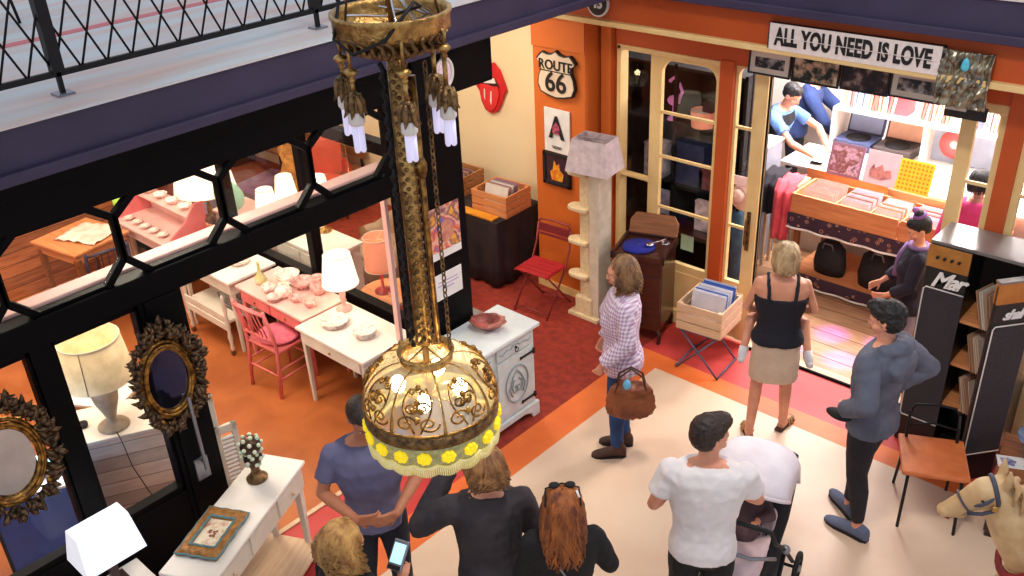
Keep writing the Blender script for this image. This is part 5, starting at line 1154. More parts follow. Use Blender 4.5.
b.grid(lambda u, v: (-.87+1.84*u, -.405-.012*sin(u*40)*v, .83-.15*v), 80, 6)
b.build('cloth_valance', parent=t, solid=.004)
b = MB(); b.mat(M['white']); b.tube([(-.87+1.84*k/60, -.412-.012*sin(k/60*40), .68) for k in range(61)], .011, 6); b.build('valance_hem', parent=t)
b = MB(); b.mat(m_cl); b.grid(lambda u, v: (-.87+1.84*u, -.31-.01*sin(u*36)*v, .16-.13*v), 80, 4); b.build('lower_valance', parent=t, solid=.004)
b = MB(); b.mat(M['white']); b.tube([(-.87+1.84*k/60, -.318-.01*sin(k/60*36), .03) for k in range(61)], .010, 6); b.build('lower_hem', parent=t)
# sleeves in the bins
BC = [(236, 206, 190), (232, 224, 222), (236, 196, 176), (226, 150, 96), (240, 232, 236)]
for k, (x0, w_, lab, cc) in enumerate(((-.64, .34, 'first bin from the left', [(236, 206, 190), (232, 196, 180), (226, 216, 214)]), (-.27, .30, 'second bin from the left', [(240, 232, 240), (232, 222, 232), (206, 130, 70)]), (.05, .27, 'third bin from the left', [(240, 236, 240), (226, 160, 100), (246, 240, 240)]), (.38, .31, 'fourth bin from the left', [(236, 110, 40), (244, 240, 244), (240, 236, 240)]), (.74, .31, 'fifth bin, rightmost', [(236, 230, 236), (120, 150, 200)]))):
    records(13, (-2.95+x0, 8.35-.345), .027, 0, .832, min(w_-.03, .30), .225, 0, R(-18), 'record sleeve filed in the %s of the pine record counter' % lab, group='record sleeves in the %s' % lab, cols=cc, seed=20+k)
# displayed covers behind the bins
def cover(label, x, w, h, base, cols, seed, extra=None, y=8.50, z=1.075):
    t = thing('record_cover', label, 'record cover', (x, y, z)); t.rotation_euler = (R(-16), 0, 0)
    b = MB(); b.mat(mat('cover_base%d' % seed, base, .5)); b.box((0, 0, h/2), (w, .008, h)); b.build('sleeve', parent=t)
    b = MB(); b.mat(picmat('cover_print%d' % seed, cols, 12, seed))
    if extra: extra(b, w, h)
    else: b.box((0, -.006, h/2), (w*.86, .003, h*.84))
    b.build('print', parent=t)
cover('record cover with a brown figure scene, leftmost of three propped behind the bins', -3.56, .34, .32, (150, 110, 130), [(170, 120, 140), (120, 70, 50), (210, 170, 190), (90, 60, 80)], 11)
cover('grey record cover with a pinkish drawing, middle of three propped behind the bins', -3.20, .32, .32, (206, 190, 196), [(150, 90, 96), (196, 130, 120), (120, 60, 70)], 12, lambda b, w, h: b.prism([(-.10, .06), (.02, .05), (.11, .09), (.09, .16), (.03, .14), (0, .2), (-.06, .15), (-.08, .19), (-.11, .13)], .003, 'y', -.008))
def dots(b, w, h):
    b.mat(mat('orange_dot', (236, 150, 20), .5))
    for i in range(8):
        for j in range(7): b.lathe([(.001, 0), (.013, 0), (.013, .003), (.001, .003)], 8, (0, 0, 0)) if False else b.prism([(-w/2+.03+i*(w-.06)/7+.013*cos(a), .03+j*(h-.06)/6+.013*sin(a)) for a in (0, 1.05, 2.1, 3.14, 4.19, 5.24)], .003, 'y', -.008)
cover('yellow record cover patterned with rows of orange dots, rightmost of three behind the bins', -2.88, .32, .30, (250, 216, 60), [(236, 150, 20), (236, 150, 20)], 13, dots)
# counter L behind
t = thing('sales_counter', 'white sales counter running behind the record bins', 'counter', (-3.3, 9.15, 0), 0)
b = MB(); b.mat(M['white']); b.bbox((-1.08, -.36, .93), (1.5, .30, .965)); b.build('counter_top', parent=t, bevel=.004); b = MB(); b.mat(M['offwhite']); b.bbox((-.9, -.30, 0), (1.45, .25, .93)); b.build('body', parent=t)
b = MB(); b.mat(M['pine']); b.bbox((-.75, -.38, .84), (.1, -.36, .965)); b.build('edge_strip', parent=t)
# papers on it
for k, (x, y, rz, lab) in enumerate(((-3.98, 9.0, .3, 'open white sheet under the shop man\'s hands on the counter'), (-3.72, 9.2, -.2, 'white sheet at the right of the shop man\'s hands on the counter'), (-4.1, 8.86, .1, 'white sheet at the left front corner of the sales counter'))):
    b = MB(); b.mat(M['paper']); b.bbox((-.14, -.1, 0), (.14, .1, .004)); tag(b.build('paper_sheet', loc=(x, y, .966), rz=rz), lab, 'paper')
# back units
t = thing('wall_shelving', 'white wall shelving with two open record players at the back of the record shop', 'shelving', (-3.2, 9.70, 0), 0)
for z in (.92, 1.37): b = MB(); b.mat(M['white']); b.bbox((-.98, -.2, z), (1.5, .2, z+.03)); b.build('shelf', parent=t, bevel=.003)
for x in (-.98, .0, 1.48): b = MB(); b.mat(M['white']); b.bbox((x, -.2, 0), (x+.03, .2, 1.37)); b.build('upright', parent=t)
b = MB(); b.mat(mat('grey_blue_board', (170, 184, 206), .6)); b.bbox((.03, .06, .95), (1.1, .08, 1.37)); b.build('back_panel', parent=t)
def player(label, x, c_lid, c_in):
    t = thing('portable_record_player', label, 'record player', (x, 9.68, .951), 0)
    b = MB(); b.mat(mat('case_'+label[:5], c_lid, .5)); b.bbox((-.2, -.16, 0), (.2, .16, .10)); b.build('case', parent=t, bevel=.008)
    b = MB(); b.mat(M['blackm']); b.lathe([(.001, .10), (.13, .10), (.13, .108), (.001, .108)], 28); b.build('disc', parent=t)
    b = MB(); b.mat(bpy.data.materials['case_'+label[:5]]); b.bbox((-.2, 0, 0), (.2, .04, .28)); b.mat(mat('lining_'+label[:5], c_in, .7)); b.bbox((-.18, -.004, .02), (.18, .002, .26)); o = b.build('lid', parent=t, bevel=.005, loc=(0, .15, .10)); o.rotation_euler = (R(-14), 0, 0)
player('dark blue portable record player with open lid on the back shelf', -3.93, (70, 80, 120), (150, 170, 206))
player('peach portable record player with open lid on the back shelf', -3.5, (70, 60, 60), (236, 190, 160))
b = MB(); b.mat(mat('red_vinyl', (226, 110, 110), .3)); b.lathe([(.03, 0), (.15, 0), (.15, .004), (.03, .004)], 36); b.mat(M['paper']); b.lathe([(.004, -.001), (.045, -.001), (.045, .006), (.004, .006)], 20)
o = b.build('red_disc', loc=(-2.95, 9.74, 1.16)); o.rotation_euler = (R(90), 0, 0); tag(o, 'translucent red record hung on the grey blue board', 'record')
records(26, (0, 0), .03, 0, 0, 1, 1, 0, 0, 'x', cols=[(1, 1, 1)]) if False else None
q = random.Random(9); pr = []
for k, c in enumerate([(240, 210, 190), (230, 180, 150), (240, 232, 236), (206, 120, 110), (190, 200, 220)]):
    b = MB(); b.mat(mat('spine%d' % k, c, .6)); b.bbox((-.012, -.12, 0), (.012, .12, .26)); pr.append(b.build('shelved_record'))
for i in range(34):
    o = pr[i] if i < 5 else pr[q.randrange(5)].copy()
    if i >= 5: COL.objects.link(o)
    o.location = (-4.12+i*.034+(.25 if i > 16 else 0)+(.3 if i > 26 else 0), 9.7, 1.401); o.rotation_euler = (0, R(q.uniform(0, 7)), 0); tag(o, 'record standing upright on the top back shelf of the record shop', 'record', 'records on the top back shelf')
for k, (x, c, lab) in enumerate(((-3.52, (226, 90, 100), 'red box on the top back shelf'), (-2.75, (120, 130, 170), 'grey blue box on the top back shelf'), (-2.3, (250, 250, 255), 'bright white box at the right end of the top back shelf'))):
    b = MB(); b.mat(mat('shelf_box%d' % k, c, .6)); b.bbox((-.1, -.1, 0), (.1, .1, .2)); b.bbox((-.105, -.105, .17), (.105, .105, .205)); tag(b.build('storage_box', loc=(x, 9.7, 1.401), bevel=.004), lab, 'box')
# things under the record counter
for k, (x, w, h, c, lab) in enumerate(((-3.45, .34, .36, (26, 24, 30), 'black bag on the lower shelf, left one under the record counter'), (-2.95, .42, .40, (20, 18, 24), 'black bag on the lower shelf, middle one under the record counter'), (-2.42, .34, .38, (206, 196, 220), 'pale lilac bag on the lower shelf at the right under the record counter'))):
    t = thing('bag', lab, 'bag', (x, 8.22, .157)); b = MB(); b.mat(mat('bag%d' % k, c, .7, bump=.3)); b.lathe([(.001, 0), (w*.45, 0), (w*.5, h*.3), (w*.42, h*.8), (w*.2, h), (.001, h)], 24, sy=.5); b.build('body', parent=t)
    b = MB(); b.mat(M['steel'] if k < 2 else M['blackm']); b.tube([(-.06, -.08, h*.8), (-.04, -.1, h*.99), (.04, -.1, h*.99), (.06, -.08, h*.8)], .008, 6); b.build('handle', parent=t)
# garments draped at the end of the counter
def drape(name, label, cat, pts, w, m, loc, rz=0):
    b = MB(); b.mat(m); n = len(pts)
    def f(u, v):
        k = min(n-2, int(u*(n-1))); q_ = u*(n-1)-k; p = V(pts[k]).lerp(V(pts[k+1]), q_); ww = w*(1-.25*u); return (p.x+(v-.5)*ww, p.y+.02*sin(v*14+u*3), p.z)
    b.grid(f, 24, 20); o = b.build(name, loc=loc, rz=rz, solid=.008); return tag(o, label, cat)
drape('red_garment', 'rose red garment hanging off the left end of the record counter', 'clothes', [(0, .3, .02), (0, .05, .03), (0, -.06, -.05), (0, -.08, -.45), (0, -.07, -.55)], .22, mat('rose_cloth', (226, 90, 100), .9, c2=(206, 70, 84)), (-3.93, 8.07, 1.03), R(10))
drape('black_garment', 'black garment hanging beside the rose red one at the left end of the record counter', 'clothes', [(0, .3, .02), (0, .05, .03), (0, -.06, -.04), (0, -.08, -.28), (0, -.07, -.34)], .2, mat('black_cloth', (24, 22, 30), .9), (-4.1, 8.10, 1.05), R(10))
t = thing('clothes_stand', 'slim wooden stand holding the garments left of the record counter', 'stand', (-4.02, 8.26, 0)); b = MB(); b.mat(M['palewood']); b.bbox((-.22, -.12, .99), (.18, .16, 1.02)); b.build('shelf', parent=t); leg4(t, M['palewood'], [(-.18, -.02), (.14, -.02), (-.18, .12), (.14, .12)], .99, .015, .015)
# grey box cabinet behind the glass door
t = thing('grey_cabinet', 'tall grey metal cabinet just behind the glass door leaf', 'cabinet', (-4.56, 8.38, 0), 0)
b = MB(); b.mat(mat('grey_metal_paint', (140, 146, 160), .45, c2=(126, 132, 148), scale=4)); b.bbox((-.28, -.24, 0), (.28, .24, 1.27)); b.build('body', parent=t, bevel=.008); b = MB(); b.mat(M['white']); b.bbox((-.29, -.25, 1.27), (.29, .25, 1.29)); b.build('top', parent=t)
for z in (.3, .72): b = MB(); b.mat(mat('grey_door', (150, 156, 170), .45)); b.bbox((-.26, -.25, z-.18), (.26, -.24, z+.2)); d = b.build('door', parent=t); b = MB(); b.mat(M['chrome']); b.bbox((.2, -.262, z), (.22, -.25, z+.08)); b.build('handle', parent=d)
b = MB(); b.mat(mat('dark_green_bag', (28, 34, 36), .6)); b.lathe([(.001, 0), (.14, .0), (.17, .05), (.15, .13), (.08, .17), (.001, .18)], 24, sy=.7); tag(b.build('round_case', loc=(-4.63, 8.38, 1.291)), 'rounded black case standing on the tall grey cabinet', 'case')
t = thing('hanging_coat', 'dark navy coat hanging at the left inside the record shop', 'coat', (-5.05, 9.0, 1.0)); b = MB(); b.mat(mat('navy_coat', (54, 58, 84), .85, c2=(38, 42, 64), bump=.3)); b.lathe([(.16, 0), (.17, .1), (.13, .5), (.15, .75), (.12, .88), (.05, .95), (.02, .97)], 24, sy=.6, fl=.06, nf=6); b.build('coat_body', parent=t)
for s_ in (1, -1): b = MB(); b.mat(bpy.data.materials['navy_coat']); b.tube([(s_*.12, 0, .86), (s_*.18, 0, .6), (s_*.18, -.02, .3)], [.05, .05, .045], 10); b.build('sleeve', parent=t)
b = MB(); b.mat(M['steel']); b.tube([(0, 0, .96), (0, 0, 1.05), (.03, 0, 1.1), (0, 0, 1.13), (0, 0, 2.1)], .005, 6); b.build('hook', parent=t)
# display behind the left windows
t = thing('black_shelving', 'black shelving behind the narrow window left of the entrance', 'shelving', (-4.75, 7.5, 0), 0)
b = MB(); b.mat(M['blackm'])
for z in (.05, .62, 1.12, 1.72, 2.25): b.bbox((-.75, -.22, z), (.75, .22, z+.03))
for x in (-.75, .0, .73): b.bbox((x, -.22, 0), (x+.03, .22, 2.3))
b.bbox((-.75, .22, 0), (.76, .24, 2.3)); b.build('carcass', parent=t)
b = MB(); b.mat(M['mahog']); b.bbox((-.95, -.12, 0), (.05, .12, .03)); b.bbox((-.95, -.12, .75), (.12, .14, .79)); b.bbox((-.95, -.12, 0), (-.9, .12, .78)); b.bbox((.07, -.12, 0), (.12, .12, .78)); b.mat(mat('mint_card', (190, 226, 200), .6)); b.bbox((-.30, -.126, .62), (-.16, -.121, .78)); tag(b.build('narrow_table', loc=(-4.12, 7.12, .0)) , 'narrow dark table with a mint green price card behind the arched window', 'table')
def sitem(name, label, cat, loc, f): b = MB(); f(b); o = b.build(name, loc=loc); return tag(o, label, cat)
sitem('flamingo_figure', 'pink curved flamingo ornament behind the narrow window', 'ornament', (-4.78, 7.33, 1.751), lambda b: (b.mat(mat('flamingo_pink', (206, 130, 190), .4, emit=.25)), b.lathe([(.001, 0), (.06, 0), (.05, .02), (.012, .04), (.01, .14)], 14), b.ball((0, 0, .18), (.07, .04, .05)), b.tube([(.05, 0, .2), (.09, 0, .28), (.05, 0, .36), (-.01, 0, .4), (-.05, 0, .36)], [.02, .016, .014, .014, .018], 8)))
for k, (x, z, w, h, c, lab) in enumerate(((-4.95, 1.151, .22, .34, (226, 224, 236), 'pale box on the black shelving at the left behind the narrow window'), (-4.54, 1.151, .3, .42, (50, 66, 110), 'dark blue box in the middle of the black shelving'), (-4.86, .651, .26, .34, (210, 206, 226), 'picture book with lilac figures on the black shelving'), (-4.28, 1.151, .3, .2, (120, 60, 66), 'dark red box on the black shelving behind the arched window'), (-4.25, .8, .24, .3, (236, 220, 226), 'white magazine cover standing behind the arched window'), (-4.30, 1.751, .26, .25, (70, 56, 60), 'dark brown case on the upper black shelf behind the arched window'))):
    y = 7.35 if k != 4 else 7.16
    sitem('display_box', lab, 'box', (x, y, z if k != 4 else .791), lambda b: (b.mat(mat('dbox%d' % k, c, .5, c2=tuple(int(v*.7) for v in c), scale=12)), b.box((0, 0, h/2), (w, .05 if k in (2, 4) else .16, h), rx=0), b.box((0, -.0, h*.97), (w*1.02, .06 if k in (2, 4) else .17, .02))))
t = thing('round_lampshade', 'small pinkish drum lampshade glowing on the upper black shelf', 'lampshade', (-4.42, 7.28, 1.751)); b = MB(); b.mat(shmat('pink_drum', (226, 150, 120), .2)); b.lathe([(.11, .02), (.12, .17), (.115, .17), (.105, .02)], 30, cap=False); b.build('shade', parent=t); b = MB(); b.mat(M['paper']); b.lathe([(.001, .155), (.113, .155)], 30, cap=False); b.build('diffuser', parent=t); b = MB(); b.mat(M['iron']); b.lathe([(.001, 0), (.05, 0), (.05, .01), (.008, .015), (.008, .15)], 14); b.build('base', parent=t)
t = thing('white_record_rack', 'white rack of pale record sleeves behind the arched window', 'rack', (-5.0, 7.98, 0), R(5))
for k in range(4): b = MB(); b.mat(M['white']); b.bbox((-.3, -.15+.0*k, .9+.28*k), (.3, .15, .92+.28*k)); b.build('shelf', parent=t)
for x in (-.3, .28): b = MB(); b.mat(M['white']); b.bbox((x, -.15, 0), (x+.02, .15, 2.0)); b.build('upright', parent=t)
for k in range(4): records(5, (-5.0, 7.90), .04, 0, .921+.28*k, .5, .23, R(5), R(-14), 'pale sleeve in the white rack behind the arched window', group='sleeves in the white rack', cols=[(206, 222, 226), (236, 236, 240), (120, 140, 170)], seed=40+k)
sitem('straw_hat', 'pale round hat hung behind the glass door leaf', 'hat', (-3.86, 7.1, 1.26), lambda b: (b.mat(mat('straw', (226, 200, 190), .8)), b.ball((0, 0, .0), (.13, .03, .13)), b.ball((-.03, -.04, .02), (.07, .05, .07)), b.mat(M['iron']), b.tube([(0, .02, .1), (0, .02, 1.85)], .004)))
sitem('white_label', 'white strip notice hung behind the glass door leaf', 'notice', (-3.78, 6.98, 1.47), lambda b: (b.mat(mat('lilac_white', (226, 222, 240), .6)), b.bbox((-.12, 0, -.045), (.12, .006, .045)), b.mat(M['iron']), b.tube([(-.1, .003, .04), (0, .003, .12), (.1, .003, .04)], .003), b.tube([(0, .003, .12), (0, .003, 1.65)], .003)))
sitem('teal_fabric', 'teal fabric bundle behind the lower pane of the glass door leaf', 'fabric', (-3.98, 7.34, 0), lambda b: (b.mat(mat('teal_cloth', (60, 100, 120), .9, c2=(40, 60, 90), scale=8)), b.lathe([(.001, 0), (.14, 0), (.17, .2), (.14, .5), (.16, .8), (.1, 1.0), (.02, 1.05)], 20, fl=.1, nf=5)))
# right hand window display
sitem('blue_banner', 'blue banner hanging behind the right hand window', 'banner', (-1.15, 7.2, .9), lambda b: (b.mat(mat('blue_banner', (60, 120, 206), .6, c2=(40, 80, 170), scale=3)), b.grid(lambda u, v: (-.3+.6*u, .02*sin(u*12), 1.4*v), 20, 4), b.mat(M['iron']), b.cyl((-.32, 0, 1.4), (.32, 0, 1.4), .01), b.tube([(-.3, 0, 1.4), (0, 0, 1.7), (.3, 0, 1.4)], .004), b.tube([(0, 0, 1.7), (0, 0, 2.22)], .004)))
# ------------------------------------------------------------------ people
def remesh(mb, voxel, smooth=2, wr=0, wf=9, seed=0, stretch=(1, 1, 1)):
    """fuse overlapping closed shapes into one continuous surface"""
    bmesh.ops.recalc_face_normals(mb.bm, faces=mb.bm.faces)
    me = bpy.data.meshes.new('r'); mb.bm.to_mesh(me); mb.bm.free()
    o = bpy.data.objects.new('r', me); COL.objects.link(o)
    q = o.modifiers.new('r', 'REMESH'); q.mode = 'VOXEL'; q.voxel_size = voxel; q.adaptivity = 0
    dg = bpy.context.evaluated_depsgraph_get(); dg.update()
    m2 = bpy.data.meshes.new_from_object(o.evaluated_get(dg)); bpy.data.objects.remove(o)
    b = bmesh.new(); b.from_mesh(m2)
    for _ in range(smooth): bmesh.ops.smooth_vert(b, verts=b.verts, factor=.5, use_axis_x=True, use_axis_y=True, use_axis_z=True)
    if wr:
        b.normal_update(); so = V((seed*3.3, seed, 7))
        for v in b.verts:
            c = V((v.co.x*stretch[0], v.co.y*stretch[1], v.co.z*stretch[2]))*wf+so
            n = NZ.noise(c)+.5*NZ.noise(c*2.1); v.co += v.normal*(abs(n)*-2+.5)*wr
    for f in b.faces: f.smooth = True
    b.to_mesh(m2); b.free(); return m2
def put(name, me, m, parent, loc=(0, 0, 0)):
    me.materials.clear(); me.materials.append(m); me.name = name
    o = bpy.data.objects.new(name, me); COL.objects.link(o); o.parent = parent; o.location = loc; return o
def ell(b, z, rx, ry, cx=0, cy=0, n=24, T=None, e=2.3):
    out = []
    for k in range(n):
        a = 2*pi*k/n; c_, s_ = cos(a), sin(a)
        p = V((cx+rx*abs(c_)**(2/e)*(1 if c_ > 0 else -1), cy+ry*abs(s_)**(2/e)*(1 if s_ > 0 else -1), z)); out.append(T(p) if T else p)
    return out
def hand(b, wr, d, palm, s=1, curl=.5, spread=.05, thumb=1):
    """wrist point, finger direction, palm normal (towards which fingers curl), thumb side sign"""
    d = V(d).normalized(); n = V(palm); n = (n-d*n.dot(d)).normalized(); w = d.cross(n)*thumb; wr = V(wr)
    pc = wr+d*.045*s
    for k, o_ in enumerate((-.028, -.009, .010, .029)): b.cap(wr+d*.01*s+w*o_*.6*s, wr+d*.082*s+w*o_*s, .0135*s, .0115*s, 8)
    for k, (o_, L0) in enumerate(((-.032, .060), (-.011, .074), (.011, .080), (.032, .072))):
        p = wr+d*.085*s+w*o_*s; dd = d+w*(o_*1.6)
        c1 = curl*.5; a1 = dd*cos(c1)+n*sin(c1); p1 = p+a1*L0*.45*s; a2 = dd*cos(c1*2.2)+n*sin(c1*2.2); p2 = p1+a2*L0*.32*s; a3 = dd*cos(c1*3.2)+n*sin(c1*3.2); p3 = p2+a3*L0*.25*s
        b.tube([p-d*.01, p, p1, p2, p3], [.0095*s, .0092*s, .0085*s, .0078*s, .006*s], 8)
    p = wr+d*.02*s+w*.03*s; p1 = p+(d*.6+w*.8+n*.2).normalized()*.038*s; p2 = p1+(d*.85+w*.35+n*.35).normalized()*.03*s
    b.tube([wr+d*.005, p, p1, p2], [.014*s, .013*s, .010*s, .007*s], 8)
def person(label, loc, rz, H=1.75, fem=False, lean=0, arms=None, feet=None, knees=None, head=(0, 0), skin='skin', top=None, bottom=None, shoes=None, hair=None, sleeve='short', sh_w=1.0, torso=1.0, seat=None, cat='person', groupname=None, hairf=None, voxel=.0065):
    """arms: (elbowL, wristL, dirL, palmL), same R, given in body coordinates scaled to 1.75 m.  +y is forward, L is -x"""
    t = thing('person', label, cat, loc, rz); k = H/1.75
    A = Euler((-lean, 0, 0)).to_matrix(); PV = V((0, 0, .95))
    def T(p):
        p = V(p)
        if p.z > .95:
            f_ = min(1, (p.z-.95)/.12); Af = Euler((-lean*f_, 0, 0)).to_matrix(); return (PV+Af @ (p-PV))*k
        return p*k
    S = sh_w; W = .175*S if not fem else .158*S
    sh = [V((-W, -.005, 1.408)), V((W, -.005, 1.408))]
    hip = [V((-.088, 0, .90)), V((.088, 0, .90))]
    feet = feet or [(-.10, -.02, 0), (.10, -.02, 0)]
    ank = [V((f[0], f[1], .085+(f[3] if len(f) > 3 else 0))) for f in feet]; fyaw = [f[2] for f in feet]
    knees = knees or [None, None]
    kn = []
    for i in range(2):
        kn.append(V(knees[i]) if knees[i] else (hip[i]+ank[i])/2+V((0, .03, .02)))
    arms = arms or [(V((-.235, -.03, 1.14)), V((-.24, .06, .90)), (0, .1, -1), (1, 0, 0)), (V((.235, -.03, 1.14)), V((.24, .06, .90)), (0, .1, -1), (-1, 0, 0))]
    # ---- body
    b = MB()
    prof = ([(.80, .10, .085, 0), (.86, .158, .105, -.01), (.93, .165, .108, -.012), (1.02, .138, .094, 0), (1.10, .128, .09, .005), (1.22, .148, .105, .012), (1.30, .158, .108, .008), (1.38, .168, .095, -.005), (1.44, .145, .075, -.012), (1.475, .075, .058, -.015), (1.49, .055, .052, -.012)] if fem else
            [(.80, .10, .085, 0), (.86, .150, .105, -.01), (.93, .155, .108, -.008), (1.02, .145, .100, 0), (1.10, .145, .10, .005), (1.22, .160, .110, .008), (1.32, .175, .112, .004), (1.40, .180, .100, -.005), (1.45, .150, .078, -.012), (1.48, .08, .062, -.012), (1.495, .06, .056, -.010)])
    def torso_r(inf, zlo, zhi, hem=0):
        rs = []
        P = [p for p in prof if zlo <= p[0] <= zhi]
        def at(z):
            for i in range(len(prof)-1):
                a_, c_ = prof[i], prof[i+1]
                if a_[0] <= z <= c_[0]:
                    q = (z-a_[0])/(c_[0]-a_[0]); return tuple(a_[j]*(1-q)+c_[j]*q for j in range(4))
            return (z,)+(prof[0] if z < prof[0][0] else prof[-1])[1:]
        zs = sorted(set([zlo]+[p[0] for p in P]+[zhi]))
        for z in zs:
            _, rx, ry, cy = at(z); rx *= (S if z > 1.1 else 1)*torso; ry *= torso; h_ = hem*max(0, (1.05-z)/.2); rs.append(ell(None, z, rx+inf+h_, ry+inf+h_, 0, cy, T=T))
        return rs
    b.rings(torso_r(0, .80, 1.495))
    if fem:
        for sx in (-1, 1): b.ball(T((sx*.07, .085, 1.27)), (.058*k, .05*k, .058*k), 14)
    b.cap(T((0, -.012, 1.45)), T((0, .005, 1.56)), .056*k*(.88 if fem else 1), .052*k*(.88 if fem else 1), 14)
    af = .86 if fem else 1.0
    for i in range(2):
        s0 = T(sh[i]); el = V(arms[i][0])*k; wr = V(arms[i][1])*k
        b.ball(s0, (.052*k*af,)*3, 14); b.cap(T((0, -.012, 1.455)), s0, .045*k, .038*k, 12)
        m1 = s0.lerp(el, .4); b.tube([s0, m1, el], [.05*k*af, .044*k*af, .036*k*af], 12); b.ball(el, .037*k*af, 12)
        m2 = el.lerp(wr, .3); b.tube([el, m2, wr], [.037*k*af, .038*k*af, .025*k*af], 12); b.ball(wr, .025*k*af, 10)
        hand(b, wr, arms[i][2], arms[i][3], k*.98*(.9 if fem else 1), curl=arms[i][4] if len(arms[i]) > 4 else .5, thumb=arms[i][5] if len(arms[i]) > 5 else (1 if i == 0 else -1))
        h_, n_, a_ = hip[i]*k, kn[i]*k, ank[i]*k
        b.tube([h_, h_.lerp(n_, .35), n_], [.085*k, .078*k, .052*k], 14); b.ball(h_, .085*k, 14); b.ball(n_, .053*k, 12)
        fwd = V((0, -1, 0)) if n_.y > 5 else V((0, -.018*k, 0)); b.tube([n_, n_.lerp(a_, .32)+fwd, a_], [.052*k, .054*k*(.92 if fem else 1), .035*k], 12)
        fy = fyaw[i]; fd = V((-sin(fy), cos(fy), 0)); b.ball(a_, .038*k, 10); b.tube([a_+V((0, 0, -.045*k))-fd*.035*k, a_+V((0, 0, -.04*k))+fd*.03*k, a_+V((0, 0, -.055*k))+fd*.13*k], [.033*k, .036*k, .022*k], 10)
    # ---- head as part of the same surface
    hy, hp = head; HM = Euler((hp, 0, hy)).to_matrix(); hc = T((0, .012, 1.635)); hs = k*(1.0 if H > 1.4 else 1.15)
    def HP(x, y, z): return hc+(HM @ V((x, y, z)))*hs
    def hb(c, r, seg=16): b.ball(HP(*c), tuple(v*hs for v in r), seg, rot=HM)
    hb((0, -.012, .028), (.074, .094, .088)); hb((0, .028, -.03), (.058, .066, .07)); hb((0, .045, -.072), (.034, .040, .032)); hb((0, .06, .015), (.052, .036, .04))
    hb((0, .098, -.018), (.011, .016, .022), 10); hb((0, .104, -.030), (.015, .013, .010), 10); hb((0, .088, -.058), (.024, .012, .009), 10); hb((0, .084, .022), (.045, .012, .008), 10)
    for sx in (-1, 1): hb((sx*.074, -.008, -.008), (.009, .020, .030), 10); hb((sx*.04, .062, -.03), (.022, .022, .022), 10)
    put('body', remesh(b, voxel*k, 1), M[skin], t)
    for sx in (-1, 1):
        b = MB(); b.mat(M['eyew']); b.ball(HP(sx*.029, .080, -.003), (.011*hs, .008*hs, .0065*hs), 10, rot=HM); b.mat(M['eyeb']); b.ball(HP(sx*.029, .0855, -.003), (.005*hs, .004*hs, .005*hs), 8, rot=HM); b.build('eye', parent=t)
    b = MB(); b.mat(M['lips']); b.ball(HP(0, .098, -.057), (.020*hs, .005*hs, .006*hs), 10, rot=HM); b.build('lips', parent=t)
    hd = hair or {}
    hm = hd.get('mat')
    if hm:
        b = MB(); b.mat(hm)
        for sx in (-1, 1): b.tube([HP(sx*.016, .094, .018), HP(sx*.03, .090, .022), HP(sx*.044, .078, .017)], .003*hs, 5)
        b.build('eyebrows', parent=t)
        kind = hd['kind']; q = random.Random(hd.get('seed', 1)); g = MB()
        g.ball(HP(0, -.024, .042), (.083*hs, .096*hs, .088*hs), 22, rot=HM)
        if kind == 'short': g.ball(HP(0, .02, .075), (.066*hs, .07*hs, .052*hs), 16, rot=HM); g.ball(HP(0, -.045, .0), (.073*hs, .062*hs, .062*hs), 16, rot=HM)
        else: g.ball(HP(0, -.035, .01), (.086*hs, .078*hs, .09*hs), 18, rot=HM)
        if kind == 'top': g.ball(HP(0, .045, .095), (.055*hs, .06*hs, .04*hs), 14, rot=HM); g.ball(HP(0, .02, .075), (.07*hs, .075*hs, .055*hs), 16, rot=HM); g.ball(HP(0, -.045, .0), (.073*hs, .062*hs, .062*hs), 16, rot=HM)
        me = remesh(g, .006*k, 2, wr=hd.get('rough', .004), wf=hd.get('freq', 40), seed=hd.get('seed', 1))
        ho = put('hair', me, hm, t)
        if kind in ('long', 'bob'):
            b = MB(); b.mat(hm); L0 = hd['len']; amp = hd.get('wave', .012); wn = hd.get('waves', 2.5); full = hd.get('full', 1.0)
            for i in range(hd.get('n', 300)):
                a = q.uniform(0, 2*pi); c_ = (cos(a), sin(a))   # direction around the head; +y front
                if sin(a) > hd.get('open', .55): continue
                s0 = q.uniform(.02, .9); pts = []; Lq = L0*q.uniform(.72, 1.05); ph = q.uniform(0, 6.28); ra = q.uniform(.86, 1.12)*full; inw = q.uniform(-.02, .03)
                front = max(0, sin(a))
                for j in range(10):
                    u_ = j/9; 
                    if u_ < .35:
                        th = (u_/.35)*(pi/2)*(1-s0)+s0*pi/2*1.0
                        x, y, z = .088*sin(th)*c_[0], -.022+.100*sin(th)*c_[1], .038+.094*cos(th)
                    else:
                        v_ = (u_-.35)/.65; x, y, z = .088*c_[0]*(1+.18*sin(v_*2.6)*ra-.1*v_), -.022+.1*c_[1]*(1+.15*sin(v_*2.6)*ra)-.012*v_, .038-v_*Lq
                    w_ = amp*max(0, u_-.15)*sin(u_*wn*2*pi+ph)
                    p = HP(x*ra**.5, y*ra**.5, .0) if False else HP(x+w_*c_[1]+inw*u_*c_[0], y+w_*c_[0]+inw*u_*c_[1], z)
                    if u_ > .35: # hang vertically in world rather than with the head tilt
                        p = hc+(HM @ V((x+w_*c_[1], y+w_*c_[0], 0)))*hs+V((0, 0, z*hs))
                    pts.append(p)
                r = hd.get('thick', .0075)*hs; b.tube(pts, [r, r*1.15, r*1.2, r*1.2, r*1.15, r*1.1, r, r*.85, r*.6, r*.25], 5, flat=.6)
            b.build('hair_strands', parent=ho)
        if hairf: hairf(HP, hs, ho, t)
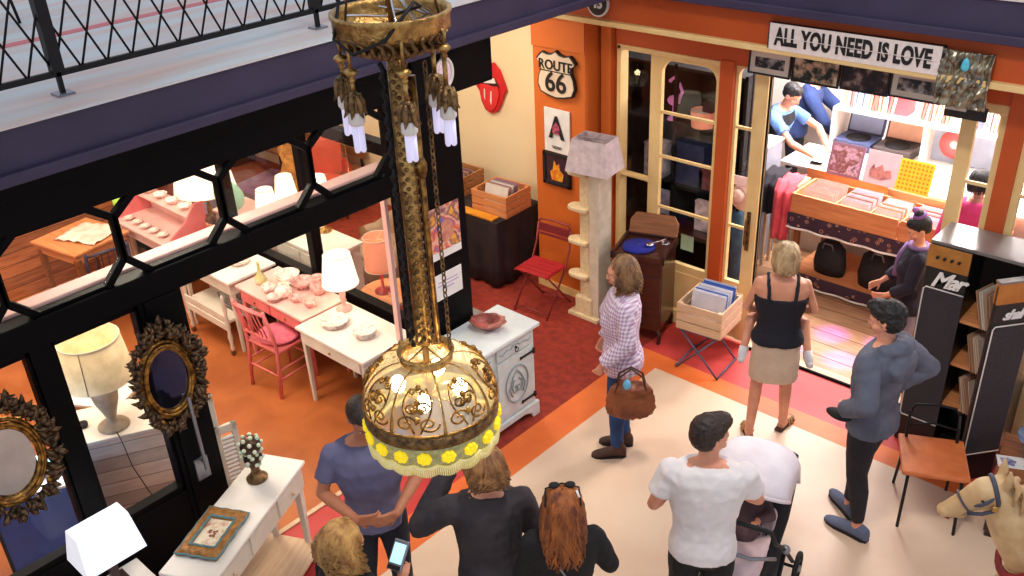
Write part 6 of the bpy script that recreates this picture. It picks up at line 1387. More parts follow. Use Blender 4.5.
    # ---- clothes
    if top:
        b = MB(); zlo = top.get('lo', .86); inf = top.get('inf', .012); b.rings(torso_r(inf, zlo, top.get('hi', 1.47), top.get('hem', .012)))
        if fem and not top.get('flat'):
            for sx in (-1, 1): b.ball(T((sx*.07, .087, 1.27)), ((.058+inf)*k, (.05+inf)*k, (.058+inf)*k), 14)
        if sleeve != 'none':
            for i in range(2):
                s0 = T(sh[i]); el = V(arms[i][0])*k; wr = V(arms[i][1])*k; q_ = inf
                b.ball(s0, ((.048*af+q_)*k,)*3, 14)
                b.cap(T((0, -.01, 1.425)), s0, (.042+q_)*k, (.036*af+q_)*k, 12)
                if sleeve == 'short': b.tube([s0, s0.lerp(el, .3), s0.lerp(el, .62)], [(.046*af+q_)*k, (.045*af+q_)*k, (.048*af+q_)*k], 14)
                else:
                    b.tube([s0, s0.lerp(el, .45), el], [(.052*af+q_)*k, (.048*af+q_)*k, (.042*af+q_)*k], 14); b.ball(el, (.042*af+q_)*k, 12); e_ = el.lerp(wr, .96 if sleeve == 'long' else .7); b.tube([el, el.lerp(wr, .4), e_], [(.042*af+q_)*k, (.040*af+q_)*k, (.030*af+q_)*k], 14)
        if top.get('hi', 1.47) > 1.4 and not fem: b.tube([T((( .078)*cos(a)*1.0, -.010+.068*sin(a), 1.462-.012*sin(a))) for a in [2*pi*j/24 for j in range(24)]], .016*k, 8, closed=True)
        for f_ in top.get('extra', []): f_(b, T, k)
        put(top.get('name', 'shirt'), remesh(b, .009*k, 2, wr=top.get('wr', .0035), wf=top.get('wf', 11), seed=len(label), stretch=(1, 1, .8)), top['mat'], t)
    if bottom:
        b = MB(); inf = bottom.get('inf', .012); kind = bottom.get('kind', 'trousers'); wz = bottom.get('hi', 1.0)
        b.rings(torso_r(inf*.8, .80, wz))
        if kind == 'trousers':
            for i in range(2):
                h_, n_, a_ = hip[i]*k, kn[i]*k, (ank[i]+V((0, 0, bottom.get('cuff', .0))))*k; fwd = V((0, -.012*k, 0))
                b.ball(h_, (.088+inf*.6)*k, 14); b.tube([h_, h_.lerp(n_, .4), n_], [(.088+inf*.6)*k, (.08+inf)*k, (.056+inf)*k], 16); b.ball(n_, (.056+inf)*k, 12)
                b.tube([n_, n_.lerp(a_, .35)+fwd, a_], [(.056+inf)*k, (.052+inf)*k, (bottom.get('hem', .045)+inf*.4)*k], 16)
        else:
            zb = bottom['len']; b.rings([ell(None, z, rx, ry, 0, cy) for z, rx, ry, cy in ((zb*k, .195*k, .135*k, .02*k), ((zb+.12)*k, .195*k, .138*k, .01*k), (.85*k, .185*k, .132*k, -.01*k), (.93*k, .18*k, .124*k, -.012*k), (1.0*k, .155*k, .108*k, -.004*k))])
        put(bottom.get('name', kind), remesh(b, .009*k, 2, wr=bottom.get('wr', .003), wf=10, seed=3+len(label), stretch=(1, 1, .6)), bottom['mat'], t)
    if shoes:
        for i in range(2):
            a_ = ank[i]*k; fy = fyaw[i]; fd = V((-sin(fy), cos(fy), 0)); sd = V((cos(fy), sin(fy), 0)); base = V((a_.x, a_.y, a_.z-.085*k))
            b = MB(); rs = []
            Ls = shoes.get('len', 1)
            for (u_, w_, hh) in ((-.08, .02, .07), (-.068, .038, .10), (-.03, .044, .115), (.015, .043, .105), (.055, .044, .085), (.10, .047, .066), (.14, .047, .052), (.175, .038, .042), (.20, .018, .03)):
                c_ = base+fd*u_*k*Ls; r_ = []
                for j in range(12):
                    an = 2*pi*j/12; zz = sin(an); r_.append(c_+sd*(w_*k*cos(an))+V((0, 0, (hh*.5+hh*.5*zz)*k+.004)))
                rs.append(r_)
            b.rings(rs)
            if shoes.get('boot'): b.tube([base-fd*.015*k+V((0, 0, .05*k)), base-fd*.01*k+V((0, 0, .16*k))], [.046*k, .05*k], 12)
            so = put(shoes.get('name', 'shoe'), remesh(b, .007*k, 2), shoes['mat'], t)
            b = MB(); b.mat(shoes['sole']); b.prism([tuple((base+fd*u_*k*Ls+sd*s_*w_*k)[:2]) for u_, w_, s_ in ((-.078, .02, 1), (-.05, .037, 1), (.02, .038, 1), (.12, .047, 1), (.17, .038, 1), (.2, .012, 1), (.2, .012, -1), (.17, .038, -1), (.12, .047, -1), (.02, .038, -1), (-.05, .037, -1), (-.078, .02, -1))], .018*k, 'z', base.z+.001); b.build('sole', parent=so)
    return t, T, HP, k, hs
def hm_(n, c, c2, sc=22): return mat(n, c, .55, c2=c2, scale=sc, stretch=(1, 1, .25), bump=.4, bscale=120)
H_brown = hm_('hair_brown', (58, 38, 28), (34, 22, 18)); H_black = hm_('hair_black', (26, 20, 20), (14, 12, 14)); H_sandy = hm_('hair_sandy', (166, 124, 80), (104, 72, 48)); H_blond = hm_('hair_blond', (214, 166, 96), (150, 100, 52)); H_red = hm_('hair_auburn', (182, 104, 44), (96, 46, 24)); H_bl2 = hm_('hair_light_blond', (214, 184, 138), (150, 116, 80))
cloth = lambda n, c, c2=None, **k: mat(n, c, .85, c2=c2 or tuple(int(v*.86) for v in c), scale=6, bump=.25, bscale=220, **k)
jeans = cloth('blue_jeans', (34, 74, 128), (24, 52, 96)); dkj = cloth('dark_jeans', (26, 30, 42)); blackc = cloth('black_knit', (18, 17, 20))
leather_b = mat('brown_suede', (84, 52, 40), .7, c2=(64, 38, 30)); sole_d = mat('dark_sole', (40, 30, 28), .8); sole_w = mat('pale_sole', (196, 190, 186), .7)
E = V
# 1 woman in plaid shirt, facing picture left, bag on her near arm
t, T, HP, k, hs = person('woman in a white and lilac plaid shirt and blue jeans holding a brown handbag', (-3.50, 4.80, 0), R(128), 1.70, True, arms=[
    (E((-.225, -.04, 1.16)), E((-.225, .14, .98)), (-.1, .5, -.8), (1, 0, 0), 1.2), (E((.20, -.02, 1.15)), E((.10, .14, 1.0)), (-.7, .3, -.5), (-1, 0, 0), .9)],
    feet=[(-.07, .03, .05), (.08, -.03, -.1)], head=(R(6), R(-8)), top=dict(mat=plaidmat('lilac_plaid', (236, 226, 234), (178, 132, 176)), lo=.80, inf=.032, wr=.006, name='plaid_shirt'), sleeve='long',
    bottom=dict(mat=jeans, cuff=.03), shoes=dict(mat=leather_b, sole=sole_d, boot=True, name='boot'), hair=dict(kind='long', mat=H_sandy, len=.19, wave=.05, waves=2.8, n=420, full=1.3, seed=3, thick=.009), torso=1.1)
bag = thing('handbag', 'slouchy brown leather handbag carried by the woman in the plaid shirt', 'handbag', (-3.23, 4.55, .62), R(128+90))
b = MB(); b.rings([[(x*sx_*(1+.05*sin(7*a_)), y, z) for a_, x, y in [(2*pi*j/28, .17*cos(2*pi*j/28), .075*sin(2*pi*j/28)) for j in range(28)]] for sx_, z in ((.5, .0), (.95, .01), (1.05, .08), (1.0, .16), (.86, .23), (.7, .26))])
put('bag_body', remesh(b, .008, 2, wr=.008, wf=14, seed=4), mat('brown_bag_leather', (150, 82, 44), .5, c2=(112, 56, 30), scale=9), bag)
b = MB(); b.mat(leather_b); [b.tube([(-.11, y, .22), (-.08, y*.7, .34), (0, y*.3, .40), (.08, y*.7, .34), (.11, y, .22)], .008, 6) for y in (-.04, .04)]; b.build('handles', parent=bag)
b = MB(); b.mat(mat('blue_scarf', (120, 190, 226), .8)); b.ball((.03, .03, .27), (.03, .03, .05)); b.build('scarf', parent=bag)
# 2 man in blue tee
t, T, HP, k, hs = person('man in a blue grey t-shirt with hands together, standing by the console table', (-3.60, 2.50, 0), R(-122), 1.76, False, lean=.06, arms=[
    (E((-.28, .03, 1.16)), E((-.10, .27, 1.10)), (.9, .25, -.1), (.1, -1, 0), .7), (E((.28, .03, 1.16)), E((.12, .27, 1.12)), (-.9, .25, -.05), (0, -1, 0), .9)],
    feet=[(-.12, 0, .1), (.12, 0, -.1)], head=(R(10), R(-28)), skin='skin2', sh_w=1.1, top=dict(mat=cloth('blue_grey_cotton', (116, 114, 146), (98, 97, 130)), inf=.018, lo=.84, name='t_shirt'), sleeve='short',
    bottom=dict(mat=dkj), shoes=dict(mat=blackc, sole=sole_d), hair=dict(kind='short', mat=H_brown, seed=5, rough=.0015))
# 3 person in charcoal sweater
t, T, HP, k, hs = person('person in a charcoal sweater with one arm raised to the face, seen from behind', (-2.74, 2.60, 0), R(50), 1.76, False, sh_w=.98, arms=[
    (E((-.36, .06, 1.24)), E((-.17, .20, 1.50)), (.45, .1, .85), (1, .3, 0), .8), (E((.24, .05, 1.16)), E((.16, .24, 1.18)), (-.5, .7, .3), (-1, 0, 0), .7)],
    head=(R(8), R(4)), top=dict(mat=cloth('charcoal_knit', (62, 56, 60), (48, 43, 48)), inf=.022, lo=.84, wr=.006, name='sweater'), sleeve='long', bottom=dict(mat=dkj), shoes=dict(mat=blackc, sole=sole_d),
    hair=dict(kind='bob', mat=hm_('hair_dark_blond', (176, 126, 74), (112, 72, 42)), len=.085, n=380, wave=.05, waves=3, full=1.35, seed=6, open=.5, thick=.008))
b = MB(); b.mat(M['blackm']); b.tube([T((.12, -.12, 1.44)), T((.155, -.135, 1.2)), T((.19, -.13, 1.0)), T((.22, -.10, .82))], .009, 6, flat=.4); b.build('bag_strap', parent=t)
# 4 auburn long hair
def shades(HP, hs, ho, t):
    b = MB(); b.mat(M['blackm']); b.tube([HP(-.09, -.08, .07), HP(-.085, .0, .12), HP(0, .015, .138), HP(.085, .0, .12), HP(.09, -.08, .07)], .0045, 6)
    for sx in (-1, 1): b.ball(HP(sx*.04, .008, .134), (.028, .02, .014), 12)
    o = b.build('sunglasses', parent=t)
    b = MB(); b.mat(M['paper']); b.tube([HP(.07, -.02, .122), HP(.083, -.05, .10)], .006, 5); b.build('painted_glint', parent=o)  # white strip on the frame, a glint painted in
t, T, HP, k, hs = person('woman with long auburn hair, sunglasses on her head and a black top', (-2.31, 2.70, 0), R(46), 1.68, True, arms=[
    (E((-.22, .02, 1.15)), E((-.10, .22, 1.16)), (.6, .7, .2), (1, 0, 0), .7), (E((.25, .03, 1.17)), E((.12, .24, 1.20)), (-.6, .7, .2), (-1, 0, 0), .7)],
    head=(R(-3), R(10)), top=dict(mat=blackc, inf=.02, name='black_top', wr=.004), sleeve='long', bottom=dict(mat=dkj), shoes=dict(mat=blackc, sole=sole_d),
    hair=dict(kind='long', mat=H_red, len=.34, n=620, wave=.035, waves=2, seed=7, full=2.1, open=.62, thick=.0095), hairf=shades)
b = MB(); b.mat(M['steel']); b.tube([T((-.09, -.10, 1.45)), T((-.03, -.135, 1.32)), T((.06, -.14, 1.12)), T((.16, -.12, .95))], .006, 5); b.build('bag_strap', parent=t)
# 5 blonde with phone
t, T, HP, k, hs = person('curly blonde woman in a black top looking at a phone at the bottom edge', (-2.98, 1.86, 0), R(8), 1.63, True, arms=[
    (E((-.22, .0, 1.14)), E((-.16, .2, 1.0)), (.4, .8, 0), (1, 0, 0), .7), (E((.23, .03, 1.12)), E((.135, .235, 1.21)), (-.1, .5, .85), (-.5, .6, -.3), 1.0)],
    head=(R(-22), R(-20)), top=dict(mat=blackc, inf=.018, name='black_top'), sleeve='long', bottom=dict(mat=dkj), shoes=dict(mat=blackc, sole=sole_d),
    hair=dict(kind='long', mat=H_blond, len=.20, n=520, wave=.07, waves=4, seed=8, full=1.7, open=.6, thick=.010))
ph = thing('mobile_phone', 'silver mobile phone with a glowing pale blue screen held by the curly blonde woman', 'phone', (-2.93, 2.135, 1.27), R(-20))
pe = bpy.data.objects['mobile_phone']; pe.rotation_euler = (R(-48), R(0), R(18))
b = MB(); b.mat(M['steel']); b.box((0, 0, 0), (.085, .018, .155)); b.build('case', parent=ph, bevel=.006)
b = MB(); b.mat(mat('phone_screen', (190, 236, 246), .2, emit=.9, ecol=(170, 232, 250))); b.box((0, -.0102, .008), (.066, .002, .10)); b.build('screen', parent=ph)
b = MB(); b.mat(M['blackm']); b.box((0, -.0098, -.062), (.07, .002, .02)); b.build('keypad', parent=ph)
# 6 white tee man
t, T, HP, k, hs = person('man in a white t-shirt pushing a pram, seen from behind', (-1.98, 3.50, 0), R(34), 1.78, False, arms=[
    (E((-.27, -.0, 1.17)), E((-.20, .22, 1.05)), (.4, .8, 0), (1, 0, 0), .7), (E((.28, .08, 1.18)), E((.17, .33, 1.02)), (-.55, .75, -.15), (0, 0, -1), 1.1)],
    head=(R(-62), R(-12)), sh_w=1.08, top=dict(mat=cloth('white_cotton', (240, 234, 232), (228, 220, 220)), inf=.022, lo=.87, name='t_shirt', wr=.005), sleeve='short', bottom=dict(mat=blackc, hi=1.03), shoes=dict(mat=blackc, sole=sole_d),
    hair=dict(kind='top', mat=H_brown, seed=9, rough=.005, freq=30))
# 7 hoodie
def hood(b, T, k):
    rs = []
    for i in range(9):
        a = pi*i/8; rs.append(T((.10*cos(a), -.02-.085*sin(a), 1.475+.012*sin(a))))
    b.tube(rs, [.035*k, .042*k, .05*k, .058*k, .062*k, .058*k, .05*k, .042*k, .035*k], 12); b.ball(T((0, -.14, 1.37)), (.13*k, .05*k, .11*k), 16)
t, T, HP, k, hs = person('young man in a grey hoodie and dark trousers with hands at his hips', (-1.74, 5.14, 0), R(84), 1.80, False, arms=[
    (E((-.27, -.08, 1.19)), E((-.19, .10, 1.03)), (.7, .5, -.4), (1, 0, 0), .8), (E((.36, -.14, 1.20)), E((.18, .02, 1.05)), (-.7, .5, -.3), (-1, 0, 0), .8)],
    feet=[(-.06, -.05, .0), (.10, .10, -.5)], head=(R(14), R(-14)), top=dict(mat=cloth('grey_hoodie', (100, 104, 120), (82, 86, 102)), inf=.026, lo=.86, name='hoodie', wr=.006, extra=[hood]), sleeve='long',
    bottom=dict(mat=cloth('dark_trousers', (32, 30, 38)), cuff=.05, hem=.038), shoes=dict(mat=mat('grey_blue_canvas', (96, 104, 130), .8), sole=sole_d, len=1.15), hair=dict(kind='top', mat=H_black, seed=10, rough=.010, freq=25))
b = MB(); b.mat(M['blackm']); b.ball(V((-.20, .12, .99))*k, (.05, .09, .03)); b.build('pocket_lining', parent=t)
# 8 woman with skirt
straps = mat('navy_black_jersey', (20, 20, 34), .8)
def strapf(b, T, k):
    for sx in (-1, 1): b.tube([T((sx*.085, .12, 1.30)), T((sx*.105, .07, 1.445)), T((sx*.11, -.0, 1.48)), T((sx*.108, -.07, 1.455)), T((sx*.10, -.125, 1.37)), T((sx*.095, -.13, 1.28))], .016*k, 8)
t, T, HP, k, hs = person('woman in a navy tank top and beige skirt carrying a small child', (-2.74, 5.74, 0), R(30), 1.68, True, torso=1.14, sh_w=1.08, arms=[
    (E((-.25, .05, 1.15)), E((-.13, .22, 1.02)), (.8, .4, 0), (0, 1, 0), .5), (E((.26, .05, 1.16)), E((.13, .23, 1.05)), (-.8, .4, 0), (0, 1, 0), .5)],
    feet=[(-.15, -.10, .15), (.12, .06, -.5)], knees=[(-.12, .02, .50), (.11, .06, .50)], head=(R(6), R(4)), top=dict(mat=straps, inf=.014, lo=.90, hi=1.31, name='tank_top', extra=[strapf], hem=.006), sleeve='none',
    bottom=dict(kind='skirt', mat=cloth('beige_linen', (222, 200, 176), (206, 182, 158)), len=.54), hair=dict(kind='bob', mat=H_bl2, len=.14, n=420, wave=.012, waves=1.5, seed=11, full=1.1, open=.5))
for i, (x, y, yw) in enumerate(((-.15, -.10, .15), (.12, .06, -.5))):
    fd = V((-sin(yw), cos(yw), 0)); sd = V((cos(yw), sin(yw), 0)); base = V((x, y, 0))*k; b = MB(); b.mat(leather_b)
    b.prism([tuple((base+fd*u_+sd*w_)[:2]) for u_, w_ in ((-.07, .03), (.02, .034), (.12, .045), (.18, .02), (.18, -.02), (.12, -.045), (.02, -.034), (-.07, -.03))], .02, 'z', .002)
    so = b.build('sandal', parent=t); b = MB(); b.mat(mat('gold_strap%d' % i, (196, 160, 110), .4, .4))
    for u_, h_ in ((.13, .045), (.09, .055), (.05, .065)): b.tube([base+fd*u_+sd*.045+V((0, 0, .015)), base+fd*u_+sd*.03+V((0, 0, h_)), base+fd*u_-sd*.03+V((0, 0, h_)), base+fd*u_-sd*.045+V((0, 0, .015))], .008, 6)
    b.build('strap', parent=so)
b = MB(); b.mat(mat('hair_clip', (226, 220, 210), .3)); b.tube([HP(.07, -.05, .03), HP(.09, -.02, .05), HP(.085, .02, .04)], .008, 6); b.build('hair_clip', parent=t)
# 9 child carried in front
ry = R(30); fw = V((-sin(ry), cos(ry), 0)); rt = V((cos(ry), sin(ry), 0)); cp = V((-2.74, 5.74, 0))+fw*.27
t = thing('person', 'small child in white socks carried by the woman in the navy tank top', 'person', (cp.x, cp.y, .92), ry+pi)
b = MB(); b.rings([ell(None, z, rx, ry_, 0, 0) for z, rx, ry_ in ((0, .09, .08), (.08, .10, .085), (.2, .10, .08), (.30, .095, .07), (.34, .04, .04))]); b.cap((0, 0, .32), (0, .0, .40), .035, .035)
b.ball((0, -.005, .47), (.072, .082, .085)); b.ball((0, .04, .435), (.045, .045, .045)); b.ball((0, .085, .455), (.010, .012, .012))
for s_ in (-1, 1):
    b.ball((s_*.072, 0, .455), (.008, .014, .02)); b.tube([(s_*.09, .0, .29), (s_*.15, .10, .25), (s_*.14, .20, .28)], [.032, .028, .02], 10); hand(b, (s_*.14, .20, .28), (-s_*.4, .8, .2), (0, 0, -1), .55)
    b.tube([(s_*.06, 0, .03), (s_*.20, .12, .02), (s_*.235, .26, -.16)], [.055, .045, .028], 12); b.tube([(s_*.235, .26, -.16), (s_*.24, .27, -.19), (s_*.25, .34, -.21)], [.028, .026, .018], 10)
put('body', remesh(b, .006, 1), M['skin'], t)
b = MB(); b.rings([ell(None, z, rx, ry_, 0, 0) for z, rx, ry_ in ((-.02, .10, .09), (.08, .112, .097), (.2, .112, .092), (.29, .105, .08), (.32, .05, .05))]); [b.tube([(s_*.09, 0, .29), (s_*.14, .08, .26)], [.042, .04], 12) for s_ in (-1, 1)]; put('romper', remesh(b, .008, 2, wr=.003), cloth('white_baby_cotton', (240, 226, 224)), t)
b = MB(); b.ball((0, -.015, .49), (.078, .084, .08)); put('hair', remesh(b, .007, 1, wr=.003, wf=40), H_bl2, t)
for s_ in (-1, 1):
    b = MB(); b.mat(cloth('white_sock%d' % s_, (244, 236, 236))); b.tube([(s_*.233, .25, -.15), (s_*.24, .275, -.195), (s_*.252, .35, -.212)], [.036, .037, .028], 12); b.ball((s_*.252, .35, -.212), .028, 10); b.build('sock', parent=t)
# 10 girl with purple hair tie
t, T, HP, k, hs = person('girl in a dark top with a purple hair bun beside the amplifier cabinet', (-2.24, 6.98, 0), R(118), 1.56, True, arms=[
    (E((-.22, .05, 1.16)), E((-.12, .22, 1.02)), (.3, .8, -.3), (1, 0, 0), .6), (E((.22, .05, 1.15)), E((.14, .24, 1.02)), (-.3, .8, -.3), (-1, 0, 0), .6)],
    head=(R(6), R(-26)), top=dict(mat=cloth('dark_navy_fleece', (34, 28, 46)), inf=.024, name='hooded_top', lo=.84), sleeve='3q', bottom=dict(mat=cloth('lilac_grey_denim', (140, 132, 156))), shoes=dict(mat=blackc, sole=sole_d),
    hair=dict(kind='short', mat=H_black, seed=12, rough=.002))
b = MB(); b.mat(H_black); b.ball(HP(0, -.045, .14), (.042, .04, .035)); o = b.build('hair_bun', parent=t); b = MB(); b.mat(mat('purple_ribbon', (96, 70, 160), .6, c2=(150, 90, 150), scale=20)); b.tube([HP(.045*cos(a), -.045+.045*sin(a), .125) for a in [2*pi*j/14 for j in range(14)]], .016, 8, closed=True); b.ball(HP(.02, -.03, .175), (.032, .03, .026)); b.build('hair_ribbon', parent=o)
b = MB(); b.mat(mat('lilac_scarf', (130, 100, 150), .9)); b.tube([T((.07, .06, 1.46)), T((.05, .12, 1.35)), T((.04, .14, 1.15))], .028, 8); b.tube([T((.085*cos(a), -.01+.075*sin(a), 1.475)) for a in [2*pi*j/14 for j in range(14)]], .02, 8, closed=True); b.build('scarf', parent=t)
# 11 shop man
t, T, HP, k, hs = person('dark haired man in a blue shirt and black vest leaning over the sales counter', (-4.66, 9.0, 0), R(-92), 1.78, False, lean=.34, arms=[
    (E((-.25, .45, 1.22)), E((-.10, .66, 1.07)), (.2, .9, -.2), (0, 0, -1), .4), (E((.25, .42, 1.18)), E((.12, .60, 1.05)), (-.3, .9, -.1), (0, 0, -1), .4)],
    head=(R(0), R(-30)), skin='skin', top=dict(mat=cloth('sky_blue_shirt', (100, 140, 206)), inf=.018, name='shirt'), sleeve='short', bottom=dict(mat=dkj), shoes=dict(mat=blackc, sole=sole_d), hair=dict(kind='short', mat=H_black, seed=13, rough=.003))
b = MB()
rs = []
for z, rx, ry_ in ((.98, .185, .14), (1.1, .185, .142), (1.25, .198, .150), (1.38, .208, .138), (1.455, .15, .105)): rs.append(ell(None, z, rx, ry_, 0, -.012, T=T))
b.rings(rs); put('vest', remesh(b, .009, 2, wr=.003), cloth('black_vest', (24, 26, 34)), t)
# 12 second person behind him
t, T, HP, k, hs = person('person in a navy blue jacket bending behind the man at the sales counter', (-4.78, 9.9, 0), R(-75), 1.74, False, lean=.35, arms=[
    (E((-.25, .4, 1.15)), E((-.12, .5, 1.0)), (.2, .9, -.2), (0, 0, -1), .4), (E((.25, .36, 1.12)), E((.15, .46, .98)), (-.3, .9, -.1), (0, 0, -1), .4)],
    head=(0, R(-20)), top=dict(mat=cloth('navy_jacket', (50, 70, 124)), inf=.03, name='jacket'), sleeve='long', bottom=dict(mat=dkj), shoes=dict(mat=blackc, sole=sole_d), hair=dict(kind='short', mat=H_brown, seed=14))
# 13 pink top
t, T, HP, k, hs = person('dark haired person in a bright pink top behind the right window', (-2.16, 8.02, 0), R(20), 1.62, True, head=(R(-20), R(-10)), sh_w=1.15, torso=1.15, top=dict(mat=cloth('hot_pink', (226, 60, 130), (206, 46, 116)), inf=.03, name='pink_top'), sleeve='long', bottom=dict(mat=dkj), shoes=dict(mat=blackc, sole=sole_d), hair=dict(kind='bob', mat=H_black, len=.13, n=260, wave=.01, seed=15, open=.5))
# ------------------------------------------------------------------ pram with baby
pr_ = thing('pram', 'pram with a white hood and black frame pushed by the man in the white t-shirt', 'pram', (-2.01, 4.05, 0), R(14)); pr_.scale = (1.06, 1.06, 1.06)
# local +y = travel direction (away from the man), seat opens towards the handle
wf = cloth('white_hood_fabric', (240, 232, 236), (226, 216, 222)); bk = cloth('black_pram_fabric', (26, 24, 28))
b = MB(); b.mat(wf)
def hoodp(u, v):   # u: 0 back .. 1 front edge, v across
    a = R(-12)+u*R(132); r = .30; w_ = .225*(1+.0*u); x = (v*2-1)
    e = (1-abs(x)**3.2)**.5 if abs(x) < 1 else 0
    rr_ = r*(.45+.55*e)
    return (x*w_, .20-.02-rr_*sin(a)*.95+.10, .74+rr_*cos(a)*.0+rr_*(1-.0)*cos(a-R(50))*1.0) if False else (x*w_, .12+rr_*cos(a+R(22)), .78+rr_*sin(a+R(22))*.92)
b.grid(hoodp, 20, 24); o = b.build('hood', parent=pr_, solid=.02)
b = MB(); b.mat(bk); b.grid(lambda u, v: (hoodp(u, v)[0]*.93, .12+(hoodp(u, v)[1]-.12)*.93, .78+(hoodp(u, v)[2]-.78)*.93), 20, 24); b.build('hood_lining', parent=o, solid=.008)
b = MB(); b.mat(wf); b.tube([hoodp(1, v/20) for v in range(21)], .014, 8); b.tube([hoodp(.55, v/20) for v in range(21)], .006, 6); b.build('hood_hem', parent=o)
b = MB(); b.rings([ [(x*.19*(1 if True else 1), y, z) for x, y, z in c_] for c_ in ([(cos(a), .36+.04*sin(a), .92) for a in [2*pi*j/20 for j in range(20)]], [(cos(a)*1.08, .32+.09*sin(a), .74) for a in [2*pi*j/20 for j in range(20)]], [(cos(a)*1.08, .20+.20*sin(a), .56) for a in [2*pi*j/20 for j in range(20)]], [(cos(a)*1.05, .02+.28*sin(a), .48) for a in [2*pi*j/20 for j in range(20)]], [(cos(a), -.04+.24*sin(a), .42) for a in [2*pi*j/20 for j in range(20)]])])
put('seat_shell', remesh(b, .009, 2), bk, pr_)
b = MB(); b.rings([[(cos(2*pi*j/20)*rx, cy+sin(2*pi*j/20)*ry_, z+dz*sin(2*pi*j/20)) for j in range(20)] for rx, ry_, cy, z, dz in ((.15, .12, .13, .62, .06), (.17, .17, .02, .64, .04), (.17, .2, -.12, .60, .02), (.16, .16, -.24, .50, .02), (.12, .12, -.30, .40, 0))])
put('footmuff', remesh(b, .009, 2, wr=.006, wf=9), cloth('pale_pink_footmuff', (232, 206, 204), (210, 180, 184)), pr_)
for sx in (-1, 1):
    b = MB(); b.mat(M['blackm']); b.tube([(sx*.23, -.42, 1.0), (sx*.235, -.30, .82), (sx*.235, .0, .52), (sx*.24, .30, .16)], .013, 8); b.tube([(sx*.235, .02, .5), (sx*.24, -.30, .14)], .012, 8); b.build('side_frame', parent=pr_)
    b = MB(); b.mat(M['steel']); b.ball((sx*.24, .0, .52), .03, 10); b.build('hinge', parent=pr_)
b = MB(); b.mat(M['blackm']); b.tube([(-.23, -.42, 1.0), (-.21, -.45, 1.03), (.21, -.45, 1.03), (.23, -.42, 1.0)], .014, 8); b.build('handle_bar', parent=pr_)
b = MB(); b.mat(M['steel']); b.tube([(-.235, -.24, .66), (-.12, -.34, .70), (.12, -.34, .70), (.235, -.24, .66)], .011, 8); b.build('bumper_bar', parent=pr_)
b = MB(); b.mat(bk); b.bbox((-.2, -.26, .16), (.2, .24, .30)); b.build('basket', parent=pr_, bevel=.02)
for sx in (-1, 1):
    for y in (-.32, .32):
        b = MB(); b.mat(M['blackm']); r = .09; b.tube([(sx*.27, y+r*cos(a), .10+r*sin(a)) for a in [2*pi*j/24 for j in range(24)]], .016, 8, closed=True); w_ = b.build('wheel', parent=pr_)
        b = MB(); b.mat(M['steel']); b.cyl((sx*.25, y, .10), (sx*.29, y, .10), .02); [b.tube([(sx*.27, y, .1), (sx*.27, y+r*cos(a), .1+r*sin(a))], .005, 5) for a in (0, 1.26, 2.5, 3.77, 5.03)]; b.build('spokes', parent=w_)
b = MB(); b.mat(M['blackm']); [b.cyl((-.27, y, .1), (.27, y, .1), .01, seg=8) for y in (-.32, .32)]; b.build('axle', parent=pr_)
t = thing('person', 'baby lying under the white pram hood', 'person', (-2.01, 4.05, 0), R(14)); t.scale = (1.06, 1.06, 1.06)
b = MB(); b.ball((0, .20, .79), (.062, .07, .07)); b.ball((0, .155, .775), (.042, .04, .042)); b.ball((0, .125, .785), (.009, .01, .01)); b.tube([(0, .17, .74), (0, .10, .68), (0, -.02, .62)], [.035, .085, .08], 14)
for s_ in (-1, 1): b.tube([(s_*.07, .12, .71), (s_*.13, .03, .70), (s_*.08, -.06, .72)], [.032, .028, .02], 10); hand(b, (s_*.08, -.06, .72), (-s_*.3, -.9, .1), (0, 0, -1), .45); b.ball((s_*.06, .2, .785), (.008, .014, .016))
put('body', remesh(b, .006, 1), M['skin'], t)
b = MB(); b.tube([(0, .155, .735), (0, .10, .69), (0, -.04, .625)], [.05, .10, .095], 16); b.ball((0, -.04, .625), .095, 14); b.ball((0, .1, .69), .10, 14)
for s_ in (-1, 1): b.tube([(s_*.07, .12, .71), (s_*.13, .03, .70), (s_*.085, -.055, .72)], [.042, .038, .028], 12)
put('romper', remesh(b, .008, 2, wr=.003), cloth('plum_romper', (96, 70, 74)), t)
b = MB(); b.ball((0, .225, .80), (.065, .062, .066)); put('hair', remesh(b, .007, 1, wr=.002), H_brown, t)
# ------------------------------------------------------------------ carousel horse
hr = thing('carousel_horse', 'cream carved carousel horse with a grey blue bridle at the bottom right corner', 'horse', (-.35, 4.725, 0), R(122)); hr.scale = (1.09, 1.09, 1.09)
m_h = mat('aged_cream_horse', (222, 192, 146), .6, c2=(186, 148, 102), scale=5, bump=.3, bscale=30)
b = MB()   # local +y forward
def C(pts, rad): b.tube(pts, rad, 18); [b.ball(p, r, 14) for p, r in zip(pts, rad)]
C([(0, -.34, .78), (0, -.15, .77), (0, .08, .78), (0, .24, .82)], [.16, .165, .155, .145])
C([(0, .26, .85), (0, .37, 1.0), (0, .45, 1.12), (0, .50, 1.21)], [.15, .125, .095, .075])
C([(0, .50, 1.21), (0, .54, 1.195), (0, .62, 1.13), (0, .69, 1.075)], [.074, .076, .054, .041])
b.ball((0, .52, 1.155), (.046, .065, .060)); b.ball((0, .71, 1.065), (.040, .034, .034)); b.ball((0, .665, 1.062), (.028, .045, .022)); b.ball((0, .645, 1.045), (.026, .05, .014))
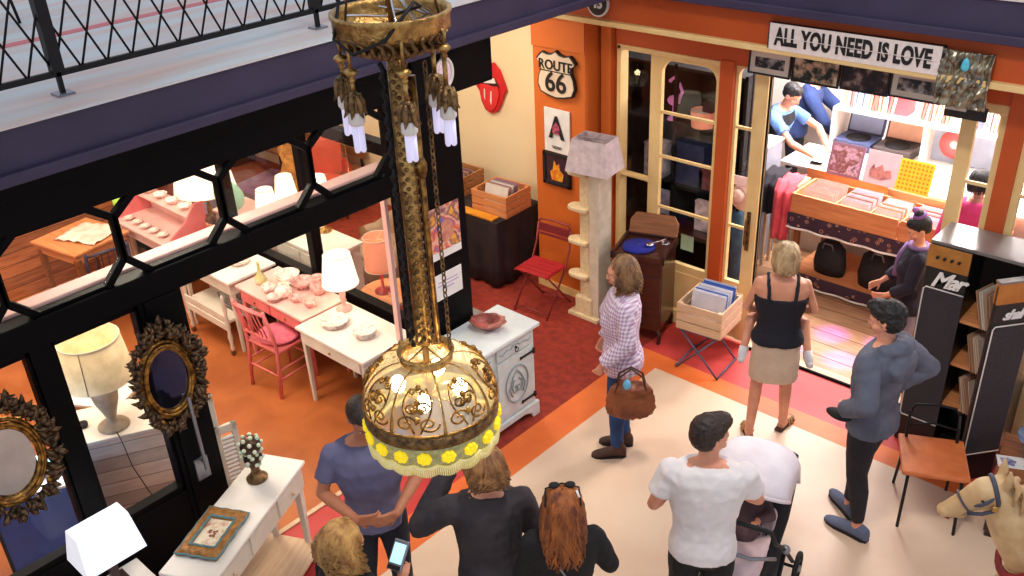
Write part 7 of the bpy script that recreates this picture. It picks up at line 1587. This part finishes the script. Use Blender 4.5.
for s_ in (-1, 1):
    b.ball((s_*.052, .565, 1.175), (.018, .024, .018)); b.tube([(s_*.04, .475, 1.27), (s_*.048, .47, 1.32), (s_*.05, .475, 1.375)], [.024, .022, .005], 10); b.ball((s_*.026, .722, 1.073), (.012, .012, .012))
    C([(s_*.09, .22, .74), (s_*.09, .32, .52), (s_*.09, .26, .30), (s_*.09, .30, .10)], [.075, .05, .036, .034]); C([(s_*.10, -.36, .78), (s_*.10, -.32, .55), (s_*.10, -.46, .36), (s_*.10, -.42, .1)], [.10, .07, .04, .034])
put('body', remesh(b, .008, 2, wr=.0015, wf=12), m_h, hr)
for x, y in ((-.09, .30), (.09, .30), (-.10, -.42), (.10, -.42)): b = MB(); b.mat(M['blackm']); b.lathe([(.05, .03), (.046, .06), (.038, .11), (.001, .115)], 16, (x, y, 0)); b.build('hoof', parent=hr)
m_br = mat('grey_blue_strap', (62, 66, 84), .6)
def ring3(c, r1, r2, n1, tr, nn=24):
    n1 = V(n1).normalized(); u_ = V((1, 0, 0)); w_ = n1.cross(u_).normalized(); c = V(c); return [c+u_*r1*cos(2*pi*j/nn)+w_*r2*sin(2*pi*j/nn) for j in range(nn)]
b = MB(); b.mat(m_br)
b.tube(ring3((0, .622, 1.122), .056, .064, (0, .78, -.62), 0), .009, 6, closed=True, flat=.6)
b.tube(ring3((0, .505, 1.205), .078, .086, (0, .9, -.25), 0), .011, 6, closed=True, flat=.6); b.tube(ring3((0, .555, 1.19), .076, .078, (0, .55, .6), 0), .009, 6, closed=True)
for s_ in (-1, 1): b.tube([(s_*.080, .512, 1.15), (s_*.070, .56, 1.118), (s_*.054, .622, 1.10)], .009, 6)
b.build('bridle', parent=hr)
for s_ in (-1, 1): b = MB(); b.mat(M['brass']); b.ball((s_*.083, .515, 1.165), (.010, .018, .018), 12); b.build('rosette', parent=hr)
for s_ in (-1, 1): b = MB(); b.mat(M['eyeb']); b.ball((s_*.062, .566, 1.192), (.009, .013, .010), 10); b.build('eye', parent=hr)
b = MB(); b.mat(mat('mouth_red', (150, 50, 44), .5)); b.tube([(-.034, .69, 1.042), (0, .728, 1.038), (.034, .69, 1.042)], .006, 6); b.build('mouth', parent=hr)
b = MB(); b.mat(mat('carved_mane', (190, 152, 104), .6, bump=.4));
for j in range(14):
    u_ = j/13; y, z = .20+.27*u_, .98+.31*u_; [b.tube([(0, y-.02, z+.0), (s_*.05, y-.05, z-.02), (s_*.085, y-.03, z-.10)], [.02, .018, .006], 8) for s_ in ((-1,) if j % 2 else (1,))]
b.build('mane', parent=hr)
b = MB(); b.mat(mat('dark_red_strap', (140, 30, 34), .6)); b.tube(ring3((0, .30, .86), .155, .165, (0, .75, .5), 0), .022, 8, closed=True, flat=.5); b.build('chest_strap', parent=hr)
b = MB(); b.mat(mat('red_saddle', (150, 36, 36), .5)); b.rings([[(x*.175*c_, y, .78+.165*s_+zz) for c_, s_ in [(cos(a), sin(a)) for a in [pi*j/14 for j in range(15)]]] for x, y, zz in ((1, -.2, .03), (1.02, -.1, .0), (1.02, .02, .0), (1, .10, .025))], closed=False, cap=False); b.build('saddle', parent=hr, solid=.03)
b = MB(); b.mat(mat('tail_hair', (120, 88, 54), .8)); b.tube([(0, -.48, .84), (0, -.58, .75), (0, -.60, .5), (0, -.57, .38)], [.03, .04, .035, .01], 10); b.build('tail', parent=hr)
b = MB(); b.mat(M['wood']); b.bbox((-.18, -.55, 0), (.18, .42, .03)); b.build('stand_board', parent=hr, bevel=.006)
# ------------------------------------------------------------------ camera and light
cam = bpy.data.cameras.new('camera'); co = bpy.data.objects.new('camera', cam); COL.objects.link(co)
cam.sensor_width = 36; cam.sensor_fit = 'HORIZONTAL'; cam.lens = 946.28/1024*36; cam.clip_start = .05
pitch, yaw, roll = .503657, -.762631, -.0497291
F_ = V((sin(yaw)*cos(pitch), cos(yaw)*cos(pitch), -sin(pitch))); Rr = V((cos(yaw), -sin(yaw), 0)); U_ = Rr.cross(F_)
R2 = Rr*cos(roll)+U_*sin(roll); U2 = -Rr*sin(roll)+U_*cos(roll)
mw = MX((( R2.x, U2.x, -F_.x, 0), (R2.y, U2.y, -F_.y, 0), (R2.z, U2.z, -F_.z, 4.75), (0, 0, 0, 1)))
co.matrix_world = mw
scn.camera = co
w = bpy.data.worlds.new('world'); scn.world = w; w.use_nodes = True
bg = w.node_tree.nodes['Background']; bg.inputs[0].default_value = (.80, .86, 1, 1); bg.inputs[1].default_value = .74
def light(kind, loc, energy, col=(1, .8, .6), size=.3, tgt=None, sy=None, spot=60, blend=.4):
    l = bpy.data.lights.new('lamp', kind); l.energy = energy; l.color = col
    if kind == 'AREA':
        l.size = size
        if sy: l.shape = 'RECTANGLE'; l.size_y = sy
    elif kind == 'SPOT': l.spot_size = R(spot); l.spot_blend = blend; l.shadow_soft_size = size
    else: l.shadow_soft_size = size
    o = bpy.data.objects.new('lamp_light', l); COL.objects.link(o); o.location = loc
    if tgt is not None: o.rotation_euler = (V(tgt)-V(loc)).to_track_quat('-Z', 'Y').to_euler()
    return o
WARM = (1, .86, .68)
for x, y in ((-6.0, 2.6), (-8.4, 3.0), (-6.4, .9), (-9.6, 1.2)): light('AREA', (x, y, 3.08), 60, WARM, 1.0, (x, y, 0))
for x, y in ((-6.3, 5.6), (-9.0, 5.8)): light('AREA', (x, y, 3.08), 40, WARM, .8, (x, y, 0))
for x, y in ((-4.2, 9.0), (-2.8, 9.3), (-1.2, 8.8)): light('AREA', (x, y, 3.08), 160, (1, .92, .92), 1.0, (x, y, 0))
light('AREA', (-3.0, 8.1, 3.05), 40, (1, .92, .85), .6, (-3.0, 7.2, 0))
light('SPOT', (-1.5, 3.0, 6.5), 500, (1, .9, .78), .3, (-2.6, 4.6, 0), spot=95, blend=.8)
light('SPOT', (-3.2, 5.5, 6.8), 260, (1, .86, .7), .3, (-5.6, 6.6, 1.6), spot=60, blend=.8)
for i, (x, y) in enumerate(((-3.0, 7.4), (-2.75, 7.05), (-2.55, 7.5), (-3.2, 7.0), (-2.5, 7.2), (-2.7, 7.9))):
    light('SPOT', (x+.2, y+.5, 2.6), 1100, (.3, .06, 1), .02, (x, y, 0), spot=9, blend=1)
o = light('POINT', (-5.72, 1.42, 1.05), 6, (.35, .6, 1), .05)  # blue point light added with the globe for the glow
scn.view_settings.view_transform = 'Standard'; scn.view_settings.look = 'None'; scn.view_settings.gamma = 1
scn.view_settings.exposure = 0; scn.view_settings.use_curve_mapping = False
